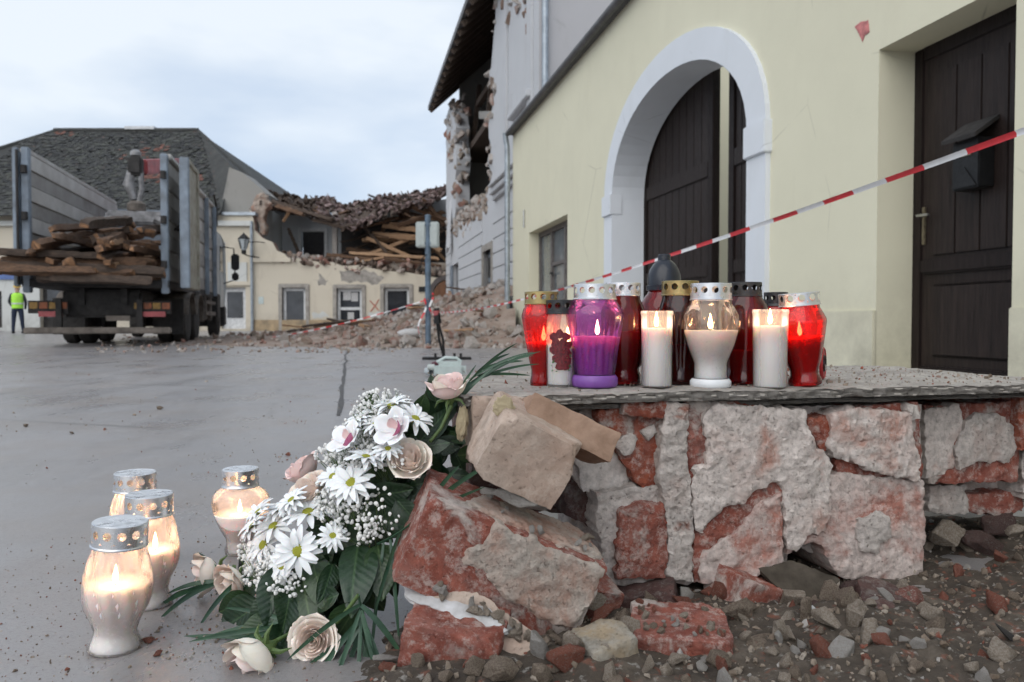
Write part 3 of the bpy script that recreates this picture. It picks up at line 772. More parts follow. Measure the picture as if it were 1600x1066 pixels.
for (s, ln) in ((25.5, 2.6), (29, 2.3), (32.5, 2.4)):
    mb = MB(); mb.box((s, -.9, 8.7), (.18, .18, ln), rot=(.12, .05, 0)); mb.build('post', MAT['beam_dark'], rf)
dp2 = thing('downpipe', 'upper zinc downpipe running down the tall grey party wall', 'pipe', M=MG @ Matrix.Translation((gS0 - .09, -.12, 0)))
mb = MB(); mb.tube([(0, 0, 4.6), (0, 0, 11.5)], .07, 12); mb.build('pipe', MAT['gutter'], dp2, smooth=40)

# ================================================================ COLLAPSED YELLOW HOUSE ACROSS THE SQUARE
YH = 36.0
def H(px, py, Y=YH):
    q = P(px, py, Y); return (q.x, q.z)
MH = Matrix.Translation((0, YH, 0))
ch = thing('collapsed_ochre_house', 'ochre shop house whose upper floor and tiled roof have collapsed', 'house', M=MH)
def rect(x0, y0, x1, y1):
    a, b = H(x0, y0), H(x1, y1); return [(a[0], b[1]), (b[0], b[1]), (b[0], a[1]), (a[0], a[1])]
top = ragged([H(*q) for q in ((690, 432), (655, 428), (620, 424), (590, 420), (560, 416), (525, 412), (490, 408), (452, 404), (433, 391), (410, 374), (398, 352), (394, 332), (388, 325))], .28, .3, 4)
op = [rect(441, 450, 478, 514), rect(526, 451, 566, 514), rect(600, 450, 640, 512)]
o2 = H(690, 442); garch = [H(674, 514), H(674, 462), H(676, 450), H(681, 442), H(688, 438), H(697, 436), H(697, 514)]
x0 = H(392, 500)[0]; x1 = H(700, 500)[0]
mb = MB(); mb.prism([(x0, -.2), (x1, -.2), (x1, H(0, 434)[1])] + top + [(x0, H(0, 328)[1])], 0, .5, holes=op)
fw = mb.build('facade_wall', [MAT['ochre'], MAT['rub_red']], ch)
for p_ in fw.data.polygons:
    if abs(p_.normal.y) < .5 and p_.center.z > 3 and abs(p_.normal.z) > .05: p_.material_index = 1
cz = H(0, 407)[1]
MB().b2((x0, -.14, cz - .08), (H(452, 0)[0], .02, cz + .1)).build('string_course', MAT['ochre'], ch)
MB().b2((x0, -.05, -.1), (x1, .01, .5)).build('plinth', simple('damp_plinth', (.38, .28, .17), .85, .2, 3, .2, col2=(.2, .16, .11)), ch)
for (q, nm) in ((op[0], 'shop window'), (op[1], 'shop door'), (op[2], 'shop window')):
    (ax, az), (bx, bz) = q[0], q[2]
    s = MB()
    s.b2((ax - .17, -.06, -.05), (ax, .12, bz + .17)); s.b2((bx, -.06, -.05), (bx + .17, .12, bz + .17)); s.b2((ax, -.06, bz), (bx, .12, bz + .17))
    s.build('stone_surround', MAT['stonejamb'], ch, bevel=.02)
    f_ = MB(); t_ = .13
    f_.b2((ax, .16, az), (ax + t_, .26, bz)); f_.b2((bx - t_, .16, az), (bx, .26, bz)); f_.b2((ax + t_, .16, bz - t_), (bx - t_, .26, bz)); f_.b2((ax + t_, .16, az), (bx - t_, .26, az + (.35 if 'window' in nm else .2)))
    wf = f_.build('shop_window' if 'window' in nm else 'shop_door', MAT['shopframe'], ch)
    MB().b2((ax + t_, .22, az + .2), (bx - t_, .23, bz - t_)).build('pane', MAT['pane_dark'], wf)
    if 'door' in nm:
        MB().b2((ax + t_, .14, az + .85), (bx - t_, .26, az + .98)).build('rail', MAT['shopframe'], wf)
        for (u, v, ww, hh) in ((.25, 1.3, .35, .45), (.62, 1.25, .3, .4), (.45, .35, .28, .4)):
            MB().b2((ax + u, .20, az + v), (ax + u + ww, .215, az + v + hh)).build('notice', MAT['paper'], wf)
gx0, gx1 = H(676, 0)[0], H(702, 0)[0]
ga = MB(); pts = [(H(669, 514)), H(669, 462), H(673, 446), H(681, 436), H(692, 431), H(702, 431), H(702, 437), H(692, 438), H(684, 443), H(678, 452), H(676, 464), H(676, 514)]
ga.prism(pts, -.12, .04); ga.build('gate_surround', simple('dark_arch_stone', (.10, .085, .085), .8, .2, 4, .3), ch)
ga = MB(); ga.prism([H(677, 514), H(677, 464), H(679, 452), H(685, 444), H(693, 439), H(702, 438), H(702, 514)], -.07, .03); ga.build('gate', simple('brown_gate', (.17, .075, .035), .7, .25, 4, .3, stretch=(6, 1, .5)), ch)
MB().b2((H(653, 0)[0], -.06, H(0, 456)[1]), (H(663, 0)[0], .0, H(0, 448)[1])).build('house_number_sign', MAT['black'], ch)
# sprayed red cross on the wall
for (a, b_) in (((578, 470), (592, 486)), ((592, 468), (579, 487))):
    A, B = H(*a), H(*b_); mb = MB()
    mb.tube([(A[0], -.004, A[1]), ((A[0] + B[0]) / 2 + .02, -.004, (A[1] + B[1]) / 2), (B[0], -.004, B[1])], .03, 6); mb.build('spray_mark', simple('red_spray', (.50, .20, .15), .8), ch)
MB().b2((H(400, 0)[0], -.02, H(0, 475)[1]), (H(408, 0)[0], .0, H(0, 464)[1])).build('wall_poster', MAT['canister'], ch)
for k, q in enumerate((((496, 440), (500, 426), (506, 432), (515, 440), (508, 447), (498, 446)), ((530, 424), (575, 422), (600, 434), (590, 446), (560, 440), (532, 440)), ((486, 489), (512, 488), (515, 495), (488, 497)), ((575, 489), (595, 488), (597, 496), (577, 497)))):
    pl = rough_plate([H(*p) for p in q], .03, .12, .01, .01, .05, .08, k + 30, fs=3)
    mb = MB(); mb.v = [(x, -.012 + y, z) for x, y, z in pl.v]; mb.f = pl.f; mb.m = pl.m
    mb.build('bare_render_patch', MAT['stonejamb'] if k < 2 else MAT['farwhite'], ch)
# upper floor ruin: floor, back wall with doorway, cross walls
fz = H(0, 404)[1]
MB().b2((x0, .5, fz - .5), (x1 + 2, 6.5, fz - .15)).build('upper_floor', MAT['rub_brown'], ch)
MB().b2((x0, .51, -.1), (x1, .6, fz - .51)).build('shop_back', MAT['room_shade'], ch)
bx = [P(q, 400, YH + 4).x for q in (440, 471, 507, 530)]
bt = P(0, 362, YH + 4).z
bw_ = MB(); bw_.prism([(bx[0] - 1.4, fz - .2), (bx[3] + 9, fz - .2)] + [(P(q_[0], q_[1], YH + 4).x, P(q_[0], q_[1], YH + 4).z) for q_ in ((760, 300), (690, 312), (640, 322), (600, 332), (552, 344), (520, 338), (470, 326), (430, 316), (410, 312))], 4, 4.3, holes=[[(bx[1], fz - .1), (bx[2], fz - .1), (bx[2], bt), (bx[1], bt)]])
bw_.build('inner_wall', MAT['interior'], ch)
fd = MB(); fd.b2((bx[1] - .16, 3.94, fz), (bx[1], 4.1, bt + .16)); fd.b2((bx[2], 3.94, fz), (bx[2] + .16, 4.1, bt + .16)); fd.b2((bx[1], 3.94, bt), (bx[2], 4.1, bt + .16)); fd.build('inner_door_frame', MAT['shopframe'], ch)
MB().b2((bx[1] - .3, 5.5, fz - .1), (bx[2] + .6, 5.6, bt + .2)).build('room_shade_panel', MAT['room_shade'], ch)
MB().b2((P(531, 0, YH + 3.8).x, 3.8, fz - .1), (P(720, 0, YH + 3.8).x, 3.9, P(0, 346, YH + 3.8).z)).build('room_shade_panel', MAT['room_shade'], ch)  # dark back panel added to paint in the shade behind the beams
a, b_ = P(413, 388, YH + .6), P(441, 388, YH + 4)
mb = MB(); mb.add([(a.x, .6, fz), (b_.x, 4, fz), (b_.x, 4, P(0, 338, YH + 4).z), (a.x, .6, P(0, 322, YH + .6).z), (a.x - .3, .6, fz), (b_.x - .3, 4, fz), (b_.x - .3, 4, P(0, 338, YH + 4).z), (a.x - .3, .6, P(0, 322, YH + .6).z)],
      [(0, 1, 2, 3), (4, 7, 6, 5), (0, 3, 7, 4), (3, 2, 6, 7), (1, 5, 6, 2), (0, 4, 5, 1)]); mb.build('cross_wall', MAT['farwhite'], ch)
pl = rough_plate([H(*q, YH + .4) for q in ((394, 330), (397, 312), (402, 303), (412, 304), (424, 318), (414, 330), (414, 352), (413, 368), (404, 352))], .5, .14, .1, .03, .1, .1, 41, fs=2.5)
mb = MB(); mb.v = [(x, .3 + y, z) for x, y, z in pl.v]; mb.f = pl.f; mb.m = pl.m; mb.build('broken_brick_end', masonry('salmon_masonry', (.38, .24, .18), (.29, .17, .13), (.46, .38, .32), .5, 2.5, bd=.03), ch)
a = P(519, 398, YH + 1.5); b_ = P(526, 331, YH + 1.5)
MB().b2((a.x, 1.5, fz - .1), (b_.x, 1.75, b_.z)).build('brick_pier', MAT['rub_pale'], ch)
# sagging roof: deck and separate tiles joined as one scatter
lo = [(405, 318), (430, 326), (460, 332), (500, 343), (530, 352), (552, 357), (575, 350), (600, 338), (630, 328), (660, 318), (704, 300)]
hi = [(402, 291), (430, 301), (460, 309), (500, 313), (530, 316), (552, 317), (575, 314), (600, 308), (630, 305), (660, 303), (704, 290)]
def rpt(u, v):
    k = min(len(lo) - 2, int(u * (len(lo) - 1))); f = u * (len(lo) - 1) - k
    a = Vector(P(*lo[k], YH + .2)).lerp(Vector(P(*lo[k + 1], YH + .2)), f); b = Vector(P(*hi[k], YH + 6)).lerp(Vector(P(*hi[k + 1], YH + 6)), f)
    q = a.lerp(b, v); q.z += .30 * noise.noise(Vector((q.x * .9, q.y * .9, 1))) + .22 * noise.noise(Vector((q.x * 2.6, q.y * 2.6, 5))) + .12 * noise.noise(Vector((q.x * 7, q.y * 7, 5)))
    q.y -= YH; return q
vv = []; ff = []; nu, nv = 60, 14
for i in range(nu + 1):
    for j in range(nv + 1): vv.append(rpt(i / nu, j / nv))
for i in range(nu):
    for j in range(nv):
        if noise.noise(Vector((i * .35, j * .5, 7))) > .22 or (j < 3 and noise.noise(Vector((i * .8, j * .9, 3))) > .0): continue
        a = i * (nv + 1) + j; ff.append((a, a + 1, a + nv + 2, a + nv + 1))
nq = len(ff)
b0 = len(vv); vv += [v - Vector((0, 0, .12)) for v in vv[:b0]]; ff += [tuple(i + b0 for i in f[::-1]) for f in ff[:nq]]
mb = MB(); mb.add(vv, ff); rf = mb.build('collapsed_roof', MAT['beam_dark'], ch, norm=False)
tl = MB(); rnd_t = random.Random(8)
for i in range(95):
    for j in range(26):
        u, v = (i + random.random() * .3) / 95, (j + random.random() * .3) / 26
        if noise.noise(Vector((u * 9, v * 4, 2))) < -.12 + .5 * (.45 - u) or random.random() < .2: continue
        p = rpt(u, v); q = rpt(min(1, u + .01), v); r = rpt(u, min(1, v + .03))
        xx = (q - p).normalized(); yy = (r - p).normalized(); zz = xx.cross(yy)
        Mx = Matrix((xx, yy, zz)).transposed().to_4x4(); Mx.translation = p + zz * .07
        tl.box((0, 0, 0), (.17, .30, .03), rot=(random.uniform(-.5, .3), random.uniform(-.4, .4), random.uniform(-.5, .5)), M=Mx, mi=(0 if rnd_t.random() < .72 else 1) if u > .28 else 1)
tag(tl.build('roof_tiles', [MAT['redtiles'], MAT['beam_dark']], rf, norm=False), kind='stuff')
# rubble lying on the broken edge of the first floor
rnd = random.Random(3)
FAR_CH = [chunk_mesh('masonry_chunk', 100 + k, 2, 7) for k in range(8)]
for me in FAR_CH: me.materials.append(MAT['rub_pale'])
jb = MB()
for k in range(420):
    px = rnd.uniform(440, 697); yy = rnd.uniform(-.1, 1.6)
    base = P(px, 404 + (px - 440) * .10 + rnd.uniform(-9, 9) - (4 if px > 560 else 0), YH + yy)
    s = rnd.uniform(.08, .26); me = FAR_CH[k % 8]
    Mx = TM((base.x, yy, base.z - yy * .05), (rnd.uniform(0, 6), rnd.uniform(0, 6), rnd.uniform(0, 6)), s)
    jb.add([v.co for v in me.vertices], [list(p.vertices) for p in me.polygons], rnd.choice((0, 1, 1, 2, 2, 3)), Mx)
tag(jb.build('ledge_rubble', [MAT['rub_pale'], MAT['rub_red'], MAT['rub_brown'], MAT['beam_dark']], ch, norm=False), kind='stuff')

# fallen roof beams, one by one
def rough_beam(name, a, b, wd, ht, mat_, label, group, seed, ends=None, cat='beam', top=True):
    a, b = Vector(a), Vector(b); d = b - a; ln = d.length
    rb = rough_box((ln, wd, ht), max(.07, ln / 18), wd * .12, wd * .20, 3, seed, 4.5, .06)
    me = rb.mesh(name, 40); me.materials.append(mat_)
    if ends:
        me.materials.append(ends)
        for p_ in me.polygons:
            if abs(p_.normal.x) > .8 and abs(p_.center.x) > ln * .4: p_.material_index = 1
    rot = d.to_track_quat('X', 'Z').to_matrix().to_4x4() @ Matrix.Rotation(random.uniform(-.5, .5), 4, 'X')
    o = link(name, me, None, None, Matrix.Translation((a + b) / 2) @ rot)
    return tag(o, label, cat, group)
beams = [((598, 352), (662, 360), 1.5, .28, 2), ((580, 366), (660, 372), 1.2, .3, 2), ((576, 398), (640, 374), .6, .2, 2), ((572, 371), (648, 404), .9, .22, 2),
    ((510, 398), (650, 412), -.1, .2, 0), ((545, 396), (690, 405), .3, .2, 2), ((600, 343), (690, 338), 2.5, .25, 0), ((610, 386), (625, 366), 1.8, .2, 2), ((590, 394), (600, 352), 2.2, .22, 0),
    ((620, 352), (697, 330), 1.0, .25, 0), ((655, 372), (690, 392), 1.5, .2, 2), ((432, 322), (475, 336), .2, .25, 0), ((425, 315), (520, 345), .4, .22, 1), ((490, 343), (540, 356), .3, .2, 1),
    ((443, 346), (455, 326), .4, .14, 2), ((450, 356), (468, 398), 2.0, .2, 1), ((640, 320), (697, 345), .4, .28, 0), ((660, 310), (694, 352), .2, .2, 0), ((575, 384), (660, 396), 2.8, .22, 1),
    ((540, 390), (600, 398), 2.0, .25, 0), ((600, 404), (690, 416), -.2, .16, 0), ((556, 410), (600, 402), .2, .14, 2)]
rb_ = random.Random(77)
for k in range(30):
    cx, cy = rb_.uniform(555, 692), rb_.uniform(335, 408); an = rb_.gauss(.1, .5); l_ = rb_.uniform(14, 44)
    beams.append(((cx - l_ * math.cos(an), cy - l_ * math.sin(an) * .7), (cx + l_ * math.cos(an), cy + l_ * math.sin(an) * .7), rb_.uniform(1, 3.2), rb_.uniform(.1, .22), rb_.choice((0, 0, 1, 1, 2))))
for k in range(26):                                    # battens and rafters lying on and poking out of the broken roof
    u_ = rb_.random(); kk_ = u_ * 9.99; i_ = int(kk_); f_ = kk_ - i_; v_ = rb_.random()
    cx = lo[i_][0] * (1 - f_) + lo[i_ + 1][0] * f_; cy = (lo[i_][1] * (1 - f_) + lo[i_ + 1][1] * f_) * (1 - v_) + (hi[i_][1] * (1 - f_) + hi[i_ + 1][1] * f_) * v_ - 2
    an = rb_.gauss(0, .7); l_ = rb_.uniform(6, 20)
    beams.append(((cx - l_ * math.cos(an), cy - l_ * math.sin(an) * .6), (cx + l_ * math.cos(an), cy + l_ * math.sin(an) * .6), .1 + 5.6 * v_, rb_.uniform(.07, .15), rb_.choice((0, 1, 1))))
for k, (a, b_, dy, wd, mi) in enumerate(beams):
    rough_beam('roof_beam', P(*a, YH + dy), P(*b_, YH + dy + rnd.uniform(-.6, 1.2)), wd, wd * .8, (MAT['beam'], MAT['beam_dark'], MAT['beam_light'])[mi],
               ('splintered brown', 'dark weathered', 'pale split')[mi] + (' roof beam fallen into the ' if k < 52 else ' batten lying on the broken roof over the ') + ('left' if a[0] < 545 else 'right') + ' part of the open upper floor', ('brown', 'dark', 'pale')[mi] + ' fallen roof beams of the ochre house', k + 1)

# ================================================================ BIG HIP-ROOFED HOUSE ON THE LEFT
bh = thing('hip_roofed_house', 'wide pale house with big dark tiled roof behind the truck', 'house', M=MH)
ez = H(0, 336)[1]; xl, xr = H(-260, 0)[0], H(392, 0)[0] - .004
hol = [rect(62, 441, 102, 514), rect(345, 449, 384, 514), rect(352, 408, 384, 446) if False else rect(-40, 455, 4, 512)]
mb = MB(); mb.prism([(xl, -.2), (xr, -.2), (xr, ez), (xl, ez)], .02, .5, holes=hol); mb.build('facade_wall', MAT['ochre'], bh)
mb = MB(); mb.prism([(xl, -.15), (H(130, 0)[0], -.15), (H(130, 0)[0], H(0, 440)[1]), (H(70, 0)[0], H(0, 428)[1]), (xl, H(0, 428)[1])], -.03, .018, holes=[hol[0], hol[2]]); mb.build('white_shopfront', MAT['farwhite'], bh)
MB().b2((xl, -.18, ez - .5), (xr, .02, ez - .28)).build('eave_cornice', MAT['farwhite'], bh)
MB().b2((H(340, 0)[0], -.08, H(0, 446)[1]), (xr, .02, H(0, 440)[1])).build('string_course', MAT['ochre'], bh)
for q in hol:
    (ax, az), (bx_, bz) = q[0], q[2]
    dr_ = MB().b2((ax, .25, az), (bx_, .3, bz)).build('shop_door', MAT['chassis'] if ax < -15 else MAT['shopframe'], bh)
    MB().b2((ax + .2, .22, az + .5), (bx_ - .2, .245, bz - .2)).build('pane', MAT['pane_dark'], dr_)
    if ax < -15: MB().b2((ax + .42, .19, az + .55), (ax + .62, .215, az + 1.15)).build('notice', MAT['paper'], dr_)
MB().b2((H(352, 0)[0], -.03, H(0, 444)[1]), (H(382, 0)[0], .018, H(0, 410)[1])).build('blank_panel', MAT['farwhite'], bh)
MB().b2((H(-30, 0)[0], -.12, H(0, 437)[1]), (H(19, 0)[0], -.035, H(0, 425)[1])).build('shop_sign', MAT['sign_blue'], bh)
# downpipe on its corner
mb = MB(); xx = H(391, 0)[0]; mb.tube([(xx, -.12, 0), (xx, -.12, ez - .3)], .07, 8); mb.build('downpipe', MAT['gutter'], bh)
# roof: front slope and right hip with tiles
rY = 8.0
ridge = [P(85, 206, YH + rY), P(310, 206, YH + rY)]; rz_ = ridge[0].z
eL = Vector((P(-330, 336, YH - .5).x, -.5, ez - .1)); eR = Vector((P(343, 336, YH - .5).x, -.5, ez - .1))
rl = Vector((ridge[0].x, rY, rz_)); rr = Vector((ridge[1].x, rY, rz_))
pk = P(412, 298, YH + 2.5); pk = Vector((pk.x, 2.5, pk.z)); mid = P(364, 262, YH + 2.4); mid = Vector((mid.x, 2.4, mid.z))
bkR = Vector((rr.x + 8, 16, ez)); bkL = Vector((rl.x - 12, 16, ez))
mb = MB(); mb.add([eL, eR, mid, rr, rl, pk, bkR, bkL], [(0, 1, 2, 3, 4), (2, 5, 3), (5, 6, 3), (3, 6, 7, 4), (4, 7, 0)])
roof = mb.build('roof', MAT['roof'], bh, norm=False)
tl = MB(); rows = 44
def spanx(v):
    a = eL.lerp(rl, v); b = eR.lerp(mid, min(1, v / ((mid.z - eL.z) / (rl.z - eL.z)))) if v < (mid.z - eL.z) / (rl.z - eL.z) else mid.lerp(rr, (v - (mid.z - eL.z) / (rl.z - eL.z)) / (1 - (mid.z - eL.z) / (rl.z - eL.z)))
    return a, b
for j in range(rows):
    v = j / rows; a, b = spanx(v); p0 = eL.lerp(rl, v)
    yv = -.5 + (rY + .5) * v; zv = ez - .1 + (rz_ - ez + .1) * v
    x = max(a.x, -26); sl = math.atan2(rz_ - ez, rY + .5)
    while x < b.x - .1:
        wdt = rnd.uniform(.16, .22)
        if rnd.random() > .04: tl.box((x, yv, zv + .06 + rnd.uniform(-.02, .03)), (wdt * .95, .34, .03), rot=(sl - .08 + rnd.uniform(-.06, .06), rnd.uniform(-.05, .05), rnd.uniform(-.05, .05)), mi=rnd.choice((0, 0, 0, 0, 1, 2)) if not (noise.noise(Vector((x * .35, v * 4, 3))) > .42) else rnd.choice((0, 1, 3)))
        x += wdt
tag(tl.build('roof_tiles', [MAT['roof'], simple('mossy_tile', (.065, .068, .058), .85, .3, 6), simple('dark_tile', (.028, .029, .03), .8, .3, 6), simple('bare_clay_tile', (.17, .07, .05), .8, .3, 6)], roof, norm=False), kind='stuff')
mb = MB(); mb.tube([rl + Vector((0, 0, .05)), rr + Vector((0, 0, .05))], .16, 8); mb.tube([rr, pk], .13, 8); mb.tube([rl, eL], .13, 8); mb.build('ridge_cap', MAT['roof'], roof)
MB().b2((P(197, 205, YH + rY).x, rY - .2, rz_ + .1), (P(243, 205, YH + rY).x, rY + .2, rz_ + .26)).build('ridge_flashing', MAT['shopframe'], roof)
q = P(114, 266, YH + 4.5); MB().box((q.x, 4.1, q.z), (.45, .1, .5), rot=(-.5, 0, 0)).build('roof_light', MAT['shopframe'], roof)
gw = MB(); gz = [H(336, 336), H(352, 258), H(372, 266), H(411, 300), H(396, 336)]
gw.prism(gz, .5, 2.3); gw.build('gable_wall', MAT['stained'], bh)
MB().b2((H(343, 0)[0], -.1, ez - .02), (H(397, 0)[0], .55, ez + .12)).build('zinc_flashing', MAT['gutter'], bh)
# ================================================================ TRUCK
dT = Vector((-.2419, .9703, 0)); angT = math.atan2(dT.y, dT.x)
MT = Matrix.Translation((-6.56, 15.26, 0)) @ Matrix.Rotation(angT, 4, 'Z')     # local x forward, y left
tk = thing('container_truck', 'white truck with open blue grey steel container loaded with old beams', 'truck', M=MT)
W_, Z0, Z1, LEN = 2.5, 1.25, 3.58, 7.0
MB().b2((-.05, 0, Z0 - .14), (LEN, W_, Z0)).build('container_floor', MAT['chassis'], tk)
nbd = 8; bh_ = (Z1 - Z0) / nbd
for y0, y1 in ((0.0, .06), (W_ - .06, W_)):
    for k in range(nbd):
        off = .025 if k % 2 else 0
        MB().b2((.1, y0 + (off if y0 < 1 else -off), Z0 + k * bh_ + .004), (LEN, y1 + (off if y0 < 1 else -off), Z0 + (k + 1) * bh_ - .004)).build('side_board', MAT['board_pale'] if k % 2 else MAT['board_shade'], tk, bevel=.012)  # alternating tones carry the light and shade of the corrugation
for y0 in (-.05, W_ - .07):
    MB().b2((.1, y0, Z1), (LEN, y0 + .12, Z1 + .1)).build('top_rail', MAT['board_pale'], tk, bevel=.02)
for s in (1.55, 3.4, 5.2, 6.85):
    MB().b2((s, -.10, Z0 - .1), (s + .13, -.002, Z1 + .02)).build('side_rib', MAT['bluesteel'], tk, bevel=.012)
MB().b2((LEN, 0, Z0 - .1), (LEN + .1, W_, Z1 - .1)).build('front_board', MAT['bluesteel'], tk, bevel=.02)
mb = MB(); mb.tube([(5.4, -.1, Z1 + .1), (6.3, -.1, Z1 + .28), (6.95, -.1, Z1 + .1), (7.0, -.1, Z1 - .5)], .03, 6); mb.build('guide_hoop', MAT['chassis'], tk)
for y0 in (-.02, W_ - .16):
    ps = MB(); ps.b2((-.06, y0 + .02, Z0 - .25), (.1, y0 + .15, Z1 + .08)); po = ps.build('rear_post', MAT['bluesteel'], tk, bevel=.015)
    for z in (1.55, 2.4, 3.25): MB().lathe([(.055, z - .07), (.055, z + .07)], 10, M=Matrix.Translation((-.09, y0 + .09, 0))).build('hinge', MAT['chassis'], po)
# rear doors folded open: right one seen along the flank, left one edge-on outside
rd = MB().b2((.05, -.33, Z0 - .1), (1.42, -.27, Z1 - .02)).build('rear_door', MAT['doorpanel'], tk); rd['label'] = 'dirty panel door folded back along the flank'
for (a, b_) in (((.0, Z0 - .14), (.14, Z1 + .04)), ((1.34, Z0 - .14), (1.48, Z1 + .04))):
    MB().b2((a[0], -.37, a[1]), (b_[0], -.2, b_[1])).build('door_frame', MAT['bluesteel'] if a[0] < 1 else MAT['doorpanel'], rd, bevel=.015)
for zz in (Z0 - .14, Z1 - .06): MB().b2((.14, -.365, zz), (1.34, -.22, zz + .1)).build('door_frame', MAT['doorpanel'], rd, bevel=.012)
ld = MB().b2((-.02, W_ + .012, Z0 - .1), (1.3, W_ + .05, Z1 - .02)).build('rear_door', MAT['bluesteel'], tk)
MB().b2((-.10, W_ + .03, Z0 - .14), (.0, W_ + .12, Z1 + .06)).build('door_frame', MAT['bluesteel'], ld, bevel=.015)
mb = MB(); mb.tube([(-.16, W_ + .02, Z0 - .1), (-.16, W_ + .02, Z1)], .025, 8); mb.build('locking_bar', MAT['chassis'], ld)
# chassis
for y0 in (.8, 1.55): MB().b2((.3, y0, .78), (10.2, y0 + .12, 1.1)).build('frame_rail', MAT['chassis'], tk)
MB().b2((.35, .55, .55), (1.6, 1.95, 1.08)).build('hook_frame', MAT['chassis'], tk, bevel=.05)
MB().b2((.02, -.02, .24), (.14, 2.52, .36)).build('rear_bumper', MAT['mud'], tk, bevel=.02)
for y0 in (.5, 1.9): MB().b2((.1, y0, .34), (.2, y0 + .1, .9)).build('bumper_bracket', MAT['chassis'], tk)
for y0 in (.0, 1.8):
    mk = MB().b2((.18, y0, .62), (.24, y0 + .68, .86)).build('rear_marker', MAT['chassis'], tk)
    for k in range(4): MB().b2((.17, y0 + .02 + k * .165, .71), (.178, y0 + .16 + k * .165, .83)).build('reflector', (MAT['orange'], MAT['yellowmark'])[k % 2], mk)
    MB().b2((.15, y0 + .1, .56), (.2, y0 + .5, .66)).build('tail_light', MAT['redpaint'], mk)
MB().b2((.12, .72, .48), (.15, 1.14, .58)).build('number_plate', MAT['mud'], tk)
def wheel(s, y, dual, r=.5):
    wd = .6 if dual else .32
    w_ = thing('wheel', None, None); w_.matrix_basis = Matrix.Translation((s, y, r)); w_.parent = tk
    Mx = Matrix.Rotation(R(90), 4, 'X')
    pr = []
    for a in ([0, 1] if dual else [0]):
        z = a * .31
        pr += [(r * .58, z), (r * .92, z + .01), (r, z + .05), (r, z + .23), (r * .92, z + .28), (r * .58, z + .29)]
    MB().lathe([(a, b - wd / 2) for a, b in pr], 28, M=Mx).build('tyre', MAT['rubber'], w_, smooth=35)
    MB().lathe([(.02, wd * .3), (r * .3, wd * .3), (r * .34, wd * .18), (r * .52, wd * .24), (r * .57, wd * .46)], 20, M=Mx, capt=False).build('rim', MAT['mud'], w_, smooth=35)
    return w_
for s in (2.55, 3.95): 
    for y in (.32, 2.18): wheel(s, y, True)
for y in (.2, 2.3): wheel(8.9, y, False)
for s in (2.55, 3.95):
    for y0 in (-.06, 1.92):
        mb = MB(); pts = [(.62 * math.cos(t), .62 * math.sin(t)) for t in [R(12 + 156 * i / 12) for i in range(13)]]
        mb.prism([(s + a, .5 + b) for a, b in pts] + [(s + a * .95, .5 + b * .95) for a, b in pts[::-1]], y0, y0 + .64); mb.build('mudguard', MAT['mud'], tk)
for y0 in (.0, 1.9): MB().b2((1.7, y0, .2), (1.74, y0 + .6, .95)).build('mud_flap', MAT['chassis'], tk)
mb = MB(); mb.b2((5.2, -.02, .62), (7.3, .08, .72)); mb.b2((5.2, -.02, .92), (7.3, .08, 1.0)); mb.b2((5.2, -.02, .5), (5.3, .08, 1.1)); mb.b2((6.3, -.02, .5), (6.4, .08, 1.1)); mb.build('side_guard', MAT['mud'], tk)
MB().b2((5.4, .15, .45), (7.0, .7, 1.02)).build('fuel_tank', MAT['mud'], tk, bevel=.08)
# cab
cb = MB(); cb.prism([(7.75, .95), (9.95, .95), (9.98, 1.6), (9.75, 2.85), (9.2, 3.0), (7.85, 3.0), (7.75, 2.85)], .02, 2.48)
cab = cb.build('cab', MAT['cabwhite'], tk, bevel=.06, segs=3)
MB().b2((8.75, .0, 1.95), (9.65, .03, 2.7)).build('side_window', MAT['pane_dark'], cab)
MB().b2((8.7, .0, 1.0), (9.6, .014, 1.9)).build('cab_door', MAT['cabwhite'], cab)
MB().b2((7.76, .5, 2.0), (7.74, 2.0, 2.6)).build('rear_window', MAT['pane_dark'], cab)
MB().b2((7.5, -.04, .55), (8.3, .4, 1.25)).build('air_box', MAT['chassis'], cab, bevel=.03)
MB().b2((9.4, -.02, .3), (10.1, 2.52, .95)).build('front_bumper', MAT['chassis'], cab, bevel=.05)
mb = MB(); mb.tube([(9.6, .02, 2.75), (9.85, -.28, 2.72), (9.85, -.32, 1.75), (9.7, .02, 1.62)], .022, 6); ar = mb.build('mirror_arm', MAT['black'], cab)
MB().b2((9.78, -.44, 2.05), (9.9, -.2, 2.55)).build('mirror', MAT['black'], ar, bevel=.04)
MB().b2((9.78, -.42, 1.72), (9.9, -.22, 1.97)).build('mirror', MAT['black'], ar, bevel=.04)
# loader crane with grapple
cr = MB(); cr.b2((7.15, .7, 1.0), (7.6, 1.1, 4.75)); crane = cr.build('crane_column', MAT['redpaint'], tk, bevel=.04)
mb = MB(); a, b_ = Vector((7.4, .9, 4.8)), Vector((3.75, 1.18, 4.05)); d = b_ - a
mb.box((a + b_) / 2, (d.length, .26, .34), rot=(0, math.atan2(-d.z, d.length) * -1, 0) if False else d.to_track_quat('X', 'Z').to_euler()); mb.build('crane_boom', MAT['redpaint'], crane, bevel=.03)
mb = MB(); mb.tube([a + Vector((0, 0, -.3)), a.lerp(b_, .5) + Vector((0, 0, -.32))], .06, 8); mb.build('ram', MAT['steel'], crane)
gp = thing('grapple', None, None); gp.matrix_basis = Matrix.Translation((3.5, 1.25, 0)); gp.parent = tk
mb = MB(); mb.box((0, 0, 4.02), (.3, .3, .42)); mb.build('rotator_head', MAT['chassis'], gp, bevel=.05)
MB().lathe([(.05, 4.22), (.12, 4.26), (.12, 4.34), (.05, 4.4)], 12).build('head_pin', MAT['grapple'], gp)
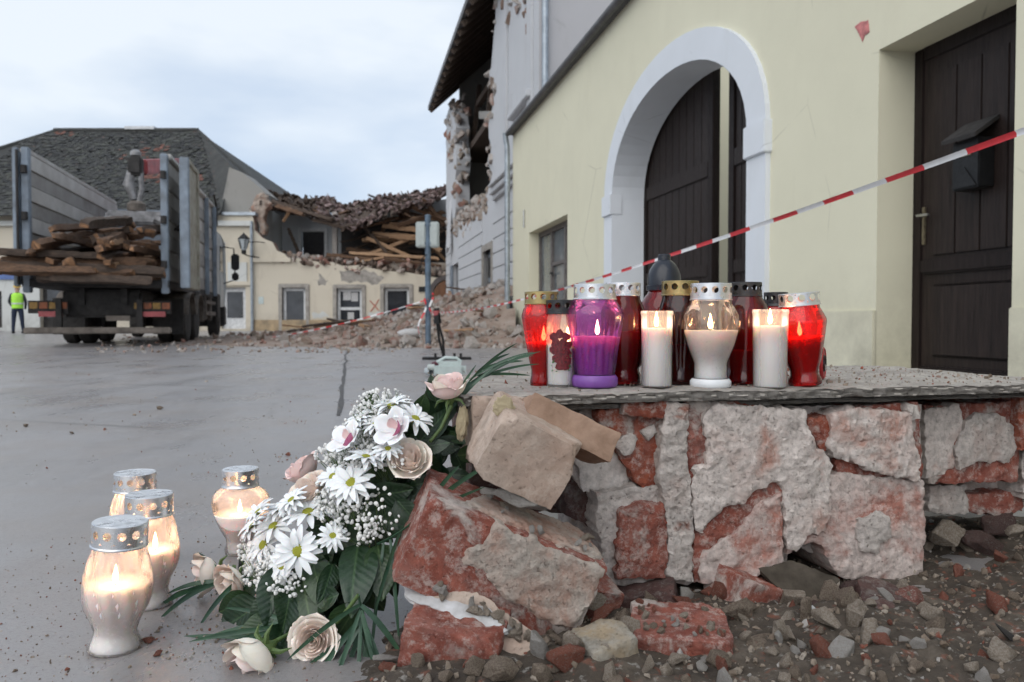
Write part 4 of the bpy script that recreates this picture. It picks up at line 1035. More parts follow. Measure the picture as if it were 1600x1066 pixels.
mb = MB(); mb.tube([(0, .1, 3.9), (.02, .16, 3.6), (0, .05, 3.25)], [.09, .13, .08], 10); mb.tube([(0, -.1, 3.9), (0, -.12, 3.5), (0, -.05, 3.2)], .06, 8); mb.build('hanger_link', MAT['grapple'], gp, smooth=40)
MB().lathe([(.16, 2.95), (.2, 3.0), (.2, 3.15), (.12, 3.22)], 16).build('rotator', MAT['mud'], gp)
MB().b2((-.22, -.68, 2.68), (.22, .62, 2.98)).build('grapple_beam', MAT['grapple'], gp, bevel=.05)
for sg in (-1, 1):
    for xo in (-.2, .2):
        mb = MB(); pts = []
        for i in range(9):
            t = i / 8; th = R(80 - 150 * t) 
            pts.append((xo, sg * (.35 + .42 * math.cos(th)), 2.35 + .45 * math.sin(th)))
        mb.tube(pts, [.10, .12, .13, .13, .12, .11, .09, .07, .04], 8); mb.build('claw', MAT['grapple'], gp, smooth=40)
    mb = MB(); mb.tube([(0, sg * .2, 2.9), (0, sg * .72, 2.45)], .08, 10); mb.build('claw_ram', MAT['shopframe'], gp, smooth=40)
MB().b2((LEN + .12, .3, 1.1), (LEN + .2, 2.2, 1.5)).build('bulkhead', MAT['chassis'], tk)

# old beams heaped on the truck, each a thing of its own
rnd = random.Random(21)
def TW(s, y, z): return MT @ Vector((s, y, z))
lab_o = 'old sawn beam in the heap on the truck container'
sp = []
for lay in range(8):                                    # heap inside the container, beams lying across it at odd angles
    n_ = max(3, 10 - lay)
    for k in range(n_):
        z = 1.34 + lay * .145
        s = -.15 + k * .40 + lay * .26 + rnd.uniform(-.15, .15)
        y0 = rnd.uniform(.12, .7) + lay * .05; y1 = rnd.uniform(1.5, 2.38) - lay * .04
        tilt = rnd.uniform(-.18, .18)
        sp.append((s + rnd.uniform(-.5, .5), y0, z - tilt, s + rnd.uniform(-.5, .5), y1, z + tilt, rnd.uniform(.09, .19)))
for k in range(22):                                    # ends pointing out of the open rear
    y = rnd.uniform(.15, 2.2); z = 1.34 + rnd.random() * .95
    sp.append((-.45 - rnd.random() * .35, y, z - .05, 1.9, y + rnd.uniform(-.5, .5), z + rnd.uniform(-.05, .45), rnd.uniform(.13, .21)))
for k, (s0, y0, z0, s1, y1, z1, wd) in enumerate(sp):
    rough_beam('timber_beam', TW(s0, y0, z0), TW(s1, y1, z1), wd, wd * rnd.uniform(.7, 1), rnd.choice((MAT['beam'], MAT['beam_dark'], MAT['beam'], MAT['beam_light'] if rnd.random() < .3 else MAT['beam'])), ('old sawn beam low in the heap on the truck container' if z0 < 1.75 else 'old sawn beam high in the heap on the truck container'), ('lower' if z0 < 1.75 else 'upper') + ' old beams heaped on the truck', 60 + k, MAT['endgrain'])
for k, (s0, y0, z0, s1, y1, z1, wd) in enumerate(((-.30, -.0, 1.38, -.5, 2.95, 1.44, .22), (-.42, .55, 1.22, -.75, 3.05, 1.46, .2), (-.55, .2, 1.20, -.6, 2.1, 1.26, .18), (-.2, .2, 1.58, -.35, 2.85, 1.55, .2), (-.3, .9, 1.66, -.55, 2.75, 1.70, .16), (-.62, 1.1, 1.38, -.9, 3.1, 1.36, .17))):
    rough_beam('timber_beam', TW(s0, y0, z0), TW(s1, y1, z1), wd, wd * .85, MAT['beam'] if k % 2 else MAT['beam_dark'], 'long old beam lying across the open rear of the truck', 'long beams across the truck tail', 120 + k, MAT['endgrain'])

# ================================================================ WORKER
wp = PZ(28, 521); wpz = wp.copy(); wpz.z = 0
wk = thing('person', 'worker in yellow helmet, hi-vis vest and navy trousers standing beyond the truck', 'person', loc=wpz, rz=R(25))
me = bpy.data.meshes.new('body')
V = [(0, 0, .95), (0, 0, 1.15), (0, .01, 1.40), (0, 0, 1.50), (0, .01, 1.56), (0, 0, 1.66), (0, 0, 1.74),
     (-.1, 0, .9), (-.13, .02, .5), (-.15, -.02, .08), (-.15, .1, .03), (.1, 0, .9), (.14, -.02, .5), (.17, .03, .08), (.17, .15, .03),
     (-.19, 0, 1.42), (-.26, -.03, 1.16), (-.2, .17, 1.02), (-.15, .25, 1.05), (.19, 0, 1.42), (.27, -.02, 1.16), (.24, .12, .95), (.22, .18, .9)]
E = [(0, 1), (1, 2), (2, 3), (3, 4), (4, 5), (5, 6), (0, 7), (7, 8), (8, 9), (9, 10), (0, 11), (11, 12), (12, 13), (13, 14), (2, 15), (15, 16), (16, 17), (17, 18), (2, 19), (19, 20), (20, 21), (21, 22)]
rad = [.15, .15, .16, .08, .06, .095, .07, .11, .08, .055, .045, .11, .08, .055, .045, .075, .055, .042, .035, .075, .055, .042, .035]
me.from_pydata(V, E, [])
body = link('body', me, [MAT['navy'], MAT['skin'], MAT['darkcloth']], wk)
sk = body.modifiers.new('skin', 'SKIN'); me_sk = me.skin_vertices[0].data
for i, r_ in enumerate(rad): me_sk[i].radius = (r_, r_ * (.75 if i in (1, 2) else 1))
me_sk[0].use_root = True
body.modifiers.new('sub', 'SUBSURF').render_levels = 2
dg = bpy.context.evaluated_depsgraph_get(); dg.update()
ev = body.evaluated_get(dg); bm2 = bpy.data.meshes.new_from_object(ev)
body.modifiers.clear(); body.data = bm2
if len(bm2.materials) < 3:
    bm2.materials.clear()
    for m_ in (MAT['navy'], MAT['skin'], MAT['darkcloth']): bm2.materials.append(m_)
for p_ in bm2.polygons:
    c_ = p_.center; p_.use_smooth = True
    p_.material_index = 1 if (c_.z > 1.5 or (c_.z < 1.06 and c_.y > .14 and c_.z > .5)) else (2 if c_.z > .98 else 0)
vest = MB(); vest.lathe([(.185, .93), (.19, 1.1), (.2, 1.3), (.2, 1.42), (.12, 1.5)], 20, rf=lambda t, z, r: (r * math.cos(t) * 1.02, r * math.sin(t) * .86, z), capb=False, capt=False)
vest.build('hi_vis_vest', MAT['hivis'], wk, smooth=50)
MB().lathe([(.196, 1.08), (.2, 1.13)], 20, rf=lambda t, z, r: (r * math.cos(t) * 1.03, r * math.sin(t) * .88, z), capb=False, capt=False).build('reflective_band', MAT['shopframe'], wk)
MB().lathe([(.145, 1.70), (.125, 1.715), (.12, 1.76), (.1, 1.81), (.06, 1.84), (.005, 1.85)], 18).build('helmet', MAT['helmet'], wk, smooth=40)
for sx in (-1, 1): MB().box((sx * .15 + (.01 if sx > 0 else 0), .06 if sx < 0 else .1, .04), (.1, .28, .08)).build('boot', MAT['black'], wk, bevel=.02)

# ================================================================ WALL LANTERN
lp = P(381, 400, YH - 1.0)
ln = thing('wall_lantern', 'old black lantern on a bracket at the ochre house corner', 'lamp', loc=(lp.x, lp.y, lp.z))
def lz(py): return P(381, py, YH - 1.0).z - lp.z
MB().lathe([(.10, lz(391)), (.13, lz(389)), (.235, lz(375)), (.235, lz(374))], 6).build('lamp_glass', MAT['lampglass'], ln)
MB().lathe([(.27, lz(374)), (.27, lz(373)), (.1, lz(367)), (.06, lz(366)), (.03, lz(364))], 6).build('lamp_roof', MAT['black'], ln)
for k in range(6):
    t = k * math.pi / 3
    mb = MB(); mb.tube([(.13 * math.cos(t), .13 * math.sin(t), lz(389)), (.24 * math.cos(t), .24 * math.sin(t), lz(375))], .018, 5); mb.build('glazing_bar', MAT['black'], ln)
MB().lathe([(.03, lz(398)), (.11, lz(396)), (.11, lz(392)), (.05, lz(390))], 10).build('lamp_base', MAT['black'], ln)
mb = MB(); mb.tube([(0, 0, lz(397)), (.1, .3, lz(399)), (.35, .99, lz(400))], .03, 6); mb.tube([(.1, .1, lz(378)), (.5, .6, lz(376)), (.6, .99, lz(376))], .02, 6); mb.build('bracket', MAT['black'], ln)

# ================================================================ POLE WITH CABINETS, TAPES
pb = PZ(669, 542)
pole = thing('sign_pole', 'blue grey steel pole carrying two pale boxes, tied with barrier tape', 'pole', loc=(pb.x, pb.y, 0))
pY = pb.y
def pz(py): return P(669, py, pY).z
mb = MB(); mb.tube([(0, 0, 0), (0, 0, pz(338))], .055, 14); mb.build('post', MAT['bluepole'], pole, smooth=40)
MB().lathe([(.06, pz(338)), (.05, pz(336)), (.01, pz(335))], 12).build('post_cap', MAT['bluepole'], pole)
for (a, b_) in ((650, 666), (672, 686)):
    x0_, x1_ = P(a, 400, pY).x - pb.x, P(b_, 400, pY).x - pb.x
    c_ = MB().b2((x0_, -.06, pz(387)), (x1_, .1, pz(347))).build('box', MAT['cabinet'], pole, bevel=.02)
    MB().b2((x0_ + .03, -.07, pz(384)), (x1_ - .03, -.06, pz(350))).build('box_door', MAT['cabinet'], c_, bevel=.004)
for py in (352, 381): MB().b2((-.12, -.05, pz(py) - .02), (.12, .06, pz(py) + .02)).build('clamp', MAT['bluepole'], pole)
mb = MB(); mb.tube([(-.02, -.07, pz(398)), (-.10, -.1, pz(405)), (-.12, -.1, pz(417)), (-.2, -.12, pz(424))], .012, 6); mb.build('loose_cable', MAT['black'], pole)

def ribbon(name, pts, wd, stripe, label, twist=0.6, tw0=0.4, steps=260, group=None, phase=0.0):
    """Red and white tape: a thin twisted band along a sagging line."""
    n = steps; vv = []; ff = []; mi = []
    def at(t):
        k = min(len(pts) - 2, int(t * (len(pts) - 1))); f = t * (len(pts) - 1) - k
        return pts[k].lerp(pts[k + 1], f)
    L_ = 0; prev = None; th = .0006
    for i in range(n + 1):
        p = at(i / n); q = at(min(1, i / n + .002)); r = at(max(0, i / n - .002)); d = (q - r).normalized()
        if prev is not None: L_ += (p - prev).length
        prev = p
        up = Vector((0, 0, 1)); sd_ = d.cross(up).normalized(); up = sd_.cross(d)
        a = tw0 + twist * math.sin(L_ * 1.7) + .5 * twist * noise.noise(Vector((L_ * 2.1, 1, 2)))
        ax = up * math.cos(a) + sd_ * math.sin(a); nr = d.cross(ax)
        cur = .25 * wd * (1 + noise.noise(Vector((L_ * 3, 0, 0))))
        vv += [p + ax * wd / 2 + nr * cur * .3, p - nr * cur * .3, p - ax * wd / 2 + nr * cur * .3]
        if i:
            b = 3 * (i - 1)
            ff += [(b, b + 1, b + 4, b + 3), (b + 1, b + 2, b + 5, b + 4)]
            s_ = int((L_ + phase) / stripe) % 2; mi += [s_, s_]
    mb = MB(); mb.add(vv, ff, mi)
    o = mb.build(name, [MAT['tape_red'], MAT['tape_white']], None, smooth=60, norm=False)
    return tag(o, label, 'tape', group)
A = P(671, 488, pY - .06); A2 = P(668, 468, pY - .06); B = P(1640, 190, 2.25)
pts = []
for i in range(30):
    t = i / 29; q = A.lerp(B, t); q.z -= .16 * 4 * t * (1 - t); pts.append(q)
ribbon('barrier_tape', pts, .0195, .185, 'red and white barrier tape stretched from the pole across the right side', .35, .25, 700)
C = P(392, 531, 19.0)
pts = []
for i in range(20):
    t = i / 19; q = A2.lerp(C, t); q.z -= .10 * 4 * t * (1 - t); q.z = max(q.z, .03); pts.append(q)
ribbon('barrier_tape', pts, .025, .22, 'sagging barrier tape running left from the pole to the ground', .5, .3, 240)
for k, (dx, l_) in enumerate(((-.06, 1.0), (.05, .7))):
    pts = [Vector((pb.x + dx * (1 + t * 1.5) + .05 * math.sin(t * 7 + k), pY - .08 - .03 * t, .90 + .1 * k - l_ * t * .75)) for t in [i / 14 for i in range(15)]]
    ribbon('tape_tail', pts, .035, .14, ('long loose end of red and white tape hanging on the blue pole', 'short loose tape end hanging on the right of the pole')[k], .8, .2, 40)

# leaning black stand with base
bs = PZ(695, 562); st = thing('broken_stand', 'thin black leaning stand with red joint and flat base', 'stand', loc=(bs.x, bs.y, 0))
sY = bs.y; t0 = P(682, 482, sY) - Vector((bs.x, bs.y, 0)); t1 = P(684, 506, sY) - Vector((bs.x, bs.y, 0)); t2 = P(694, 556, sY) - Vector((bs.x, bs.y, 0))
mb = MB(); mb.tube([t0, t1], [.035, .05], 10); mb.build('head', MAT['black'], st)
mb = MB(); mb.tube([t0 + Vector((0, 0, -.03)), t0 + Vector((.004, 0, -.09))], .042, 10); mb.build('red_joint', MAT['redpaint'], st)
for dx in (-.022, .026):
    mb = MB(); mb.tube([t1 + Vector((dx * .4, 0, 0)), t1.lerp(t2, .5) + Vector((dx, 0, 0)), t2 + Vector((0, 0, -.04))], .016, 8); mb.build('leg', MAT['black'], st, smooth=40)
mb = MB(); mb.box((.02, .05, .015), (.62, .22, .03), rot=(0, 0, .1)); mb.build('base', MAT['black'], st, bevel=.008)
for dx in (-.12, .12, .2): MB().box((dx, .02, .05), (.03, .04, .06)).build('bracket', MAT['black'], st)

# plastic canister and litter on the pavement
cs = PZ(703, 592); cn = thing('plastic_canister', 'pale green plastic canister lying on the pavement behind the rose', 'canister', loc=(cs.x, cs.y, 0), rz=.12)
mb = MB(); mb.box((0, 0, .075), (.27, .15, .15)); mb.build('body', MAT['canister'], cn, bevel=.04, segs=4, smooth=50)
mb = MB(); mb.tube([(-.13, 0, .1), (-.19, 0, .1)], [.028, .024], 12); mb.build('cap', MAT['cabinet'], cn)
mb = MB(); mb.tube([(-.11, .03, .14), (-.04, .03, .18), (.06, .03, .175), (.1, .03, .14)], .013, 8); mb.build('handle', MAT['canister'], cn, smooth=40)
q = PZ(668, 588); cup = MB().lathe([(.035, 0), (.045, .09), (.045, .1), (.04, .1), (.032, .01)], 16, capt=False).build('plastic_cup', MAT['lampglass'], None, Matrix.Translation((q.x, q.y, .045)) @ Euler((R(88), 0, .6)).to_matrix().to_4x4(), smooth=40)
tag(cup, 'crushed clear plastic cup lying beside the green canister', 'cup')
q = PZ(690, 574); rg = link('cloth_scrap', chunk_mesh('cloth_scrap', 77, 3, 4, .5, .25), MAT['tape_red'], None, TM((q.x, q.y, .04), (0, 0, .4), (.09, .06, .05)))
rg.data.materials.clear(); rg.data.materials.append(simple('maroon_cloth', (.10, .02, .035), .9)); tag(rg, 'dark red crumpled scrap lying behind the green canister', 'scrap')

# ================================================================ RUBBLE HEAP AGAINST THE GREY HOUSE
def heap(x, y):
    xf = 4.06 - .2 * y
    d = max(0, xf - x)
    e1 = max(0, min(1, (y - 14.6) / 4.2)); e2 = max(0, min(1, (36 - y) / 6))
    h = .98 * math.exp(-(d / 2.5) ** 2) * e1 * e1 * (3 - 2 * e1) * e2
    e3 = max(0, min(1, (y - 13.4) / 4)) * max(0, min(1, (x + 11.5) / 4))
    h += .34 * math.exp(-(d / 6.5) ** 2) * e3 * e2
    return h - .06 + .10 * noise.noise(Vector((x * 1.1, y * 1.1, 3))) * min(1, h * 4)
hp = grid_mesh('h', -12, 1.0, 13.2, 35.8, 70, 110, heap)
keep = [(f, m_) for f, m_ in zip(hp.f, hp.m) if max(hp.v[i][2] for i in f) > -.01 and all(hp.v[i][0] < 4.02 - .2 * hp.v[i][1] - (.55 if hp.v[i][1] < 17.6 else 0) for i in f)]
hp.f = [k[0] for k in keep]; hp.m = [k[1] for k in keep]
m, t, b, o = nodes('heap_fines'); n = N(t, False)
t.links.new(n.ramp(n.noise(2.2, 9, .7), [(.3, (.16, .11, .085)), (.5, (.30, .23, .19)), (.72, (.40, .34, .30))]), b.inputs['Base Color']); b.inputs['Roughness'].default_value = .95
t.links.new(n.bump(n.noise(9, 8, .7), .9, .06), b.inputs['Normal']); MAT['fines'] = m
tag(hp.build('rubble_heap', MAT['fines'], None, smooth=60), 'sloping heap of crushed masonry below the torn facade', kind='stuff')
HP = []
for mi, mm in enumerate(('rub_pale', 'rub_red', 'rub_brown')):
    for k in range(6):
        me = chunk_mesh('masonry_chunk', 300 + mi * 20 + k, 2, 7); me.materials.append(MAT[mm]); HP.append((mi, me))
rnd = random.Random(5); cnt = 0; small = MB()
for k in range(2600):
    y = rnd.uniform(13.6, 31); xf = 4.06 - .2 * y; x = xf - abs(rnd.gauss(0, 3.2)) - .15
    if y < 17.7 and x > 3.5 - .2 * y - .3: continue
    h = heap(x, y)
    if h < -.02: continue
    near = max(0, 1 - (xf - x) / 5)
    big = cnt < 240 and rnd.random() < .25 + .3 * near
    mi = rnd.choice((0, 0, 0, 1, 2)) if near > .35 else rnd.choice((0, 1, 1, 2, 2))
    rot = (rnd.uniform(0, 6.3), rnd.uniform(0, 6.3), rnd.uniform(0, 6.3))
    if big:
        s = rnd.uniform(.10, .17) + .14 * near * rnd.random() ** 1.5
        me = [q for q in HP if q[0] == mi][rnd.randrange(6)][1]
        o = link('masonry_chunk', me, None, None, TM((x, y, h + s * .30), rot, s))
        rg_ = ('left of the blue pole' if x < pb.x * y / pY - .4 else ('near the downpipe' if x > -.75 and y < 21 else 'right of the blue pole')); hi_ = ('big ' if s > .2 else '') + ('pale broken masonry', 'reddish broken brick', 'brown broken masonry')[mi]; ht_ = ' low in the heap ' if h < .3 else ' high on the heap '
        tag(o, hi_ + ' chunk' + ht_ + rg_, 'rubble', hi_ + ' chunks' + ht_ + rg_); cnt += 1
    else:
        s = rnd.uniform(.03, .085); me = HP[rnd.randrange(18)][1]
        small.add([v.co for v in me.vertices], [list(p.vertices) for p in me.polygons], mi, TM((x, y, h + s * .4), rot, s))
for k in range(420):                                     # thin scatter towards the truck
    px = rnd.uniform(150, 640); py = rnd.uniform(523, 552); q = PZ(px, py)
    s = rnd.uniform(.015, .055); me = HP[rnd.randrange(18)][1]
    small.add([v.co for v in me.vertices], [list(p.vertices) for p in me.polygons], rnd.choice((0, 1, 2, 2)), TM((q.x, q.y, s * .3), (rnd.uniform(0, 6), 0, rnd.uniform(0, 6)), s))
tag(small.build('small_rubble', [MAT['rub_pale'], MAT['rub_red'], MAT['rub_brown']], None, norm=False), 'small crushed masonry strewn over and around the heap', kind='stuff')
for k in range(14):                                      # boards and splintered laths thrown over the heap
    y = rnd.uniform(15.5, 26); x = 4.06 - .2 * y - rnd.uniform(.6, 6.5); h = heap(x, y) + .1; an = rnd.uniform(0, 6.28); l_ = rnd.uniform(.4, 1.1)
    rough_beam('broken_plank', (x - l_ * math.cos(an), y - l_ * math.sin(an) * .6, h + rnd.uniform(0, .1)), (x + l_ * math.cos(an), y + l_ * math.sin(an) * .6, h + rnd.uniform(0, .25)), rnd.uniform(.06, .14), .05, rnd.choice((MAT['beam'], MAT['beam_light'], MAT['beam_dark'])),
               'splintered plank lying on the rubble heap ' + ('left' if x < pb.x * y / pY else 'right') + ' of the blue pole', 'planks on the heap ' + ('left' if x < pb.x * y / pY else 'right') + ' of the pole', 700 + k, None, 'plank')
# rubble left on the torn ledge of the grey house
lg = MB()
for k in range(150):
    px = rnd.uniform(700, 764); py = 362 - (px - 700) * .58 + rnd.uniform(-16, 4); q = PP(px, py, MG @ Vector((0, -rnd.uniform(.1, .5), 0)), NF); q = MGI @ q
    me = HP[rnd.randrange(18)][1]; lg.add([v.co for v in me.vertices], [list(p.vertices) for p in me.polygons], rnd.choice((0, 0, 2)), TM(q, (rnd.uniform(0, 6), rnd.uniform(0, 6), 0), rnd.uniform(.12, .42)))
tag(lg.build('ledge_rubble', [MAT['rub_pale'], MAT['rub_red'], MAT['rub_brown']], gh, norm=False), kind='stuff')
mb = MB(); a = G(706, 330); mb.box((a[0], .12, a[1] - .6), (.5, .1, 2.2), rot=(.1, .35, 0)); mb.build('tilted_render_slab', MAT['palegrey'], gh)
tag(link('white_sack', chunk_mesh('white_sack', 501, 3, 3, .7, .12), MAT['paper'], None, TM((lambda q: (q.x, q.y, heap(q.x, q.y) + .12))(PZ(641, 540)), (0, 0, .4), (.22, .15, .17))), 'white plastic sack lying on the left slope of the heap', 'sack')
blk = chunk_mesh('stone_block', 502, 3, 6, .9); blk.materials.append(MAT['rub_brown'])
tag(link('stone_block', blk, None, None, TM((MG @ Vector((22.9, .35, 1.12))), (0, 0, 1), (.22, .22, .36))), 'upright brown stone block on top of the rubble heap', 'stone')
# ================================================================ BROKEN WALL IN FRONT
WA = R(12.4); O_ = P(740, 618, 1.33)
E2 = Vector((-math.sin(WA), math.cos(WA), 0))
MW = Matrix.Translation((O_.x, O_.y, 0)) @ Matrix.Rotation(WA, 4, 'Z'); MWI = MW.inverted()
def Wp(px, py, dep=0.0):
    q = MWI @ PP(px, py, MW @ Vector((0, dep, 0)), E2); return (q.x, q.z)
def WW(px, py, dep=0.0): return PP(px, py, MW @ Vector((0, dep, 0)), E2)
ST = .374                                              # top of the screed slab
bw = thing('broken_wall', 'low stump of brick wall with mortar patches and cement top carrying the candles', 'wall', M=MW)
def plate(name, px, dep, depth, mat_, seed, res=.0050, amp=.004, bev=.0025, bwid=.006, edge=.0036, parent=None, fs=48.0, shape=None):
    amp *= .9 if amp < .006 else .62
    pl = rough_plate([Wp(*q, dep) for q in px], depth, res, amp, bev, bwid, edge, seed, fs, shape=shape)
    pl.v = [(x, y + dep, z) for x, y, z in pl.v]
    return pl.build(name, mat_, parent or bw, smooth=42)
# mortar core behind everything
plate('mortar_core', [(905, 640), (1440, 632), (1440, 880), (1330, 892), (1240, 850), (1225, 890), (1100, 905), (960, 905), (945, 800), (880, 730)], .055, .36, MAT['mortar'], 1, .012, .008)
plate('mortar_core', [(1440, 640), (1680, 632), (1680, 760), (1600, 790), (1450, 800)], .17, .28, MAT['mortar'], 2, .012, .008)
plate('mortar_core', [(735, 640), (930, 640), (930, 740), (880, 800), (735, 800)], .16, .25, MAT['dark_brick'], 9, .012, .006)
# bricks of the front face
plate('brick', [(938, 640), (1040, 632), (1042, 700), (1032, 762), (1004, 764), (985, 742), (962, 705), (940, 690)], .022, .10, MAT['brick_bare'], 3, amp=.005)
plate('brick', [(972, 629), (1040, 627), (1044, 645), (1036, 655), (1012, 650), (975, 648)], -.002, .08, MAT['brick_bare'], 4, amp=.003)
plate('mortar_block', [(932, 770), (1000, 762), (1082, 756), (1086, 840), (1084, 912), (1010, 914), (942, 918), (938, 850)], .014, .2, MAT['mortar'], 5, amp=.005)
plate('brick', [(968, 800), (985, 790), (1038, 786), (1042, 840), (1041, 905), (968, 906), (962, 868), (972, 830)], -.006, .08, MAT['brick'], 6, amp=.0045)
plate('brick', [(1073, 628), (1140, 628), (1222, 640), (1224, 780), (1222, 880), (1190, 892), (1160, 914), (1085, 912), (1082, 830), (1074, 730)], .004, .2, MAT['brick'], 7, amp=.005)
plate('brick', [(1262, 656), (1300, 648), (1299, 704), (1288, 706), (1270, 680)], .003, .1, MAT['brick_bare'], 10, amp=.004)
plate('brick', [(1300, 640), (1436, 628), (1441, 700), (1441, 760), (1310, 750)], .012, .2, MAT['brick'], 11, amp=.004)
plate('brick', [(1226, 790), (1262, 742), (1305, 738), (1443, 752), (1447, 830), (1444, 903), (1380, 910), (1312, 903), (1296, 878), (1284, 850), (1258, 850), (1232, 866)], .004, .2, MAT['brick_pink'], 12, amp=.006)
plate('brick', [(1150, 832), (1188, 786), (1222, 768), (1223, 885), (1190, 893), (1160, 914), (1096, 912), (1094, 868)], -.004, .05, MAT['brick_pink'], 13, amp=.004)
plate('brick', [(1445, 634), (1585, 628), (1594, 700), (1590, 752), (1450, 757)], .085, .16, MAT['brick'], 14, amp=.004)
plate('brick', [(1594, 620), (1690, 616), (1690, 700), (1596, 704)], .06, .16, MAT['brick_bare'], 15, amp=.004)
plate('mortar_patch', [(1598, 706), (1690, 702), (1690, 790), (1600, 780)], .10, .1, MAT['mortar'], 16, amp=.005)
plate('brick', [(1506, 772), (1598, 768), (1600, 800), (1560, 806), (1510, 800)], .13, .12, MAT['brick'], 17, amp=.004)
plate('mortar_patch', [(1455, 760), (1510, 758), (1515, 800), (1490, 806), (1452, 800)], .125, .12, MAT['mortar'], 18, amp=.007)
# mortar and render still clinging, proud of the bricks
plate('mortar_patch', [(1042, 628), (1076, 632), (1074, 700), (1080, 770), (1084, 840), (1084, 908), (1046, 908), (1042, 800), (1034, 764), (1030, 720), (1038, 672)], -.006, .05, MAT['mortar'], 19, amp=.008)
plate('mortar_patch', [(1112, 634), (1200, 636), (1262, 642), (1262, 662), (1278, 700), (1296, 712), (1302, 728), (1298, 752), (1299, 790), (1290, 832), (1262, 838), (1246, 862), (1232, 858), (1227, 800), (1226, 764), (1214, 752), (1186, 766), (1162, 788), (1142, 787), (1112, 812), (1098, 836), (1086, 830), (1082, 762), (1086, 735), (1104, 726), (1106, 690), (1098, 660)], -.008, .05, MAT['mortar_pale'], 21, amp=.007)
plate('mortar_patch', [(1302, 646), (1330, 638), (1426, 644), (1431, 690), (1440, 722), (1440, 752), (1400, 748), (1362, 734), (1330, 722), (1304, 716), (1298, 690)], -.010, .05, MAT['mortar_pale'], 22, amp=.005)
plate('mortar_patch', [(1420, 636), (1436, 634), (1437, 652), (1424, 658)], -.010, .03, MAT['mortar'], 23, amp=.004)
plate('mortar_patch', [(1342, 812), (1370, 800), (1392, 806), (1394, 840), (1378, 850), (1372, 868), (1346, 862), (1340, 838)], -.005, .02, MAT['mortar'], 25, amp=.003)
plate('mortar_patch', [(1446, 640), (1500, 632), (1508, 660), (1490, 700), (1492, 730), (1470, 742), (1448, 748)], .078, .03, MAT['mortar_pale'], 26, amp=.002)
plate('mortar_patch', [(1510, 660), (1524, 648), (1560, 646), (1586, 668), (1592, 700), (1580, 722), (1530, 722), (1500, 735), (1494, 705)], .072, .03, MAT['mortar'], 27, amp=.006)
plate('mortar_patch', [(1002, 672), (1024, 664), (1030, 676), (1014, 690)], .012, .02, MAT['mortar'], 28, amp=.002, res=.004)
plate('mortar_patch', [(960, 690), (985, 676), (1000, 688), (984, 712), (966, 706)], .012, .02, MAT['mortar'], 29, amp=.002, res=.004)
plate('plaster_fragment', [(896, 712), (930, 690), (962, 700), (985, 742), (982, 764), (930, 768), (912, 770)], .045, .06, MAT['mortar_white'], 31, amp=.003)
plate('brick', [(884, 740), (912, 750), (930, 772), (932, 832), (884, 806)], .075, .1, MAT['dark_brick'], 32, amp=.006)
# screed slab on top
top = [(-.02, -.015), (.14, -.022), (.30, -.012), (.52, -.022), (.70, -.012), (.78, -.018), (.90, -.006), (1.02, -.012), (1.25, .0), (1.25, .62), (.9, .66), (.5, .62), (.18, .60), (.0, .42), (-.05, .2)]
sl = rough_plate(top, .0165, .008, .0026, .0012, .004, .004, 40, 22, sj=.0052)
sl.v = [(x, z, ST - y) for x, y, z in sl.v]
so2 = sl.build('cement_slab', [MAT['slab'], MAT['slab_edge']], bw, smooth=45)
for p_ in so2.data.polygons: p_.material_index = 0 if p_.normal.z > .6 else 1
under = rough_plate([(x + .012 * math.sin(x * 40), y + .030 + .008 * math.sin(x * 31)) for x, y in top], .018, .010, .003, .004, .012, .007, 43, 26, sj=.006)
under.v = [(x, z, ST - .0185 - y * .6) for x, y, z in under.v]
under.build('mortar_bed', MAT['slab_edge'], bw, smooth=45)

# crumbs and dust on the slab (uncountable)
rnd = random.Random(17)
SMALL = {k: [chunk_mesh('debris', 700 + i * 10 + j, 2, 6) for j in range(4)] for i, k in enumerate(('stone_grey', 'stone_brown', 'stone_white', 'stone_red'))}
for k, l_ in SMALL.items():
    for me in l_: me.materials.append(MAT[k])
KEYS = list(SMALL); ALLS = [(i, me) for i, k in enumerate(KEYS) for me in SMALL[k]]
SM = [MAT[k] for k in KEYS]
def scatter(mb, x, y, z, s, mi=None):
    mi = rnd.choice((0, 0, 1, 1, 2, 3)) if mi is None else mi
    me = SMALL[KEYS[mi]][rnd.randrange(4)]
    mb.add([v.co for v in me.vertices], [list(p.vertices) for p in me.polygons], mi, TM((x, y, z + s * .25), (rnd.uniform(0, 6.3), rnd.uniform(0, 6.3), rnd.uniform(0, 6.3)), s))
cm = MB()
for k in range(900):
    x = rnd.uniform(-.02, 1.2); y = rnd.uniform(.0, .58)
    if k < 500: x = rnd.uniform(.45, 1.2); y = rnd.uniform(.02, .58)
    scatter(cm, x, y, ST + .001, rnd.uniform(.001, .0035) if rnd.random() < .93 else rnd.uniform(.004, .008))
cm.build('slab_crumbs', SM, bw, norm=False, smooth=30)['kind'] = 'stuff'

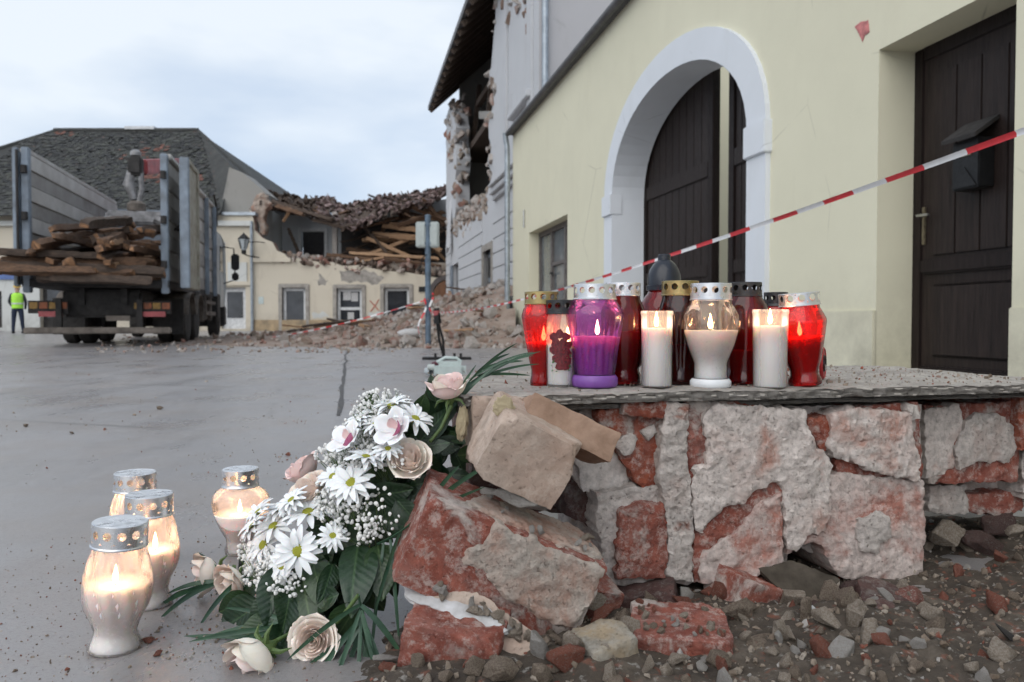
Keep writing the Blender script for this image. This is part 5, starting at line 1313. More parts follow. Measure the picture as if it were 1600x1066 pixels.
# ---------------------------------------------------------------- soil and debris underneath
def soil(x, y):
    ex = max(0, min(1, (x + .36 - .25 * max(0, y - 1.2)) / .30)); ex = ex * ex * (3 - 2 * ex)
    ey = max(0, min(1, (2.15 - y) / .35)) * max(0, min(1, (y - .35) / .3))
    wl_ = (O_.y + (x - O_.x) * math.tan(WA)) - y            # distance in front of the wall
    h = .030 - .022 * math.exp(-((wl_ + .05) / .16) ** 2) + .02 * noise.noise(Vector((x * 6, y * 6, 1))) + .012 * fbm((x * 22, y * 22, 4), 5)
    return h * ex * ey - .012 * (1 - ex * ey) - .004
so_ = grid_mesh('s', -.5, 2.2, .35, 2.2, 200, 140, soil)
so_.f = [f for f in so_.f if max(so_.v[i][2] for i in f) > -.002]; so_.m = [0] * len(so_.f)
tag(so_.build('soil', MAT['soil'], None, smooth=60), 'brown soil mixed with crushed brick below the wall', kind='structure')
gr = MB()
for k in range(5200):
    x = rnd.uniform(-.34, 1.5); y = rnd.uniform(.78, 1.9)
    h = soil(x, y)
    if h < .003: continue
    s = rnd.uniform(.0015, .005) if rnd.random() < .8 else rnd.uniform(.005, .0095)
    scatter(gr, x, y, h, s, rnd.choice((0, 0, 0, 0, 1, 1, 1, 1, 1, 1, 2, 3)))
tag(gr.build('gravel', SM, None, norm=False, smooth=30), 'fine grit and crumbs covering the soil under the wall', kind='stuff')
# countable lumps of debris
LAB = {'stone_grey': 'grey mortar lump lying in the soil below the wall', 'stone_brown': 'brown earth and mortar lump lying in the soil below the wall', 'stone_white': 'whitish plaster crumb lying in the soil below the wall', 'stone_red': 'red brick fragment lying in the soil below the wall'}
near = {k: [chunk_mesh('debris', 900 + i * 10 + j, 3, 13, .85, .16) for j in range(5)] for i, k in enumerate(KEYS)}
for k, l_ in near.items():
    for me in l_: me.materials.append(MAT[k])
spots = []
for k in range(260):
    px = rnd.uniform(600, 1600); py = rnd.uniform(905, 1066) if px < 1440 else rnd.uniform(830, 1066)
    if px < 1000 and py < 960: continue
    q = PZ(px, py, .035); z = soil(q.x, q.y)
    if z < .004 or any((q - p).length < .02 for p, _ in spots): continue
    s = rnd.uniform(.009, .016) if rnd.random() < .72 else rnd.uniform(.016, .03)
    spots.append((q, s)); kk = rnd.choice(('stone_grey', 'stone_grey', 'stone_brown', 'stone_brown', 'stone_brown', 'stone_grey', 'stone_white', 'stone_red'))
    tag(link('debris_lump', near[kk][rnd.randrange(5)], None, None, TM((q.x, q.y, z + s * .3), (rnd.uniform(0, 6), rnd.uniform(0, 6), rnd.uniform(0, 6)), s)), *(lambda w_: (('large ' if s > .016 else 'small ') + LAB[kk].replace('soil below the wall', w_), 'rubble', ('large ' if s > .016 else 'small ') + kk.replace('stone_', '') + ' debris, ' + w_))(('soil left of the crumb-topped brick' if px < 990 else 'soil around the crumb-topped brick' if px < 1180 else 'soil below the wall middle' if px < 1330 else 'soil below the wall corner' if px < 1460 else 'soil at the right edge') + (', far' if py < 960 else ', near')))
# grit on the wet pavement
gt = MB()
for k in range(2300):
    px = rnd.uniform(-60, 700); py = 560 + 520 * rnd.random() ** .8; q = PZ(px, py)
    if q.y < .6 or soil(q.x, q.y) > .002: continue
    c_ = noise.noise(Vector((q.x * 1.5, q.y * 1.1, 8)))
    if rnd.random() > .5 + c_: continue
    s = rnd.uniform(.0006, .0021) * (1 + .55 * min(6, q.y - .9)) * (1 if rnd.random() < .93 else 2.0)
    scatter(gt, q.x, q.y, 0, s, rnd.choice((1, 1, 1, 1, 0, 3)))
for (px, py, n_, sp_) in ((205, 1005, 22, .03), (410, 820, 26, .05), (445, 715, 30, .04), (380, 985, 30, .05), (660, 610, 10, .1), (460, 660, 14, .05), (330, 1010, 40, .06)):
    c_ = PZ(px, py)
    for k in range(n_): scatter(gt, c_.x + rnd.gauss(0, sp_), c_.y + rnd.gauss(0, sp_), 0, rnd.uniform(.0015, .005), rnd.choice((0, 1, 2, 3)))
tag(gt.build('pavement_grit', SM, None, norm=False, smooth=30), 'dark grit and crumbs strewn over the damp pavement', kind='stuff')
for k, (px, py, s, kk, lb) in enumerate(((249, 640, .022, 'stone_brown', 'small brown stone alone on the open wet pavement'), (41, 667, .015, 'stone_brown', 'dark pebble at far left of the wet pavement'), (113, 678, .014, 'stone_brown', 'dark flat pebble left of centre on the pavement'), (232, 1004, .011, 'stone_red', 'dark red crumb beside the front ground candle'), (246, 1025, .009, 'stone_red', 'smaller red crumb in front of the front ground candle'), (636, 540, .11, 'stone_red', 'red brown brick lump at the front edge of the far heap'), (450, 712, .012, 'stone_red', 'red crumb on pavement just left of the pink rose'))):
    q = PZ(px, py); tag(link('pebble', near[kk][k % 5], None, None, TM((q.x, q.y, s * .4), (.3, .2, k), s)), lb, 'stone')

# ---------------------------------------------------------------- loose bricks and fragments, each a thing
def loose(name, label, cat, mesh, px, py, Y, rot, mat_, s=1.0):
    me = mesh.mesh(name, 42); me.materials.append(mat_)
    o = link(name, me, None, None, TM(P(px, py, Y), rot, s)); return tag(o, label, cat)
def on_brick(parent, name, poly, y, depth, mat_, seed, amp=.003, res=.0055, axis='y'):
    pl = rough_plate(poly, depth, res, amp, .003, .006, .004, seed)
    if axis == 'y': pl.v = [(a, y + b, c) for a, b, c in pl.v]
    else: pl.v = [(a, c, y - b) for a, b, c in pl.v]
    return pl.build(name, mat_, parent, smooth=42)
k1 = loose('brick', 'big tilted red brick caked with mortar beside the bouquet', 'brick', rough_box((.292, .15, .142), .0055, .003, .0032, 6, 51, 42, .07), 776, 868, 1.245, (R(7), R(24), R(10)), MAT['brick'])
on_brick(k1, 'mortar', [(-.045, .069), (.02, .07), (.142, .066), (.143, .0), (.132, -.03), (.09, -.04), (.05, -.034), (.01, -.03), (-.012, -.012), (-.03, -.008), (-.062, -.006), (-.066, .018), (-.046, .034)], -.080, .03, MAT['mortar_beige'], 61, .0034, .005)
on_brick(k1, 'mortar', [(-.10, -.05), (-.06, .02), (.03, .05), (.13, .06), (.145, -.05), (.02, -.06)], .076, .02, MAT['mortar_beige'], 62, .0035, axis='z')
for j in range(14):
    q = Vector((rnd.uniform(-.05, .14), rnd.uniform(-.07, .02), .08)); s = rnd.uniform(.004, .010)
    link('mortar_crumb', near['stone_white' if j % 3 else 'stone_grey'][j % 5], None, k1, TM(q, (j, j * 2, j), s))
def lbend(p): return Vector((p.x, p.y, p.z - 2.2 * max(0, p.x) ** 2))
k2 = loose('hollow_brick', 'beige broken clay block leaning on top of the red brick', 'brick', rough_box((.138, .12, .108), .005, .0018, .0022, 8, 53, 42, .10), 818, 700, 1.235, (R(14), R(27), R(14)), MAT['tile_beige'])
k2b = loose('clay_slab', 'smooth brown clay slab lying across the beige block', 'brick', rough_box((.155, .10, .05), .005, .0025, .0022, 5, 54, 30, .07), 880, 672, 1.285, (R(-14), R(26), R(8)), simple('brown_fired_clay', (.33, .22, .16), .85, .2, 25, .5, .003, col2=(.22, .135, .09)))
k2c = loose('clay_slab', 'pale grey brown brick end standing behind the foam', 'brick', rough_box((.10, .09, .11), .0065, .003, .0025, 4, 55, 30, .07), 775, 668, 1.35, (0, R(3), R(14)), MAT['tile_beige'])
k2d = loose('clay_slab', 'flat grey brown slab edge just under the cement top at left', 'slab', rough_box((.14, .10, .022), .0075, .006, .0025, 2, 56, 26, .05), 785, 625, 1.43, (0, R(-1), R(12)), MAT['tile_beige'])
for k, (px, py, Y, sc, lb) in enumerate(((787, 636, 1.19, (.012, .008, .024), 'yellow foam bead stuck on the edge of the beige block'), (722, 662, 1.30, (.010, .010, .036), 'yellow foam strip on the left end of the brick stack'))):
    me = chunk_mesh('foam_bead', 600 + k, 4, 2, .9, .35); me.materials.append(MAT['foam'])
    tag(link('foam_bead', me, None, None, TM(P(px, py, Y), (0, R(14 if k == 0 else 4), .2), sc)), lb, 'foam')
def lump(name, label, cat, px, py, Y, sc, rot, mk, seed, sub=4, cuts=9):
    me = chunk_mesh(name, seed, sub, cuts + 4, .9, .16); me.materials.append(MAT[mk])
    return tag(link(name, me, None, None, TM(P(px, py, Y), rot, sc)), label, cat)
lump('mortar_lump', 'white mortar lump wedged between the beige block and the big brick', 'mortar', 818, 780, 1.215, (.046, .03, .03), (0, R(15), 0), 'stone_white', 611)
lump('mortar_lump', 'small white mortar lump left of the wedged one', 'mortar', 766, 770, 1.215, (.016, .012, .010), (0, .3, 0), 'stone_white', 612)
k5 = loose('brick', 'dark red brick half buried under the torn board', 'brick', rough_box((.14, .11, .085), .0055, .003, .0035, 7, 57, 42, .12), 712, 1003, 1.14, (R(6), R(9), R(-8)), MAT['brick'])
k6 = loose('brick', 'red brick topped with crumbs below the wall middle', 'brick', rough_box((.145, .13, .085), .0055, .003, .0035, 7, 58, 42, .11), 1060, 1010, 1.19, (R(5), R(3), R(-6)), MAT['brick'])
for j in range(30):
    q = Vector((rnd.uniform(-.065, .06), rnd.uniform(-.05, .05), .044)); s = rnd.uniform(.004, .011)
    link('crumb', near[rnd.choice(('stone_grey', 'stone_brown', 'stone_white', 'stone_red'))][j % 5], None, k6, TM(q, (j, j * 2, j), s))
k7 = loose('stone_block', 'pale beige broken stone standing below the big brick', 'stone', rough_box((.075, .08, .085), .0075, .008, .004, 5, 59, 30, .12), 948, 1030, 1.12, (R(4), R(-12), R(20)), masonry('sandy_stone', (.42, .33, .22), (.34, .27, .19), (.42, .39, .34), .45, 18))
lump('mortar_lump', 'upright grey mortar lump beside the pale beige stone', 'mortar', 980, 985, 1.16, (.022, .022, .042), (0, .2, .3), 'stone_grey', 613)
lump('mortar_lump', 'grey mortar lump under the right corner of the big brick', 'mortar', 925, 935, 1.26, (.036, .03, .03), (.3, .2, .3), 'stone_grey', 614)
lump('brick_fragment', 'thin orange red brick sliver pointing up beside the mortar lump', 'brick', 945, 955, 1.22, (.048, .02, .016), (0, R(-28), .2), 'stone_red', 615)
lump('brick_fragment', 'red brick fragment at the bottom edge under the torn board', 'brick', 875, 1052, 1.10, (.034, .03, .022), (0, .1, .2), 'stone_red', 616)
lump('brick_fragment', 'small orange brick pebble left of the torn board', 'brick', 725, 1056, 1.09, (.010, .009, .009), (0, .1, .2), 'stone_red', 617)
lump('mortar_lump', 'grey lump at the lower left of the buried brick', 'mortar', 690, 1050, 1.09, (.028, .02, .018), (0, .1, .2), 'stone_grey', 618)
lump('mortar_lump', 'white flat lump near the bouquet foot', 'mortar', 605, 1030, 1.12, (.024, .02, .010), (0, .2, .2), 'stone_white', 619)
lump('brick_fragment', 'dark brick bulk under the right end of the wall', 'brick', 1365, 930, 1.42, (.085, .06, .045), (0, .1, .2), 'dark_brick', 620)
lump('brick_fragment', 'dark purple brick piece standing below the grey tile', 'brick', 1300, 965, 1.30, (.05, .03, .036), (0, R(30), .2), 'dark_brick', 621)
lump('brick_fragment', 'red speckled brick chunk under the wall corner', 'brick', 1420, 935, 1.36, (.04, .035, .035), (0, .1, .2), 'brick', 622)
lump('mortar_lump', 'large grey lump in the hollow behind the wall corner', 'mortar', 1480, 835, 1.66, (.055, .05, .06), (0, .1, .2), 'stone_grey', 623)
lump('brick_fragment', 'reddish brown brick lump in the hollow at right', 'brick', 1535, 850, 1.68, (.07, .05, .05), (0, .4, .2), 'dark_brick', 624)
lump('brick_fragment', 'dark upright brick piece under the right brick', 'brick', 1560, 815, 1.72, (.045, .04, .05), (0, .1, .2), 'dark_brick', 625)
lump('mortar_lump', 'grey angular lump at the right edge under the wall', 'mortar', 1588, 830, 1.6, (.03, .03, .03), (0, .1, .6), 'stone_grey', 626)
lump('mortar_lump', 'big brown grey lump in the soil under the middle of the wall', 'mortar', 1210, 1010, 1.16, (.05, .04, .035), (.2, .1, .2), 'stone_brown', 627)
lump('mortar_lump', 'brown grey angular lump right of the brick topped with crumbs', 'mortar', 1160, 955, 1.28, (.04, .035, .03), (.2, .4, .2), 'stone_brown', 628)
lump('mortar_lump', 'grey stone with a red side in the soil at right', 'mortar', 1425, 1000, 1.22, (.032, .025, .03), (.2, .4, .9), 'stone_grey', 629)
lump('mortar_lump', 'rounded grey lump beside the white plaster flake', 'mortar', 1232, 965, 1.27, (.02, .02, .017), (.2, .4, .9), 'stone_grey', 630)
lump('mortar_lump', 'pale stone lump in the soil near the lower middle', 'mortar', 1330, 1005, 1.2, (.028, .02, .028), (.2, .4, .9), 'stone_grey', 631)
lump('brick_fragment', 'bright red brick fragment in the soil near the lower middle', 'brick', 1318, 1035, 1.14, (.022, .016, .016), (.2, .4, .9), 'stone_red', 632)
lump('brick_fragment', 'red brick fragment at far right of the soil', 'brick', 1562, 868, 1.55, (.022, .016, .016), (.2, .4, .9), 'stone_red', 633)
lump('charred_stick', 'black charred piece lying at the lower right edge', 'charcoal', 1585, 1000, 1.2, (.075, .02, .016), (0, R(38), .2), 'chassis', 634)
for k, (px, py, Y, rot, mk, lb) in enumerate(((905, 925, 1.34, (R(10), R(14), R(20)), 'brick', 'broken half brick wedged behind the big tilted brick'), (1010, 938, 1.40, (R(4), R(-12), R(-10)), 'dark_brick', 'dark half brick in the shadow under the wall left end'), (1165, 925, 1.42, (R(8), R(20), R(30)), 'brick', 'half brick lying in the shadow under the wall'), (790, 1010, 1.22, (R(8), R(-18), R(24)), 'brick', 'broken brick behind the sloping clay sheet'), (1390, 955, 1.36, (R(6), R(10), R(-14)), 'dark_brick', 'dark half brick under the pink wall corner'))):
    loose('half_brick', lb, 'brick', rough_box((.11, .11, .062), .006, .004, .004, 7, 90 + k, 40, .14), px, py, Y, rot, MAT[mk])
# boards and tiles
def board(name, label, cat, px, Y0, slope, th, mat_, seed, res=.006, amp=.0012, curve=None):
    q = [P(a, b, Y0 + slope(a, b)) for a, b in px]; c_ = sum(q, Vector()) / len(q)
    nrm = (q[1] - q[0]).cross(q[2] - q[0]).normalized()
    if nrm.dot(CAM - c_) < 0: nrm = -nrm
    xa = (q[1] - q[0]); xa = (xa - nrm * xa.dot(nrm)).normalized(); za = (-nrm).cross(xa) * -1
    M_ = Matrix((xa, -nrm, xa.cross(-nrm))).transposed().to_4x4(); M_.translation = c_
    I = M_.inverted(); pl = [(I @ v) for v in q]
    pl_ = rough_plate([(v.x, v.z) for v in pl], th, res, amp, .001, .006, .003, seed, shape=curve)
    return tag(pl_.build(name, mat_, None, M_, smooth=40), label, cat)
board('torn_board', 'torn grey board with white broken edge under the big brick', 'board', [(622, 905), (690, 915), (760, 950), (795, 985), (772, 992), (700, 958), (640, 938)], 1.19, lambda a, b: (a - 622) * .0001 - (b - 905) * .0012, .006, MAT['paper'], 71)
board('clay_shard', 'sloping brown clay sheet covered with crumbs below the big brick', 'board', [(660, 918), (745, 925), (830, 985), (878, 1046), (838, 1066), (800, 1040), (770, 985), (700, 945)], 1.17, lambda a, b: -(b - 918) * .0006, .01, MAT['tile_beige'], 72)
for j in range(26):
    t = rnd.random(); px_, py_ = 680 + 170 * t + rnd.uniform(-14, 18), 918 + 95 * t + rnd.uniform(-10, 8)
    s = rnd.uniform(.005, .015); kk = rnd.choice(('stone_white', 'stone_grey', 'stone_grey'))
    tag(link('mortar_crumb', near[kk][j % 5], None, None, TM(P(px_, py_, 1.16 - t * .05), (j, j, j), s)), 'mortar crumb resting on the sloping brown clay sheet', 'mortar', 'crumbs on the clay sheet')
board('roof_tile', 'dark grey tile sticking out under the wall middle', 'tile', [(1185, 888), (1240, 876), (1312, 905), (1298, 932), (1262, 950), (1225, 930)], 1.42, lambda a, b: (905 - b) * .0010, .008, MAT['plate_grey'], 73)
board('roof_tile', 'pale tile edge beside the dark grey tile', 'tile', [(1290, 930), (1314, 908), (1300, 938), (1272, 952)], 1.415, lambda a, b: (905 - b) * .0010, .006, MAT['stone_grey'], 74)
board('plaster_flake', 'white plaster flake standing below the grey tile', 'plaster', [(1256, 948), (1272, 944), (1298, 980), (1290, 986), (1262, 978)], 1.27, lambda a, b: (965 - b) * .0006, .006, MAT['paper'], 75)
board('plaster_flake', 'greenish grey flake in the soil below the wall', 'plaster', [(1335, 995), (1360, 978), (1356, 990), (1340, 1006)], 1.2, lambda a, b: (965 - b) * .001, .006, MAT['plate_grey'], 76)
# ================================================================ CANDLES
MAT['cap_silver'] = simple('aluminium_cap', (.70, .71, .73), .30, .03, 12, .04, .001, metal=.85)
MAT['cap_gold'] = simple('gold_cap', (.40, .31, .14), .34, .12, 12, .05, .001, metal=.85)
MAT['cap_black'] = simple('black_cap', (.02, .02, .022), .35, .2, 40, .05)
m, t, b, o = nodes('wet_black_plastic'); n = N(t, False)
b.inputs['Base Color'].default_value = (.012, .015, .024, 1); b.inputs['Roughness'].default_value = .28
t.links.new(n.bump(n.ramp(n.vor(210), [(.0, 1.0), (.35, 0.0)]), .3, .001), b.inputs['Normal']); MAT['dome'] = m
def waxm(name, col, ss=.5):
    m, t, b, o = nodes(name)
    b.inputs['Base Color'].default_value = c4(col); b.inputs['Roughness'].default_value = .45
    b.inputs['Subsurface Weight'].default_value = ss; b.inputs['Subsurface Radius'].default_value = (.03, .016, .010); b.inputs['Subsurface Scale'].default_value = 1.0
    return m
MAT['wax'] = waxm('white_wax', (.93, .91, .89)); MAT['wax_red'] = waxm('red_wax', (.62, .05, .045)); MAT['wax_purple'] = waxm('violet_wax', (.72, .30, .62))
MAT['g_clear'] = glass('clear_glass', (.96, .94, .93), .06, (.86, .82, .80), .06, .10)
MAT['g_peach'] = glass('warm_clear_glass', (.97, .94, .925), .28, (.96, .89, .86), .07, .06)
MAT['g_red'] = glass('red_glass', (.80, .035, .035), .22, (.62, .02, .025), .08, .22)
MAT['g_dred'] = glass('dark_red_glass', (.48, .02, .025), .22, (.24, .01, .015), .08, .2)
MAT['g_purple'] = glass('purple_glass', (.62, .28, .70), .16, (.30, .10, .42), .08, .25)
MAT['g_brown'] = glass('maroon_glass', (.26, .06, .05), .22, (.10, .025, .025), .08, .3)
MAT['p_white'] = glass('milky_plastic', (.96, .93, .92), .22, (.92, .90, .89), .3)
MAT['purple_base'] = simple('purple_plastic', (.20, .07, .33), .4, .1, 30, .1, .001)
MAT['white_base'] = simple('white_plastic', (.70, .72, .74), .4, .05, 30, .1, .001)
MAT['red_base'] = simple('red_plastic', (.34, .012, .016), .35, .1, 30, .1, .001)
MAT['wick'] = simple('burnt_wick', (.02, .015, .012), .9)
m = bpy.data.materials.new('flame'); m.use_nodes = True; t = m.node_tree; t.nodes.clear()
o = t.nodes.new('ShaderNodeOutputMaterial'); em = t.nodes.new('ShaderNodeEmission'); em.inputs[0].default_value = (1, .56, .20, 1); em.inputs[1].default_value = 15.0
tr_ = t.nodes.new('ShaderNodeBsdfTransparent'); ad = t.nodes.new('ShaderNodeAddShader')
t.links.new(em.outputs[0], ad.inputs[0]); t.links.new(tr_.outputs[0], ad.inputs[1]); t.links.new(ad.outputs[0], o.inputs[0]); MAT['flame'] = m
FL = MB().lathe([(.0005, 0), (.0024, .002), (.0036, .005), (.0035, .008), (.0024, .013), (.0012, .018), (.0002, .022)], 14).mesh('flame', 60); FL.materials.append(MAT['flame'])

def cap_mesh(r, h, nh=12, hr=None, mat_=None, topr=None, dent=0.0, seed=0):
    mb = MB(); zc = h * .60; hr = hr or min(.3 * h, math.pi * r / nh * .62)
    da = 2 * math.pi / nh; K = 16
    z0, z1 = h * .22, h * .96
    for k in range(nh):
        a0 = k * da; vv = []; hw = da * r / 2
        for j in range(K):
            th = 2 * math.pi * j / K + math.pi / K * 0; c, s = math.cos(th), math.sin(th)
            sc = min(hw / abs(c) if abs(c) > 1e-6 else 1e9, ((z1 - zc) if s > 0 else (zc - z0)) / abs(s) if abs(s) > 1e-6 else 1e9)
            for (rr) in (hr, sc):
                u, z = c * rr, zc + s * rr; an = a0 + u / r
                vv.append((r * math.cos(an), r * math.sin(an), z))
        # corner vertices
        ff = [(2 * j, 2 * j + 1, 2 * ((j + 1) % K) + 1, 2 * ((j + 1) % K)) for j in range(K)]
        mb.add(vv, ff)
        for (su, zz, j) in ((1, z1, 2), (-1, z1, 5), (-1, z0, 10), (1, z0, 13)):
            pass
    # solid bands above and below the holes, lip, top
    mb.lathe([(r * 1.035, 0), (r * 1.04, h * .05), (r * 1.005, h * .10), (r * 1.003, h * .245)], 48, capb=False, capt=False)
    tr = topr or r * .96
    rn = random.Random(seed)
    def tf(th, z, rr):
        if rr < r * .97:
            z = z + dent * r * (fbm((rr * 60 * math.cos(th), rr * 60 * math.sin(th), seed), 3) + .25 * math.sin(th * 9 + rr * 300))
        return (rr * math.cos(th), rr * math.sin(th), z)
    mb.lathe([(r * 1.002, h * .90), (r * 1.002, h * .97), (r * .97, h * 1.0), (r * .90, h * .985)] + [(r * q, h * .985) for q in (.8, .65, .5, .35, .2, .08, .01)], 48, rf=tf, capb=False, capt=True)
    me = mb.mesh('cap', 35, norm=False); me.materials.append(mat_); return me

def lantern(name, label, px, by, Y, zb, prof, cap, gm, wax=None, wm=None, flame=None, power=.035, tilt=(0, 0), rf=None, nseg=48, base=None, bm_=None, flat=1.0, group=None, cat='candle', rz=0.0, waxshape=None, light_col=(1, .54, .34)):
    """px, by: where it stands in the photograph; prof: (half width, height) in photo pixels at distance Y."""
    k = Y / FPX
    pt = PZ(px, by, zb) if Y is None else P(px, by, Y)
    th = thing(name, label, cat, M=Matrix.Translation((pt.x, pt.y, zb)) @ Euler((tilt[1], tilt[0], 0)).to_matrix().to_4x4() @ Matrix.Rotation(rz, 4, 'Z'), group=group)
    fy = lambda q: (q[0], q[1] * flat, q[2])
    f_ = (lambda t_, z, r: fy(rf(t_, z / k, r))) if rf else (lambda t_, z, r: (r * math.cos(t_), r * math.sin(t_) * flat, z))
    MB().lathe([(a * k, b * k + .0004) for a, b in prof], nseg, rf=f_, capt=False).build('glass_body', gm, th, smooth=38 if rf or nseg > 12 else 20)
    if base: MB().lathe([(a * k, b * k) for a, b in base], 40).build('base', bm_, th, smooth=40)
    if cap:
        c0, c1, cr, cm_, nh, dn = cap
        link('cap', cap_mesh(cr * k, (c1 - c0) * k, nh, None, MAT[cm_], None, dn, len(label)), None, th, Matrix.Translation((0, 0, c0 * k)) @ Matrix.Rotation(.2 * len(label), 4, 'Z'))
    if wax:
        wf = waxshape or f_
        pr = [(a * k, b * k + .0012) for a, b in wax]; top_ = pr[-1]
        pr += [(top_[0] * .985, top_[1] + .0006), (top_[0] * .7, top_[1] - .0008), (top_[0] * .3, top_[1] - .0014), (.0008, top_[1] - .0014)]
        MB().lathe(pr, 40, rf=(lambda t_, z, r: (r * math.cos(t_), r * math.sin(t_) * flat, z))).build('wax', wm, th, smooth=50)
        zt = top_[1] - .001
        fx, fyy = (flame if flame else (0, 0))
        mb = MB(); mb.tube([(fx, fyy, zt), (fx + .0006, fyy, zt + .006)], .0009, 6); mb.build('wick', MAT['wick'], th)
        if flame is not None:
            link('flame', FL, None, th, TM((fx, fyy, zt + .004), (0, 0, 0), (1.2, 1.2, 1.3)))
            ld = bpy.data.lights.new('candle_light', 'POINT'); ld.energy = power * .12; ld.shadow_soft_size = .004; ld.color = light_col
            lo_ = bpy.data.objects.new('candle_light', ld); COL.objects.link(lo_); lo_.parent = th; lo_.location = (fx, fyy, zt + .014)
    return th
def hexa(t_, z, r, n=6, ph=.2):                           # faceted section
    a = (t_ + ph) % (2 * math.pi / n) - math.pi / n; s = math.cos(math.pi / n) / math.cos(a); s = .35 + .65 * s if n > 6 else s
    return (r * s * math.cos(t_) * 1.05, r * s * math.sin(t_) * 1.05, 0)
def hexf(n, z0, z1):
    def f(t_, zp, r):
        kz = max(0, min(1, (zp - z0) / 8)) * max(0, min(1, (z1 - zp) / 8)); q = hexa(t_, 0, r, n)
        return (r * math.cos(t_) * (1 - kz) + q[0] * kz, r * math.sin(t_) * (1 - kz) + q[1] * kz, zp * ZK[0])
    return f
ZK = [1.0]
def wrap(fn, Y):                                          # keeps height in metres for shaping functions
    k = Y / FPX
    return lambda t_, zp, r: (lambda q: (q[0], q[1], zp * k))(fn(t_, zp, r))
def ovals(n, z0, z1, depth=.09):                          # pressed oval windows
    def f(t_, zp, r):
        e_ = max(0, 1 - ((zp - (z0 + z1) / 2) / ((z1 - z0) / 2)) ** 2); a = math.cos(n * t_) ** 4
        s = 1 - depth * a * math.sqrt(e_); return (r * s * math.cos(t_), r * s * math.sin(t_), 0)
    return f
def swirl(n, z0, z1, depth=.05, tw=.012):                 # slanting flutes
    def f(t_, zp, r):
        e_ = max(0, min(1, (zp - z0) / 15)) * max(0, min(1, (z1 - zp) / 15)); s = 1 + depth * e_ * (abs(math.sin(n / 2 * (t_ + tw * zp))) - .6)
        return (r * s * math.cos(t_), r * s * math.sin(t_), 0)
    return f
SL = ST + .0015
G1 = 'lit grave candles on the cement top'
lantern('grave_candle', 'purple glass grave candle with silver cap burning on the wall', 929, 606, 1.479, SL,
        [(31, 17), (33, 30), (37.5, 62), (43.5, 96), (45.5, 112), (43.5, 121), (38, 128), (34, 133), (33, 138)], (136, 160, 33, 'cap_silver', 13, 0), MAT['g_purple'],
        [(27, 19), (29, 40), (31, 60), (32, 78)], MAT['wax_purple'], (.004, -.008), .55, rf=wrap(ovals(8, 28, 104, .10), 1.479), base=[(31, 0), (34, 1), (36, 4), (36, 15), (33, 19), (20, 19.5)], bm_=MAT['purple_base'], nseg=64, light_col=(1, .5, .3))
lantern('grave_candle', 'red tapering grave candle with olive gold cap at the left end', 846, 604, 1.515, SL,
        [(17.5, 0), (18, 6), (16, 16), (16, 24), (19, 36), (25, 66), (30, 96), (31.5, 108), (29, 117), (26, 122), (25.5, 128)], (126, 146, 26.5, 'cap_gold', 11, 0), MAT['g_red'],
        [(14, 3), (14, 26), (20, 52), (23, 66)], MAT['wax_red'], (.004, -.002), .45, rf=wrap(ovals(8, 26, 100, .07), 1.515), nseg=64, light_col=(1, .3, .12))
rc = lantern('grave_candle', 'white grave candle printed with dark red roses and black cap', 876, 605, 1.488, SL,
        [(21, 0), (22, 3), (21, 10), (21.5, 14), (22.5, 60), (23.5, 98), (23, 106), (22, 110), (22, 115)], (113, 135, 23.5, 'cap_black', 10, 0), MAT['p_white'],
        [(19.5, 3), (20, 40), (20.5, 66)], MAT['wax'], (.012, -.010), .08)
lantern('grave_candle', 'dark red faceted grave candle with silver cap behind the purple one', 973, 602, 1.56, SL,
        [(26, 0), (27.5, 2), (27.5, 14), (25, 20), (25, 24), (31, 34), (32.5, 70), (33, 110), (31, 120), (27, 130), (26, 136)], (136, 157, 27, 'cap_silver', 12, 0), MAT['g_dred'],
        [(22, 3), (23, 40), (24, 80)], MAT['wax_red'], None, rf=wrap(hexf(8, 26, 124), 1.56), nseg=64)
lantern('votive_candle', 'slim white votive candle in clear plastic, left of the two', 1026, 605, 1.487, SL,
        [(23, 0), (23.5, 1.5), (23.8, 60), (24.4, 111), (25.4, 113), (25.4, 116), (24.6, 118)], None, MAT['p_white'], [(22.2, 1), (22.8, 60), (23.2, 90)], MAT['wax'], (-.002, -.006), .28)
lantern('grave_candle', 'tall red grave candle with wet black domed lid at the back', 1037, 590, 1.76, SL,
        [(26, 0), (28, 6), (24, 16), (26, 24), (33, 66), (37, 100), (36, 112), (30, 124), (25, 130), (24, 134)], None, MAT['g_red'],
        [(22, 3), (24, 60), (24, 70)], MAT['wax_red'], None, base=[(24, 133), (27.5, 134), (28, 141), (26, 142), (26, 148), (25, 158), (22, 167), (17, 175), (11.5, 180), (10, 181), (10, 189), (9, 190)], bm_=MAT['dome'])
lantern('grave_candle', 'dark maroon grave candle with gold cap left of the clear vase', 1062, 602, 1.555, SL,
        [(25, 0), (27, 3), (27, 10), (25, 18), (24, 26), (28, 60), (32, 98), (33, 110), (31, 122), (28, 132), (27.5, 138)], (137, 160, 28.5, 'cap_gold', 11, 0), MAT['g_brown'],
        [(20, 3), (22, 40), (22, 60)], MAT['wax_red'], None, rf=wrap(ovals(10, 28, 110, .10), 1.555), nseg=80)
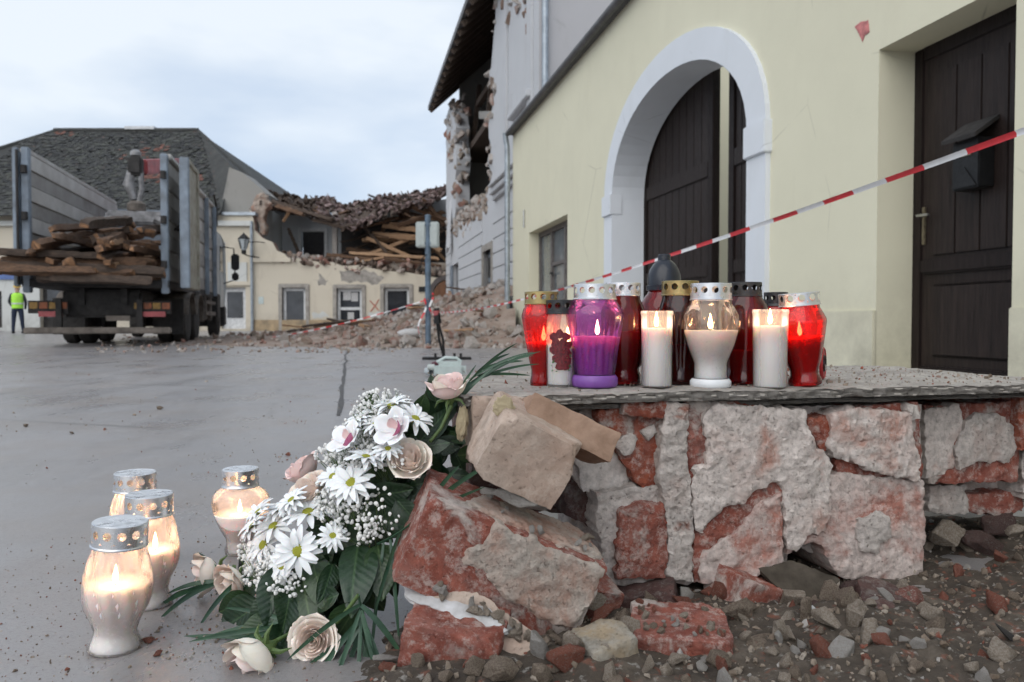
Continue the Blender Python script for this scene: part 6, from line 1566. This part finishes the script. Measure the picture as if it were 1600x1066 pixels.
lantern('grave_candle', 'clear vase shaped grave candle with silver cap and white wax', 1110, 605, 1.483, SL,
        [(26, 12), (25.5, 24), (26, 38), (31, 50), (37, 65), (41, 80), (42.5, 95), (41.5, 110), (37, 121), (32, 129), (31.5, 136)], (135, 161, 31.6, 'cap_silver', 12, 0), MAT['g_clear'],
        [(24.5, 13), (24.5, 38), (35, 64), (40, 84), (40.4, 87)], MAT['wax'], (-.004, -.012), .28, rf=wrap(swirl(9, 90, 128, .10, .012), 1.483), nseg=72, base=[(30, 0), (31.6, 2), (31.6, 9), (29, 12.5), (26, 13)], bm_=MAT['white_base'])
lantern('grave_candle', 'wide dark red grave candle with black cap right of the clear vase', 1163, 602, 1.57, SL,
        [(29, 0), (31, 2), (31, 12), (29, 18), (30, 30), (33, 70), (34.5, 112), (33, 122), (27, 131), (25, 136)], (135, 157, 25.5, 'cap_black', 11, 0), MAT['g_dred'],
        [(24, 3), (25, 30), (26, 50)], MAT['wax_red'], None, rf=wrap(hexf(8, 22, 124), 1.57), nseg=64)
lantern('votive_candle', 'wider white votive candle in clear plastic at the right', 1203, 605, 1.47, SL,
        [(24.8, 0), (25.2, 1.5), (26, 60), (26.8, 114), (27.8, 116), (27.8, 119), (27, 121.5)], None, MAT['p_white'], [(24, 1), (25, 60), (25.6, 95)], MAT['wax'], (-.003, -.007), .28)
lantern('grave_candle', 'small lantern with dark cap almost hidden behind the right votive', 1211, 592, 1.74, SL,
        [(18, 0), (19, 4), (17, 14), (20, 50), (22, 90), (19, 104), (17, 110)], (110, 132, 18, 'cap_black', 10, 0), MAT['g_red'], [(14, 3), (16, 50)], MAT['wax_red'], None)
lantern('grave_candle', 'bright red leaning grave candle with tilted silver cap at the right end', 1258, 601, 1.515, SL + .001,
        [(24, 0), (25.5, 3), (25, 9), (21, 16), (21, 22), (26, 40), (33, 74), (37, 96), (37, 101), (32, 112), (29.5, 119), (29, 126)], (124, 144, 30.5, 'cap_silver', 11, 0), MAT['g_red'],
        [(18, 3), (18, 22), (27, 56), (30, 74)], MAT['wax_red'], (-.006, -.008), .7, tilt=(R(-5), R(1)), rf=wrap(hexf(8, 22, 122), 1.515), nseg=64, light_col=(1, .35, .12))
# the standing red lid behind it
q = P(1283, 578, 1.66); rl_ = thing('candle_lid', 'round red lid standing on edge behind the leaning red candle', 'lid', M=Matrix.Translation((q.x, q.y, SL + .034)) @ Euler((R(90), 0, R(62))).to_matrix().to_4x4())
MB().lathe([(.001, 0), (.034, 0), (.0345, .004), (.031, .007), (.03, .005), (.001, .004)], 36).build('lid_disc', MAT['red_base'], rl_, smooth=40)
MB().lathe([(.001, .0051), (.018, .0055), (.016, .009), (.001, .009)], 30).build('lid_boss', MAT['g_brown'], rl_, smooth=40)
# roses printed on the white candle: thin raised decal pieces wrapped on its side
kk = 1.488 / FPX; deco = [simple('print_red', (.15, .008, .014), .5, .3, 220, .3, .0005, col2=(.03, .002, .004)), simple('print_green', (.05, .12, .04), .5)]
rp = random.Random(4)
def decal(cu, cz, r, mi, n=9, sq=1.0, rot=0.0):
    mb = MB(); vv = [(cu, cz)]
    for j in range(n):
        a = 2 * math.pi * j / n; rr = r * (1 + .16 * math.sin(3 * a + cu)); x_, z_ = rr * math.cos(a), rr * math.sin(a) * sq
        vv.append((cu + x_ * math.cos(rot) - z_ * math.sin(rot), cz + x_ * math.sin(rot) + z_ * math.cos(rot)))
    R0 = (23.4 + decal.k * .02) * kk; decal.k = (decal.k + 1) % 12
    pts = [((R0) * math.sin(u * kk / R0), -R0 * math.cos(u * kk / R0), z * kk) for u, z in vv]
    mb.add(pts, [(0, j + 1, (j + 1) % n + 1) for j in range(n)]); mb.build('printed_rose' if mi == 0 else 'printed_leaf', deco[mi], rc, norm=False)
decal.k = 0
for (u, z, r) in ((-14, 78, 7), (-3, 82, 7.5), (8, 78, 7), (-9, 68, 8), (3, 67, 8.5), (13, 66, 6), (-14, 58, 7), (-3, 55, 8.5), (9, 53, 8), (-8, 45, 7.5), (2, 42, 8), (11, 41, 6), (-3, 33, 7), (8, 33, 6.5)): decal(u, z, r, 0)
for (u, z, r, a) in ((-13, 40, 3.5, .8), (14, 33, 3.5, -.7), (-17, 34, 1.6, .2), (-15, 26, 2.2, .5), (12, 27, 2, -.5), (-8, 25, 1.6, 0), (15, 49, 3, -.9)): decal(u, z, r, 1, 8, .55, a)

# candles standing on the pavement
C1 = [(38, 0), (41, 2), (41.5, 8), (37, 16), (33, 24), (32.5, 30), (38, 48), (46, 66), (50, 82), (51, 100), (50, 116), (47, 136), (43.5, 150), (40.5, 160), (39.5, 168)]
W1 = [(37, 3), (31, 22), (30.5, 32), (36, 48), (44, 66), (48, 82), (48.5, 98)]
def c1(label, px, by, Y, wtop, tilt, rz):
    s = 1.0
    kY = Y / 1.2
    prof = [(a / kY * .97, b / kY) for a, b in C1]; wx = [(a / kY * .97, b / kY) for a, b in W1 if b < wtop] + [(47.5 / kY * .97, wtop / kY)]
    return lantern('grave_candle', label, px, by, Y, 0.0, prof, (165 / kY, 203 / kY, 40.8 / kY, 'cap_silver', 12, .035), MAT['g_peach'], wx, MAT['wax'], (.002, -.012), .42, tilt=tilt, rz=rz,
                   rf=wrap(lambda t_, zp, r: swirl(10, 44 / kY, 158 / kY, .13, .006)(t_, zp, r), Y), nseg=80)
c1('clear fluted grave candle with silver cap, frontmost on the pavement', 179, 1018, 1.20, 104, (R(3.5), 0), 0)
c1('clear fluted grave candle on pavement, in the middle with dented cap', 234, 947, 1.388, 100, (R(.5), 0), 1.1)
c1('clear fluted grave candle on pavement, hindmost at left', 212, 892, 1.585, 92, (R(.5), 0), 2.3)
def heart(t_, zp, r):
    e_ = max(0, min(1, (zp - 30) / 40)); return (r * math.cos(t_), r * math.sin(t_) * (1 - .25 * e_), 0)
lantern('grave_candle', 'heart shaped clear grave candle with silver cap beside the daisies', 377, 866, 1.70, 0.0,
        [(24, 0), (25, 2), (25, 8), (22, 16), (23, 24), (30, 36), (38, 52), (43, 66), (45, 79), (43, 91), (36, 99), (29, 103), (27, 107)], (105, 133, 27.5, 'cap_silver', 11, .035), MAT['g_peach'],
        [(20, 3), (21, 24), (36, 52), (40, 62)], MAT['wax'], (.002, -.012), .36, rf=wrap(heart, 1.70), nseg=64)

# ================================================================ FLOWER SPRAY
def leafmat(name, a, c, vein):
    m, t, b, o = nodes(name); n = N(t, False)
    sx = t.nodes.new('ShaderNodeSeparateXYZ'); t.links.new(n.co, sx.inputs[0])
    ax = n.math('ABSOLUTE', sx.outputs[0]); w_ = n.math('SINE', n.math('MULTIPLY', n.math('SUBTRACT', sx.outputs[1], n.math('MULTIPLY', ax, .9)), 62.0))
    vn = n.math('MAXIMUM', n.ramp(ax, [(.0, 1.0), (.022, 0.0)]), n.math('MULTIPLY', n.ramp(w_, [(.86, 0.0), (1.0, 1.0)]), .16))
    cc = n.ramp(n.noise(6, 6, .65), [(.3, c), (.7, a)])
    t.links.new(n.mix(vn, cc, vein), b.inputs['Base Color']); b.inputs['Roughness'].default_value = .38
    t.links.new(n.bump(n.math('ADD', w_, n.math('MULTIPLY', n.noise(14, 4, .6), 4.0)), .10, .01), b.inputs['Normal']); return m
MAT['leaf'] = leafmat('dark_glossy_leaf', (.020, .050, .020), (.008, .022, .010), (.05, .095, .04))
MAT['leaf2'] = leafmat('mid_green_leaf', (.036, .075, .024), (.016, .038, .015), (.08, .13, .05))
MAT['palm'] = simple('palm_blade', (.035, .085, .045), .38, .25, 30, .2, .001, col2=(.018, .048, .03))
MAT['stem'] = simple('green_stem', (.10, .16, .05), .5, .2, 40)
def petalmat(name, a, c, ss=.25):
    m, t, b, o = nodes(name); n = N(t, True)
    t.links.new(n.ramp(n.noise(45, 5, .6), [(.3, a), (.7, c)]), b.inputs['Base Color'])
    b.inputs['Roughness'].default_value = .55; b.inputs['Subsurface Weight'].default_value = ss; b.inputs['Subsurface Radius'].default_value = (.006, .004, .003); b.inputs['Subsurface Scale'].default_value = 1
    t.links.new(n.bump(n.noise(260, 3, .6, (1, 1, .25)), .25, .0006), b.inputs['Normal'])
    return m
MAT['p_pink'] = petalmat('pale_pink_petal', (.88, .63, .61), (.91, .74, .70)); MAT['p_cream'] = petalmat('cream_petal', (.93, .84, .73), (.93, .79, .71)); MAT['p_peach'] = petalmat('peach_petal', (.92, .72, .63), (.94, .83, .74))
MAT['p_lilac'] = petalmat('lilac_pink_petal', (.88, .69, .66), (.92, .80, .74)); MAT['p_white2'] = petalmat('white_petal', (.82, .83, .84), (.86, .87, .87)); MAT['p_mag'] = petalmat('magenta_lip', (.42, .05, .16), (.62, .22, .34))
MAT['disc'] = simple('daisy_disc', (.34, .33, .03), .8, .3, 200, .8, .001, col2=(.20, .22, .02))
MAT['breath'] = simple('baby_breath_white', (.78, .78, .76), .7, .08, 60, .3, .001); MAT['rim'] = petalmat('cream_green_petal', (.84, .80, .68), (.88, .80, .72))
CP = [(700, 605, 1.30), (640, 718, 1.24), (540, 680, 1.33), (475, 735, 1.40), (465, 860, 1.27), (548, 755, 1.27), (322, 897, 1.42), (360, 912, 1.36), (490, 1000, 1.16), (393, 1035, 1.14), (600, 800, 1.22), (560, 930, 1.16), (385, 850, 1.42), (620, 635, 1.33), (250, 945, 1.38), (440, 930, 1.24)]
def SY(px, py):
    a = b = 0
    for x, y, Y in CP:
        w_ = 1 / ((px - x) ** 2 + (py - y) ** 2 + 60); a += w_ * Y; b += w_
    return a / b
def S(px, py, d=0.0): return P(px, py, SY(px, py) + d)
fs = thing('flower_spray', 'funeral spray of pale roses, white daisies and dark leaves propped on the rubble', 'bouquet', loc=(-.28, 1.22, 0))
FI = inv(fs)
def fpart(name, me, M, parent=None, pinv=None): return link(name, me, None, parent or fs, (FI if parent is None else pinv) @ M)

def petal(Rr, Hh, A, curl, seed=0, nu=8, nv=8, cup=.55):
    vv = []; ff = []
    for j in range(nv + 1):
        t_ = j / nv
        for i in range(nu + 1):
            u = -1 + 2 * i / nu
            rr = Rr * (.22 + .78 * math.sin(min(1, t_ * 1.25) * math.pi / 2) ** cup) + curl * max(0, t_ - .62) ** 2 * 6 * Rr * (1 + .35 * u * u)
            z = Hh * (t_ - .17 * u ** 4 * t_ ** 2 - .05 * u * u * t_) - curl * Hh * max(0, t_ - .72) ** 2 * 3
            an = A * u * (.40 + .60 * math.sin(math.pi * min(1, t_ * .78 + .12)))
            w_ = .03 * Hh * noise.noise(Vector((u * 2.2 + seed, t_ * 2.5, seed * 1.7))) + .05 * Hh * t_ ** 3 * noise.noise(Vector((u * 4 + seed, 3, seed)))
            vv.append(((rr + w_) * math.cos(an), (rr + w_) * math.sin(an), z + w_))
    for j in range(nv):
        for i in range(nu):
            a = j * (nu + 1) + i; ff.append((a, a + 1, a + nu + 2, a + nu + 1))
    mb = MB(); mb.add(vv, ff); return mb
PET = {}
def petals(kind):
    if kind not in PET:
        spec = {'bud': [(3, .30, .95, 1.3, .0), (3, .46, .98, 1.15, .02), (4, .64, .98, 1.05, .06), (4, .80, .90, .95, .16)],
                'open': [(3, .12, .80, 1.5, .0), (3, .22, .83, 1.35, .02), (4, .33, .82, 1.2, .04), (5, .45, .80, 1.05, .07), (6, .58, .75, .95, .12), (6, .74, .68, .95, .20), (8, .92, .58, .90, .20)],
                'half': [(3, .24, .95, 1.4, .0), (3, .40, .95, 1.2, .03), (4, .58, .92, 1.05, .08), (6, .74, .86, .98, .12), (7, .92, .74, .92, .19)]}[kind]
        PET[kind] = []
        for li, (n_, r_, h_, a_, c_) in enumerate(spec):
            for k in range(n_):
                me = petal(r_, h_, a_, c_, li * 7 + k).mesh('petal', 70, norm=False); PET[kind].append((me, 2 * math.pi * k / n_ + li * .7, li, len(spec)))
    return PET[kind]
rrand = random.Random(31)
def rose(px, py, rad_px, dirv, kind, inner, outer, label, d=0.0, stem=None, up=(0, 0, 1)):
    Y = SY(px, py) + d; s = rad_px * Y / FPX
    dv = Vector(dirv).normalized(); c_ = P(px, py, Y) - dv * s * .5
    Mr = frame(c_, dv, up, s)
    mb = MB(); mb.lathe([(.03, -.45), (.10, -.30), (.26, -.12), (.30, .02), (.22, .10)], 12)
    for k in range(5):
        a = k * 2 * math.pi / 5; mb.tube([(.22 * math.cos(a), .22 * math.sin(a), -.05), (.55 * math.cos(a), .55 * math.sin(a), -.12), (.75 * math.cos(a), .75 * math.sin(a), -.38)], [.10, .07, .01], 5)
    me = mb.mesh('rose', 50); me.materials.append(MAT['stem'])
    ro = fpart('rose', me, Mr); ro['label'] = label
    for me, a, li, n_ in petals(kind):
        key = (me.name, inner, outer, li)
        m2 = me.copy(); m2.materials.clear(); m2.materials.append(MAT[inner] if li < n_ - 2 else (MAT[outer] if rrand.random() < .75 else MAT['rim']))
        j = rrand.uniform(-.08, .08)
        link('petal', m2, None, ro, Matrix.Rotation(a + j * 3, 4, 'Z') @ Matrix.Rotation(rrand.uniform(-.06, .08), 4, 'Y') @ Matrix.Diagonal((1, 1, 1 + j, 1)))
    if stem:
        e_ = S(*stem); mb = MB(); a = c_ - dv * s * .4; mb.tube([a, a.lerp(e_, .5) + Vector((0, 0, -.008)), e_], [.0035, .003, .003], 8)
        me = mb.mesh('stem', 50); me.materials.append(MAT['stem']); fpart('rose_stem', me, Matrix.Identity(4))
rose(700, 604, 36, (-.15, -.25, 1), 'bud', 'p_pink', 'p_pink', 'pale pink rose standing at the top of the spray', stem=(672, 690))
rose(640, 718, 33, (.0, -.75, .65), 'half', 'p_peach', 'p_cream', 'cream and peach rose below the orchids')
rose(473, 733, 34, (-.6, -.1, .8), 'bud', 'p_pink', 'p_pink', 'pink rose peeking out at the left edge', .03)
rose(482, 764, 32, (-.45, -.45, .7), 'half', 'p_peach', 'p_peach', 'peach rose left of the daisy')
rose(322, 897, 38, (-.85, -.35, -.05), 'bud', 'p_lilac', 'p_cream', 'faded rose at the left tip of the spray', stem=(365, 885))
rose(360, 913, 33, (-.55, -.75, -.25), 'half', 'p_peach', 'p_peach', 'peach rose turned towards the camera at the left tip')
rose(489, 1001, 38, (-.05, -1, .22), 'open', 'p_peach', 'p_cream', 'fully open rose facing the camera at the bottom', stem=(560, 930))
rose(393, 1034, 56, (-.55, -.7, -.35), 'bud', 'p_lilac', 'p_cream', 'drooping pale rose at the lowest end of the spray', stem=(470, 965))
# white orchids with magenta lips
def orchid(px, py, s_px, dirv, label):
    Y = SY(px, py) - .055; s = s_px * Y / FPX; Mo = frame(P(px, py, Y), dirv, (0, 0, 1), s)
    mb = petal(.35, .55, 1.4, .05, 5); me = mb.mesh('orchid', 70, norm=False); me.materials.append(MAT['p_mag'])
    oo = fpart('orchid', me, Mo @ Matrix.Translation((0, 0, -.1))); oo['label'] = label
    pl = petal(.42, .95, 1.15, .28, 9, cup=.9).mesh('petal', 70, norm=False); pl.materials.append(MAT['p_white2'])
    for k in range(5):
        link('petal', pl, None, oo, Matrix.Rotation(k * 2 * math.pi / 5 + .3, 4, 'Z') @ Matrix.Rotation(.5, 4, 'Y'))
    p2 = petal(.3, .62, 1.5, .02, 12).mesh('petal', 70, norm=False); p2.materials.append(MAT['p_pink'])
    link('petal', p2, None, oo, Matrix.Rotation(1.5, 4, 'Z'))
orchid(545, 690, 36, (-.45, -.5, .6), 'white orchid with magenta throat at the upper left')
orchid(618, 672, 38, (-.35, -.7, .45), 'white and pink orchid above the cream rose')
# daisies
def daisy_petal(seed):
    vv = []; ff = []
    for j in range(8):
        t_ = j / 7; wd = .135 * (math.sin(math.pi * (t_ * .80 + .14)) ** .7); z = .10 * math.sin(t_ * 2.4) - .16 * t_ * t_ + .03 * noise.noise(Vector((t_ * 3, seed, 0)))
        for u in (-1, -.35, .35, 1): vv.append((.16 + t_ * .84, wd * u, z - .03 * (1 - u * u) * (1 if abs(u) < 1 else 0)))
    for j in range(7):
        for i in range(3): a = j * 4 + i; ff.append((a, a + 1, a + 5, a + 4))
    mb = MB(); mb.add(vv, ff); me = mb.mesh('petal', 70, norm=False); me.materials.append(MAT['p_white2']); return me
DP = [daisy_petal(k) for k in range(5)]
DD = MB().lathe([(.26, -.05), (.27, .02), (.22, .08), (.12, .10), (.01, .085)], 18).mesh('daisy', 50); DD.materials.append(MAT['disc'])
def daisy(px, py, rad_px, dirv, label, d=0.0, full=1.0):
    Y = SY(px, py) + d; s = rad_px * Y / FPX
    da = fpart('daisy', DD, frame(P(px, py, Y), dirv, (0, 0, 1), s)); da['label'] = label
    for row, (n_, ln, lift, zz) in enumerate(((13, 1.0, -.02, 0), (11, .88, -.22, .03))):
        for k in range(n_):
            if rrand.random() < .06: continue
            a = 2 * math.pi * k / n_ + row * .2 + rrand.uniform(-.08, .08); l_ = ln * rrand.uniform(.88, 1.08)
            link('petal', DP[rrand.randrange(5)], None, da, Matrix.Translation((0, 0, zz)) @ Matrix.Rotation(a, 4, 'Z') @ Matrix.Rotation(lift + rrand.uniform(-.16, .12), 4, 'Y') @ Matrix.Diagonal((l_, 1.05, 1, 1)))
for (px, py, r_, dv, lb, d) in ((465, 861, 40, (.05, -.9, .3), 'large daisy facing the camera, lowest of the daisies', -.03), (549, 755, 40, (-.25, -.75, .6), 'daisy with yellow disc right of the peach rose', -.02), (412, 852, 38, (-.55, -.6, .5), 'daisy turned left beside the large one', .0),
        (428, 822, 36, (-.35, -.4, .8), 'daisy seen from its upper side above the large one', .01), (482, 800, 40, (-.1, -.35, 1), 'daisy seen edge-on below the peach rose', .0), (395, 822, 32, (-.6, -.3, .7), 'leftmost daisy beside the heart candle', .03),
        (572, 715, 34, (.15, -.25, 1), 'daisy seen from the side under the left orchid', -.05), (612, 634, 34, (-.15, -.2, 1), 'topmost white daisy below the top leaf', -.04), (648, 655, 34, (.35, -.4, .7), 'white daisy right of the upper orchid', -.04), (440, 795, 30, (-.2, -.2, 1), 'small daisy behind the others at left', .03), (588, 662, 26, (-.2, -.4, .8), 'half hidden daisy between the two orchids', -.03), (456, 782, 30, (-.4, -.4, .7), 'daisy just under the peach rose at left', -.02), (404, 800, 28, (-.5, -.3, .7), 'daisy nearest the heart candle cap', .0), (520, 838, 26, (.2, -.6, .5), 'small daisy right of the large one', -.02), (440, 885, 28, (-.2, -.7, .2), 'daisy hanging below the large one', -.02), (392, 872, 28, (-.7, -.5, .2), 'daisy at the left rim above the fallen roses', .0), (606, 702, 26, (.1, -.5, .8), 'small daisy left of the cream rose', -.04), (562, 655, 26, (-.4, -.3, .8), 'daisy above the left orchid', -.02), (520, 745, 28, (-.3, -.5, .6), 'daisy between peach rose and yellow disc daisy', -.02)):
    daisy(px, py, r_, dv, lb, d)
# baby's breath: clouds of tiny white heads on hair-thin stems
BALL = chunk_mesh('ball', 55, 2, 0, 1.0, .25); bv = [v.co.copy() for v in BALL.vertices]; bf = [list(p.vertices) for p in BALL.polygons]
for ci, (px, py, rx, ry, n_, bs_) in enumerate(((600, 640, 48, 34, 130, 4.2), (560, 690, 42, 40, 130, 4.4), (530, 712, 40, 22, 80, 4.6), (585, 655, 40, 30, 90, 4.2), (600, 720, 34, 16, 40, 4.6), (560, 815, 40, 40, 60, 5.4), (520, 800, 26, 22, 40, 5.2), (425, 900, 46, 26, 80, 5.4), (405, 880, 26, 30, 50, 5.0), (385, 865, 14, 30, 26, 4.8), (590, 800, 34, 44, 34, 5.0), (450, 915, 30, 18, 36, 5.4), (640, 640, 18, 20, 26, 4.0), (505, 775, 18, 20, 24, 4.8))):
    mb = MB(); bx_ = S(px + 20, py + 50, .06)
    for k in range(int(n_ * 1.5)):
        a = rrand.uniform(0, 6.28); rr = math.sqrt(rrand.random()); qx, qy = px + rx * rr * math.cos(a), py + ry * rr * math.sin(a)
        p = S(qx, qy, rrand.uniform(-.035, .02)); s = bs_ * .78 * rrand.uniform(.55, 1.15) * p.y / FPX
        mb.add(bv, bf, 0, TM(p, (rrand.uniform(0, 6), rrand.uniform(0, 6), 0), (s, s, s * .9)))
        if k % 2 == 0: mb.tube([p, p.lerp(bx_, .45) + Vector((rrand.uniform(-.006, .006), .004, -.004))], [.0004, .0006], 3, 1, False)
    me = mb.mesh('baby_breath', 60, norm=False); me.materials.append(MAT['breath']); me.materials.append(MAT['stem'])
    tag(fpart('baby_breath', me, Matrix.Identity(4)), kind='stuff')
# leaves
def leaf_mesh(seed, wide=.42, bend=.25):
    vv = []; ff = []; nu, nv = 8, 10; rn = random.Random(seed); tw = rn.uniform(-.25, .25)
    for j in range(nv + 1):
        t_ = j / nv; wd = wide * (math.sin(math.pi * t_ ** .8) ** .75) * (1 - .15 * t_) + .004
        for i in range(nu + 1):
            u = -1 + 2 * i / nu; x_ = u * wd; z = .16 * abs(u) * wd - bend * t_ * t_ + .05 * math.sin(t_ * 9 + seed) * abs(u) * wd + .03 * noise.noise(Vector((u * 2, t_ * 4, seed)))
            vv.append((x_ * math.cos(tw * t_) + .05 * math.sin(t_ * 3 + seed), t_, z + x_ * math.sin(tw * t_)))
    for j in range(nv):
        for i in range(nu): a = j * (nu + 1) + i; ff.append((a, a + 1, a + nu + 2, a + nu + 1))
    mb = MB(); mb.add(vv, ff); return mb.mesh('leaf', 70, norm=False)
LF = []
for k in range(8):
    me = leaf_mesh(k, rrand.uniform(.25, .36), rrand.uniform(.1, .4)); me.materials.append(MAT['leaf'] if k % 4 else MAT['leaf2']); LF.append(me)
def leaf_at(a, b_, d0, d1, k, roll=0.0):                 # from stalk pixel a to tip pixel b
    p, q = S(*a, d0), S(*b_, d1); d = q - p; L_ = d.length
    y = d.normalized(); z = (CAM - p); z = (z - y * z.dot(y)).normalized(); z = Matrix.Rotation(roll, 3, y) @ z; x = y.cross(z)
    M_ = Matrix((x, y, z)).transposed().to_4x4(); M_.translation = p
    fpart('leaf', LF[k % 8], M_ @ Matrix.Diagonal((L_, L_, L_, 1)))
for k, (a, b_, d0, d1, ro_) in enumerate((((650, 650), (664, 618), .02, .0, .2), ((575, 775), (640, 770), .03, .0, .3), ((600, 830), (655, 780), .04, .0, -.3), ((560, 800), (628, 828), .03, .0, .2), ((490, 880), (500, 940), .0, -.02, .3), ((520, 880), (508, 935), .0, -.02, -.3),
        ((450, 880), (420, 980), .0, -.03, .1), ((430, 930), (385, 985), .0, -.02, .2), ((400, 935), (338, 960), .02, -.01, -.2), ((380, 950), (345, 985), .02, .0, .3), ((455, 915), (445, 985), .0, -.03, -.2), ((560, 850), (545, 930), .02, -.02, .2), ((590, 850), (600, 920), .02, -.01, -.1),
        ((655, 690), (705, 640), .03, .0, .2), ((660, 700), (700, 690), .03, .0, -.2), ((640, 760), (690, 750), .03, .0, .1), ((600, 760), (590, 700), .04, .02, .2), ((620, 780), (660, 830), .03, .0, .3), ((540, 840), (500, 860), .03, .0, .2), ((510, 830), (560, 850), .03, .0, .3), ((470, 880), (480, 960), .02, -.02, .1), ((380, 885), (398, 868), .04, .02, .2), ((372, 890), (388, 850), .03, .03, 1.0),
        ((530, 930), (470, 950), .02, .0, .2), ((560, 940), (520, 1010), .02, .0, -.2), ((580, 900), (540, 960), .02, .0, .2), ((590, 620), (560, 640), .05, .03, .0), ((690, 660), (720, 625), .03, .02, .3), ((430, 960), (370, 1000), .0, -.02, .2), ((445, 975), (420, 1040), .0, -.03, -.3), ((410, 945), (330, 985), .01, -.01, .3), ((465, 985), (450, 1050), .0, -.03, .3), ((500, 960), (470, 1030), .02, -.01, .2), ((540, 960), (560, 1030), .02, .0, -.2), ((400, 930), (350, 930), .02, .0, .4), ((520, 900), (470, 925), .03, .01, .2), ((560, 900), (600, 960), .03, .02, .2), ((600, 880), (625, 930), .03, .02, -.2))):
    leaf_at(a, b_, d0, d1, k, ro_)
rl2 = random.Random(12)
for k in range(95):                                       # dense dark filling behind the flowers
    t_ = rl2.random(); cx, cy = 690 + (400 - 690) * t_ + rl2.uniform(-20, 70), 640 + (960 - 640) * t_ + rl2.uniform(-30, 60)
    a = rl2.uniform(0, 6.28); l_ = rl2.uniform(34, 60)
    leaf_at((cx, cy), (cx + l_ * math.cos(a), cy + l_ * math.sin(a)), .06 + rl2.random() * .05, .045 + rl2.random() * .06, k, rl2.uniform(-.7, .7))
# dark moss block holding the stems
mb = MB(); 
core = chunk_mesh('moss_block', 801, 4, 2, .8, .25); core.materials.append(simple('dark_moss', (.018, .026, .012), .95, .3, 60, .8, .004))
c0, c1_ = S(650, 720, .13), S(450, 930, .10); d = c1_ - c0
fpart('moss_block', core, Matrix.Translation((c0 + c1_) / 2 + Vector((0, .03, -.02))) @ d.to_track_quat('X', 'Z').to_matrix().to_4x4() @ Matrix.Diagonal((d.length * .5, .07, .05, 1)))
# palm blades and grass
def blade(pts, wd, roll=0.0):
    vv = []; n_ = len(pts) - 1
    for i, p in enumerate(pts):
        d = (pts[min(i + 1, n_)] - pts[max(i - 1, 0)]).normalized(); v = CAM - p; x = d.cross(v).normalized(); x = Matrix.Rotation(roll, 3, d) @ x; nn_ = x.cross(d)
        w_ = wd * (math.sin(math.pi * min(1, .12 + .88 * i / n_)) ** .6) * .5 + .0003
        vv += [p + x * w_ + nn_ * w_ * .25, p, p - x * w_ + nn_ * w_ * .25]
    mb = MB(); mb.add(vv, [(3 * i + j, 3 * i + j + 1, 3 * i + j + 4, 3 * i + j + 3) for i in range(n_) for j in (0, 1)])
    me = mb.mesh('palm_blade', 70, norm=False); me.materials.append(MAT['palm']); return me
def bez(a, m_, b_, n=12): return [(a * (1 - t) ** 2 + m_ * 2 * t * (1 - t) + b_ * t * t) for t in [i / n for i in range(n + 1)]]
def frond(base, midp, tip, blades, wd, dep=(0, 0, 0)):
    A_, Bm, Ct = S(*base, dep[0]), S(*midp, dep[1]), S(*tip, dep[2])
    mb = MB(); mb.tube(bez(A_, Bm, Ct), [.0022 - .0014 * i / 12 for i in range(13)], 6); me = mb.mesh('palm_rib', 60); me.materials.append(MAT['palm'])
    fr_ = fpart('palm_frond', me, Matrix.Identity(4)); rib = bez(A_, Bm, Ct, 40)
    for (t_, dx, dy, dd_, sag) in blades:
        p = rib[int(t_ * 40)]; Yp = p.y
        e_ = p + Vector((dx * Yp / FPX, dd_, -dy * Yp / FPX)); mm_ = p.lerp(e_, .5) + Vector((0, 0, sag))
        link('palm_blade', blade([v for v in bez(p, mm_, e_, 10)], wd * rrand.uniform(.8, 1.1), rrand.uniform(-.5, .5)), None, fr_, FI @ Matrix.Identity(4) if False else Matrix.Identity(4))
frond((665, 710), (715, 610), (752, 575), [(.35, 75, -75, .02, .01), (.5, 85, -60, .03, .012), (.6, 125, -62, .04, .02), (.7, 115, -30, .05, .015), (.8, 95, -42, -.02, .012), (.85, 88, 2, .03, .006), (.9, 52, -30, .0, .008), (.95, 70, -12, .05, .008), (.45, 100, 6, .06, .01), (.75, 75, -60, .0, .012), (.3, 50, -85, .0, .01), (.65, 110, -48, .08, .02)], .0045, (.03, .03, .05))
frond((420, 900), (340, 905), (262, 935), [(.3, -70, 5, .05, .012), (.45, -95, 25, .02, .015), (.55, -90, 38, -.01, .016), (.62, -70, 52, -.03, .018), (.4, -80, -22, .09, .01), (.75, -45, 20, .01, .008), (.5, -75, 44, -.05, .02), (.25, -50, 60, -.06, .02)], .008, (.03, .02, .0))
frond((480, 960), (400, 1010), (300, 1050), [(.2, -150, 20, -.01, .006), (.35, -130, 35, -.02, .006), (.45, -120, 22, .02, .006), (.55, -100, 40, -.03, .004), (.3, -160, 60, -.05, .006), (.15, -120, -10, .04, .01), (.25, -140, 45, .0, .008), (.4, -150, 10, .03, .006), (.5, -90, 55, -.04, .004), (.1, -150, 35, .02, .01)], .008, (.02, .0, -.0))
frond((560, 930), (575, 1000), (560, 1080), [(.15, 30, 110, -.02, .012), (.3, -30, 110, -.02, .01), (.4, 38, 100, -.03, .01), (.5, -60, 70, -.02, .01), (.25, -70, 90, -.03, .012), (.1, 70, 90, .0, .015), (.35, -95, 60, -.04, .01), (.2, 0, 140, -.04, .01), (.3, -50, 95, -.05, .01), (.15, -40, 130, -.05, .01), (.4, 15, 90, -.03, .01), (.25, 55, 120, -.04, .012), (.1, -110, 80, -.02, .012)], .0075, (.0, -.02, -.04))
frond((590, 850), (640, 830), (690, 770), [(.1, -15, 190, -.05, .01), (.2, 20, 160, -.04, .015), (.35, -35, 120, -.04, .012), (.5, 30, 130, -.03, .02), (.7, 60, -80, -.02, .01), (.85, 95, -70, -.03, .008), (.6, 110, -60, -.04, .006)], .0065, (.01, -.02, -.03))
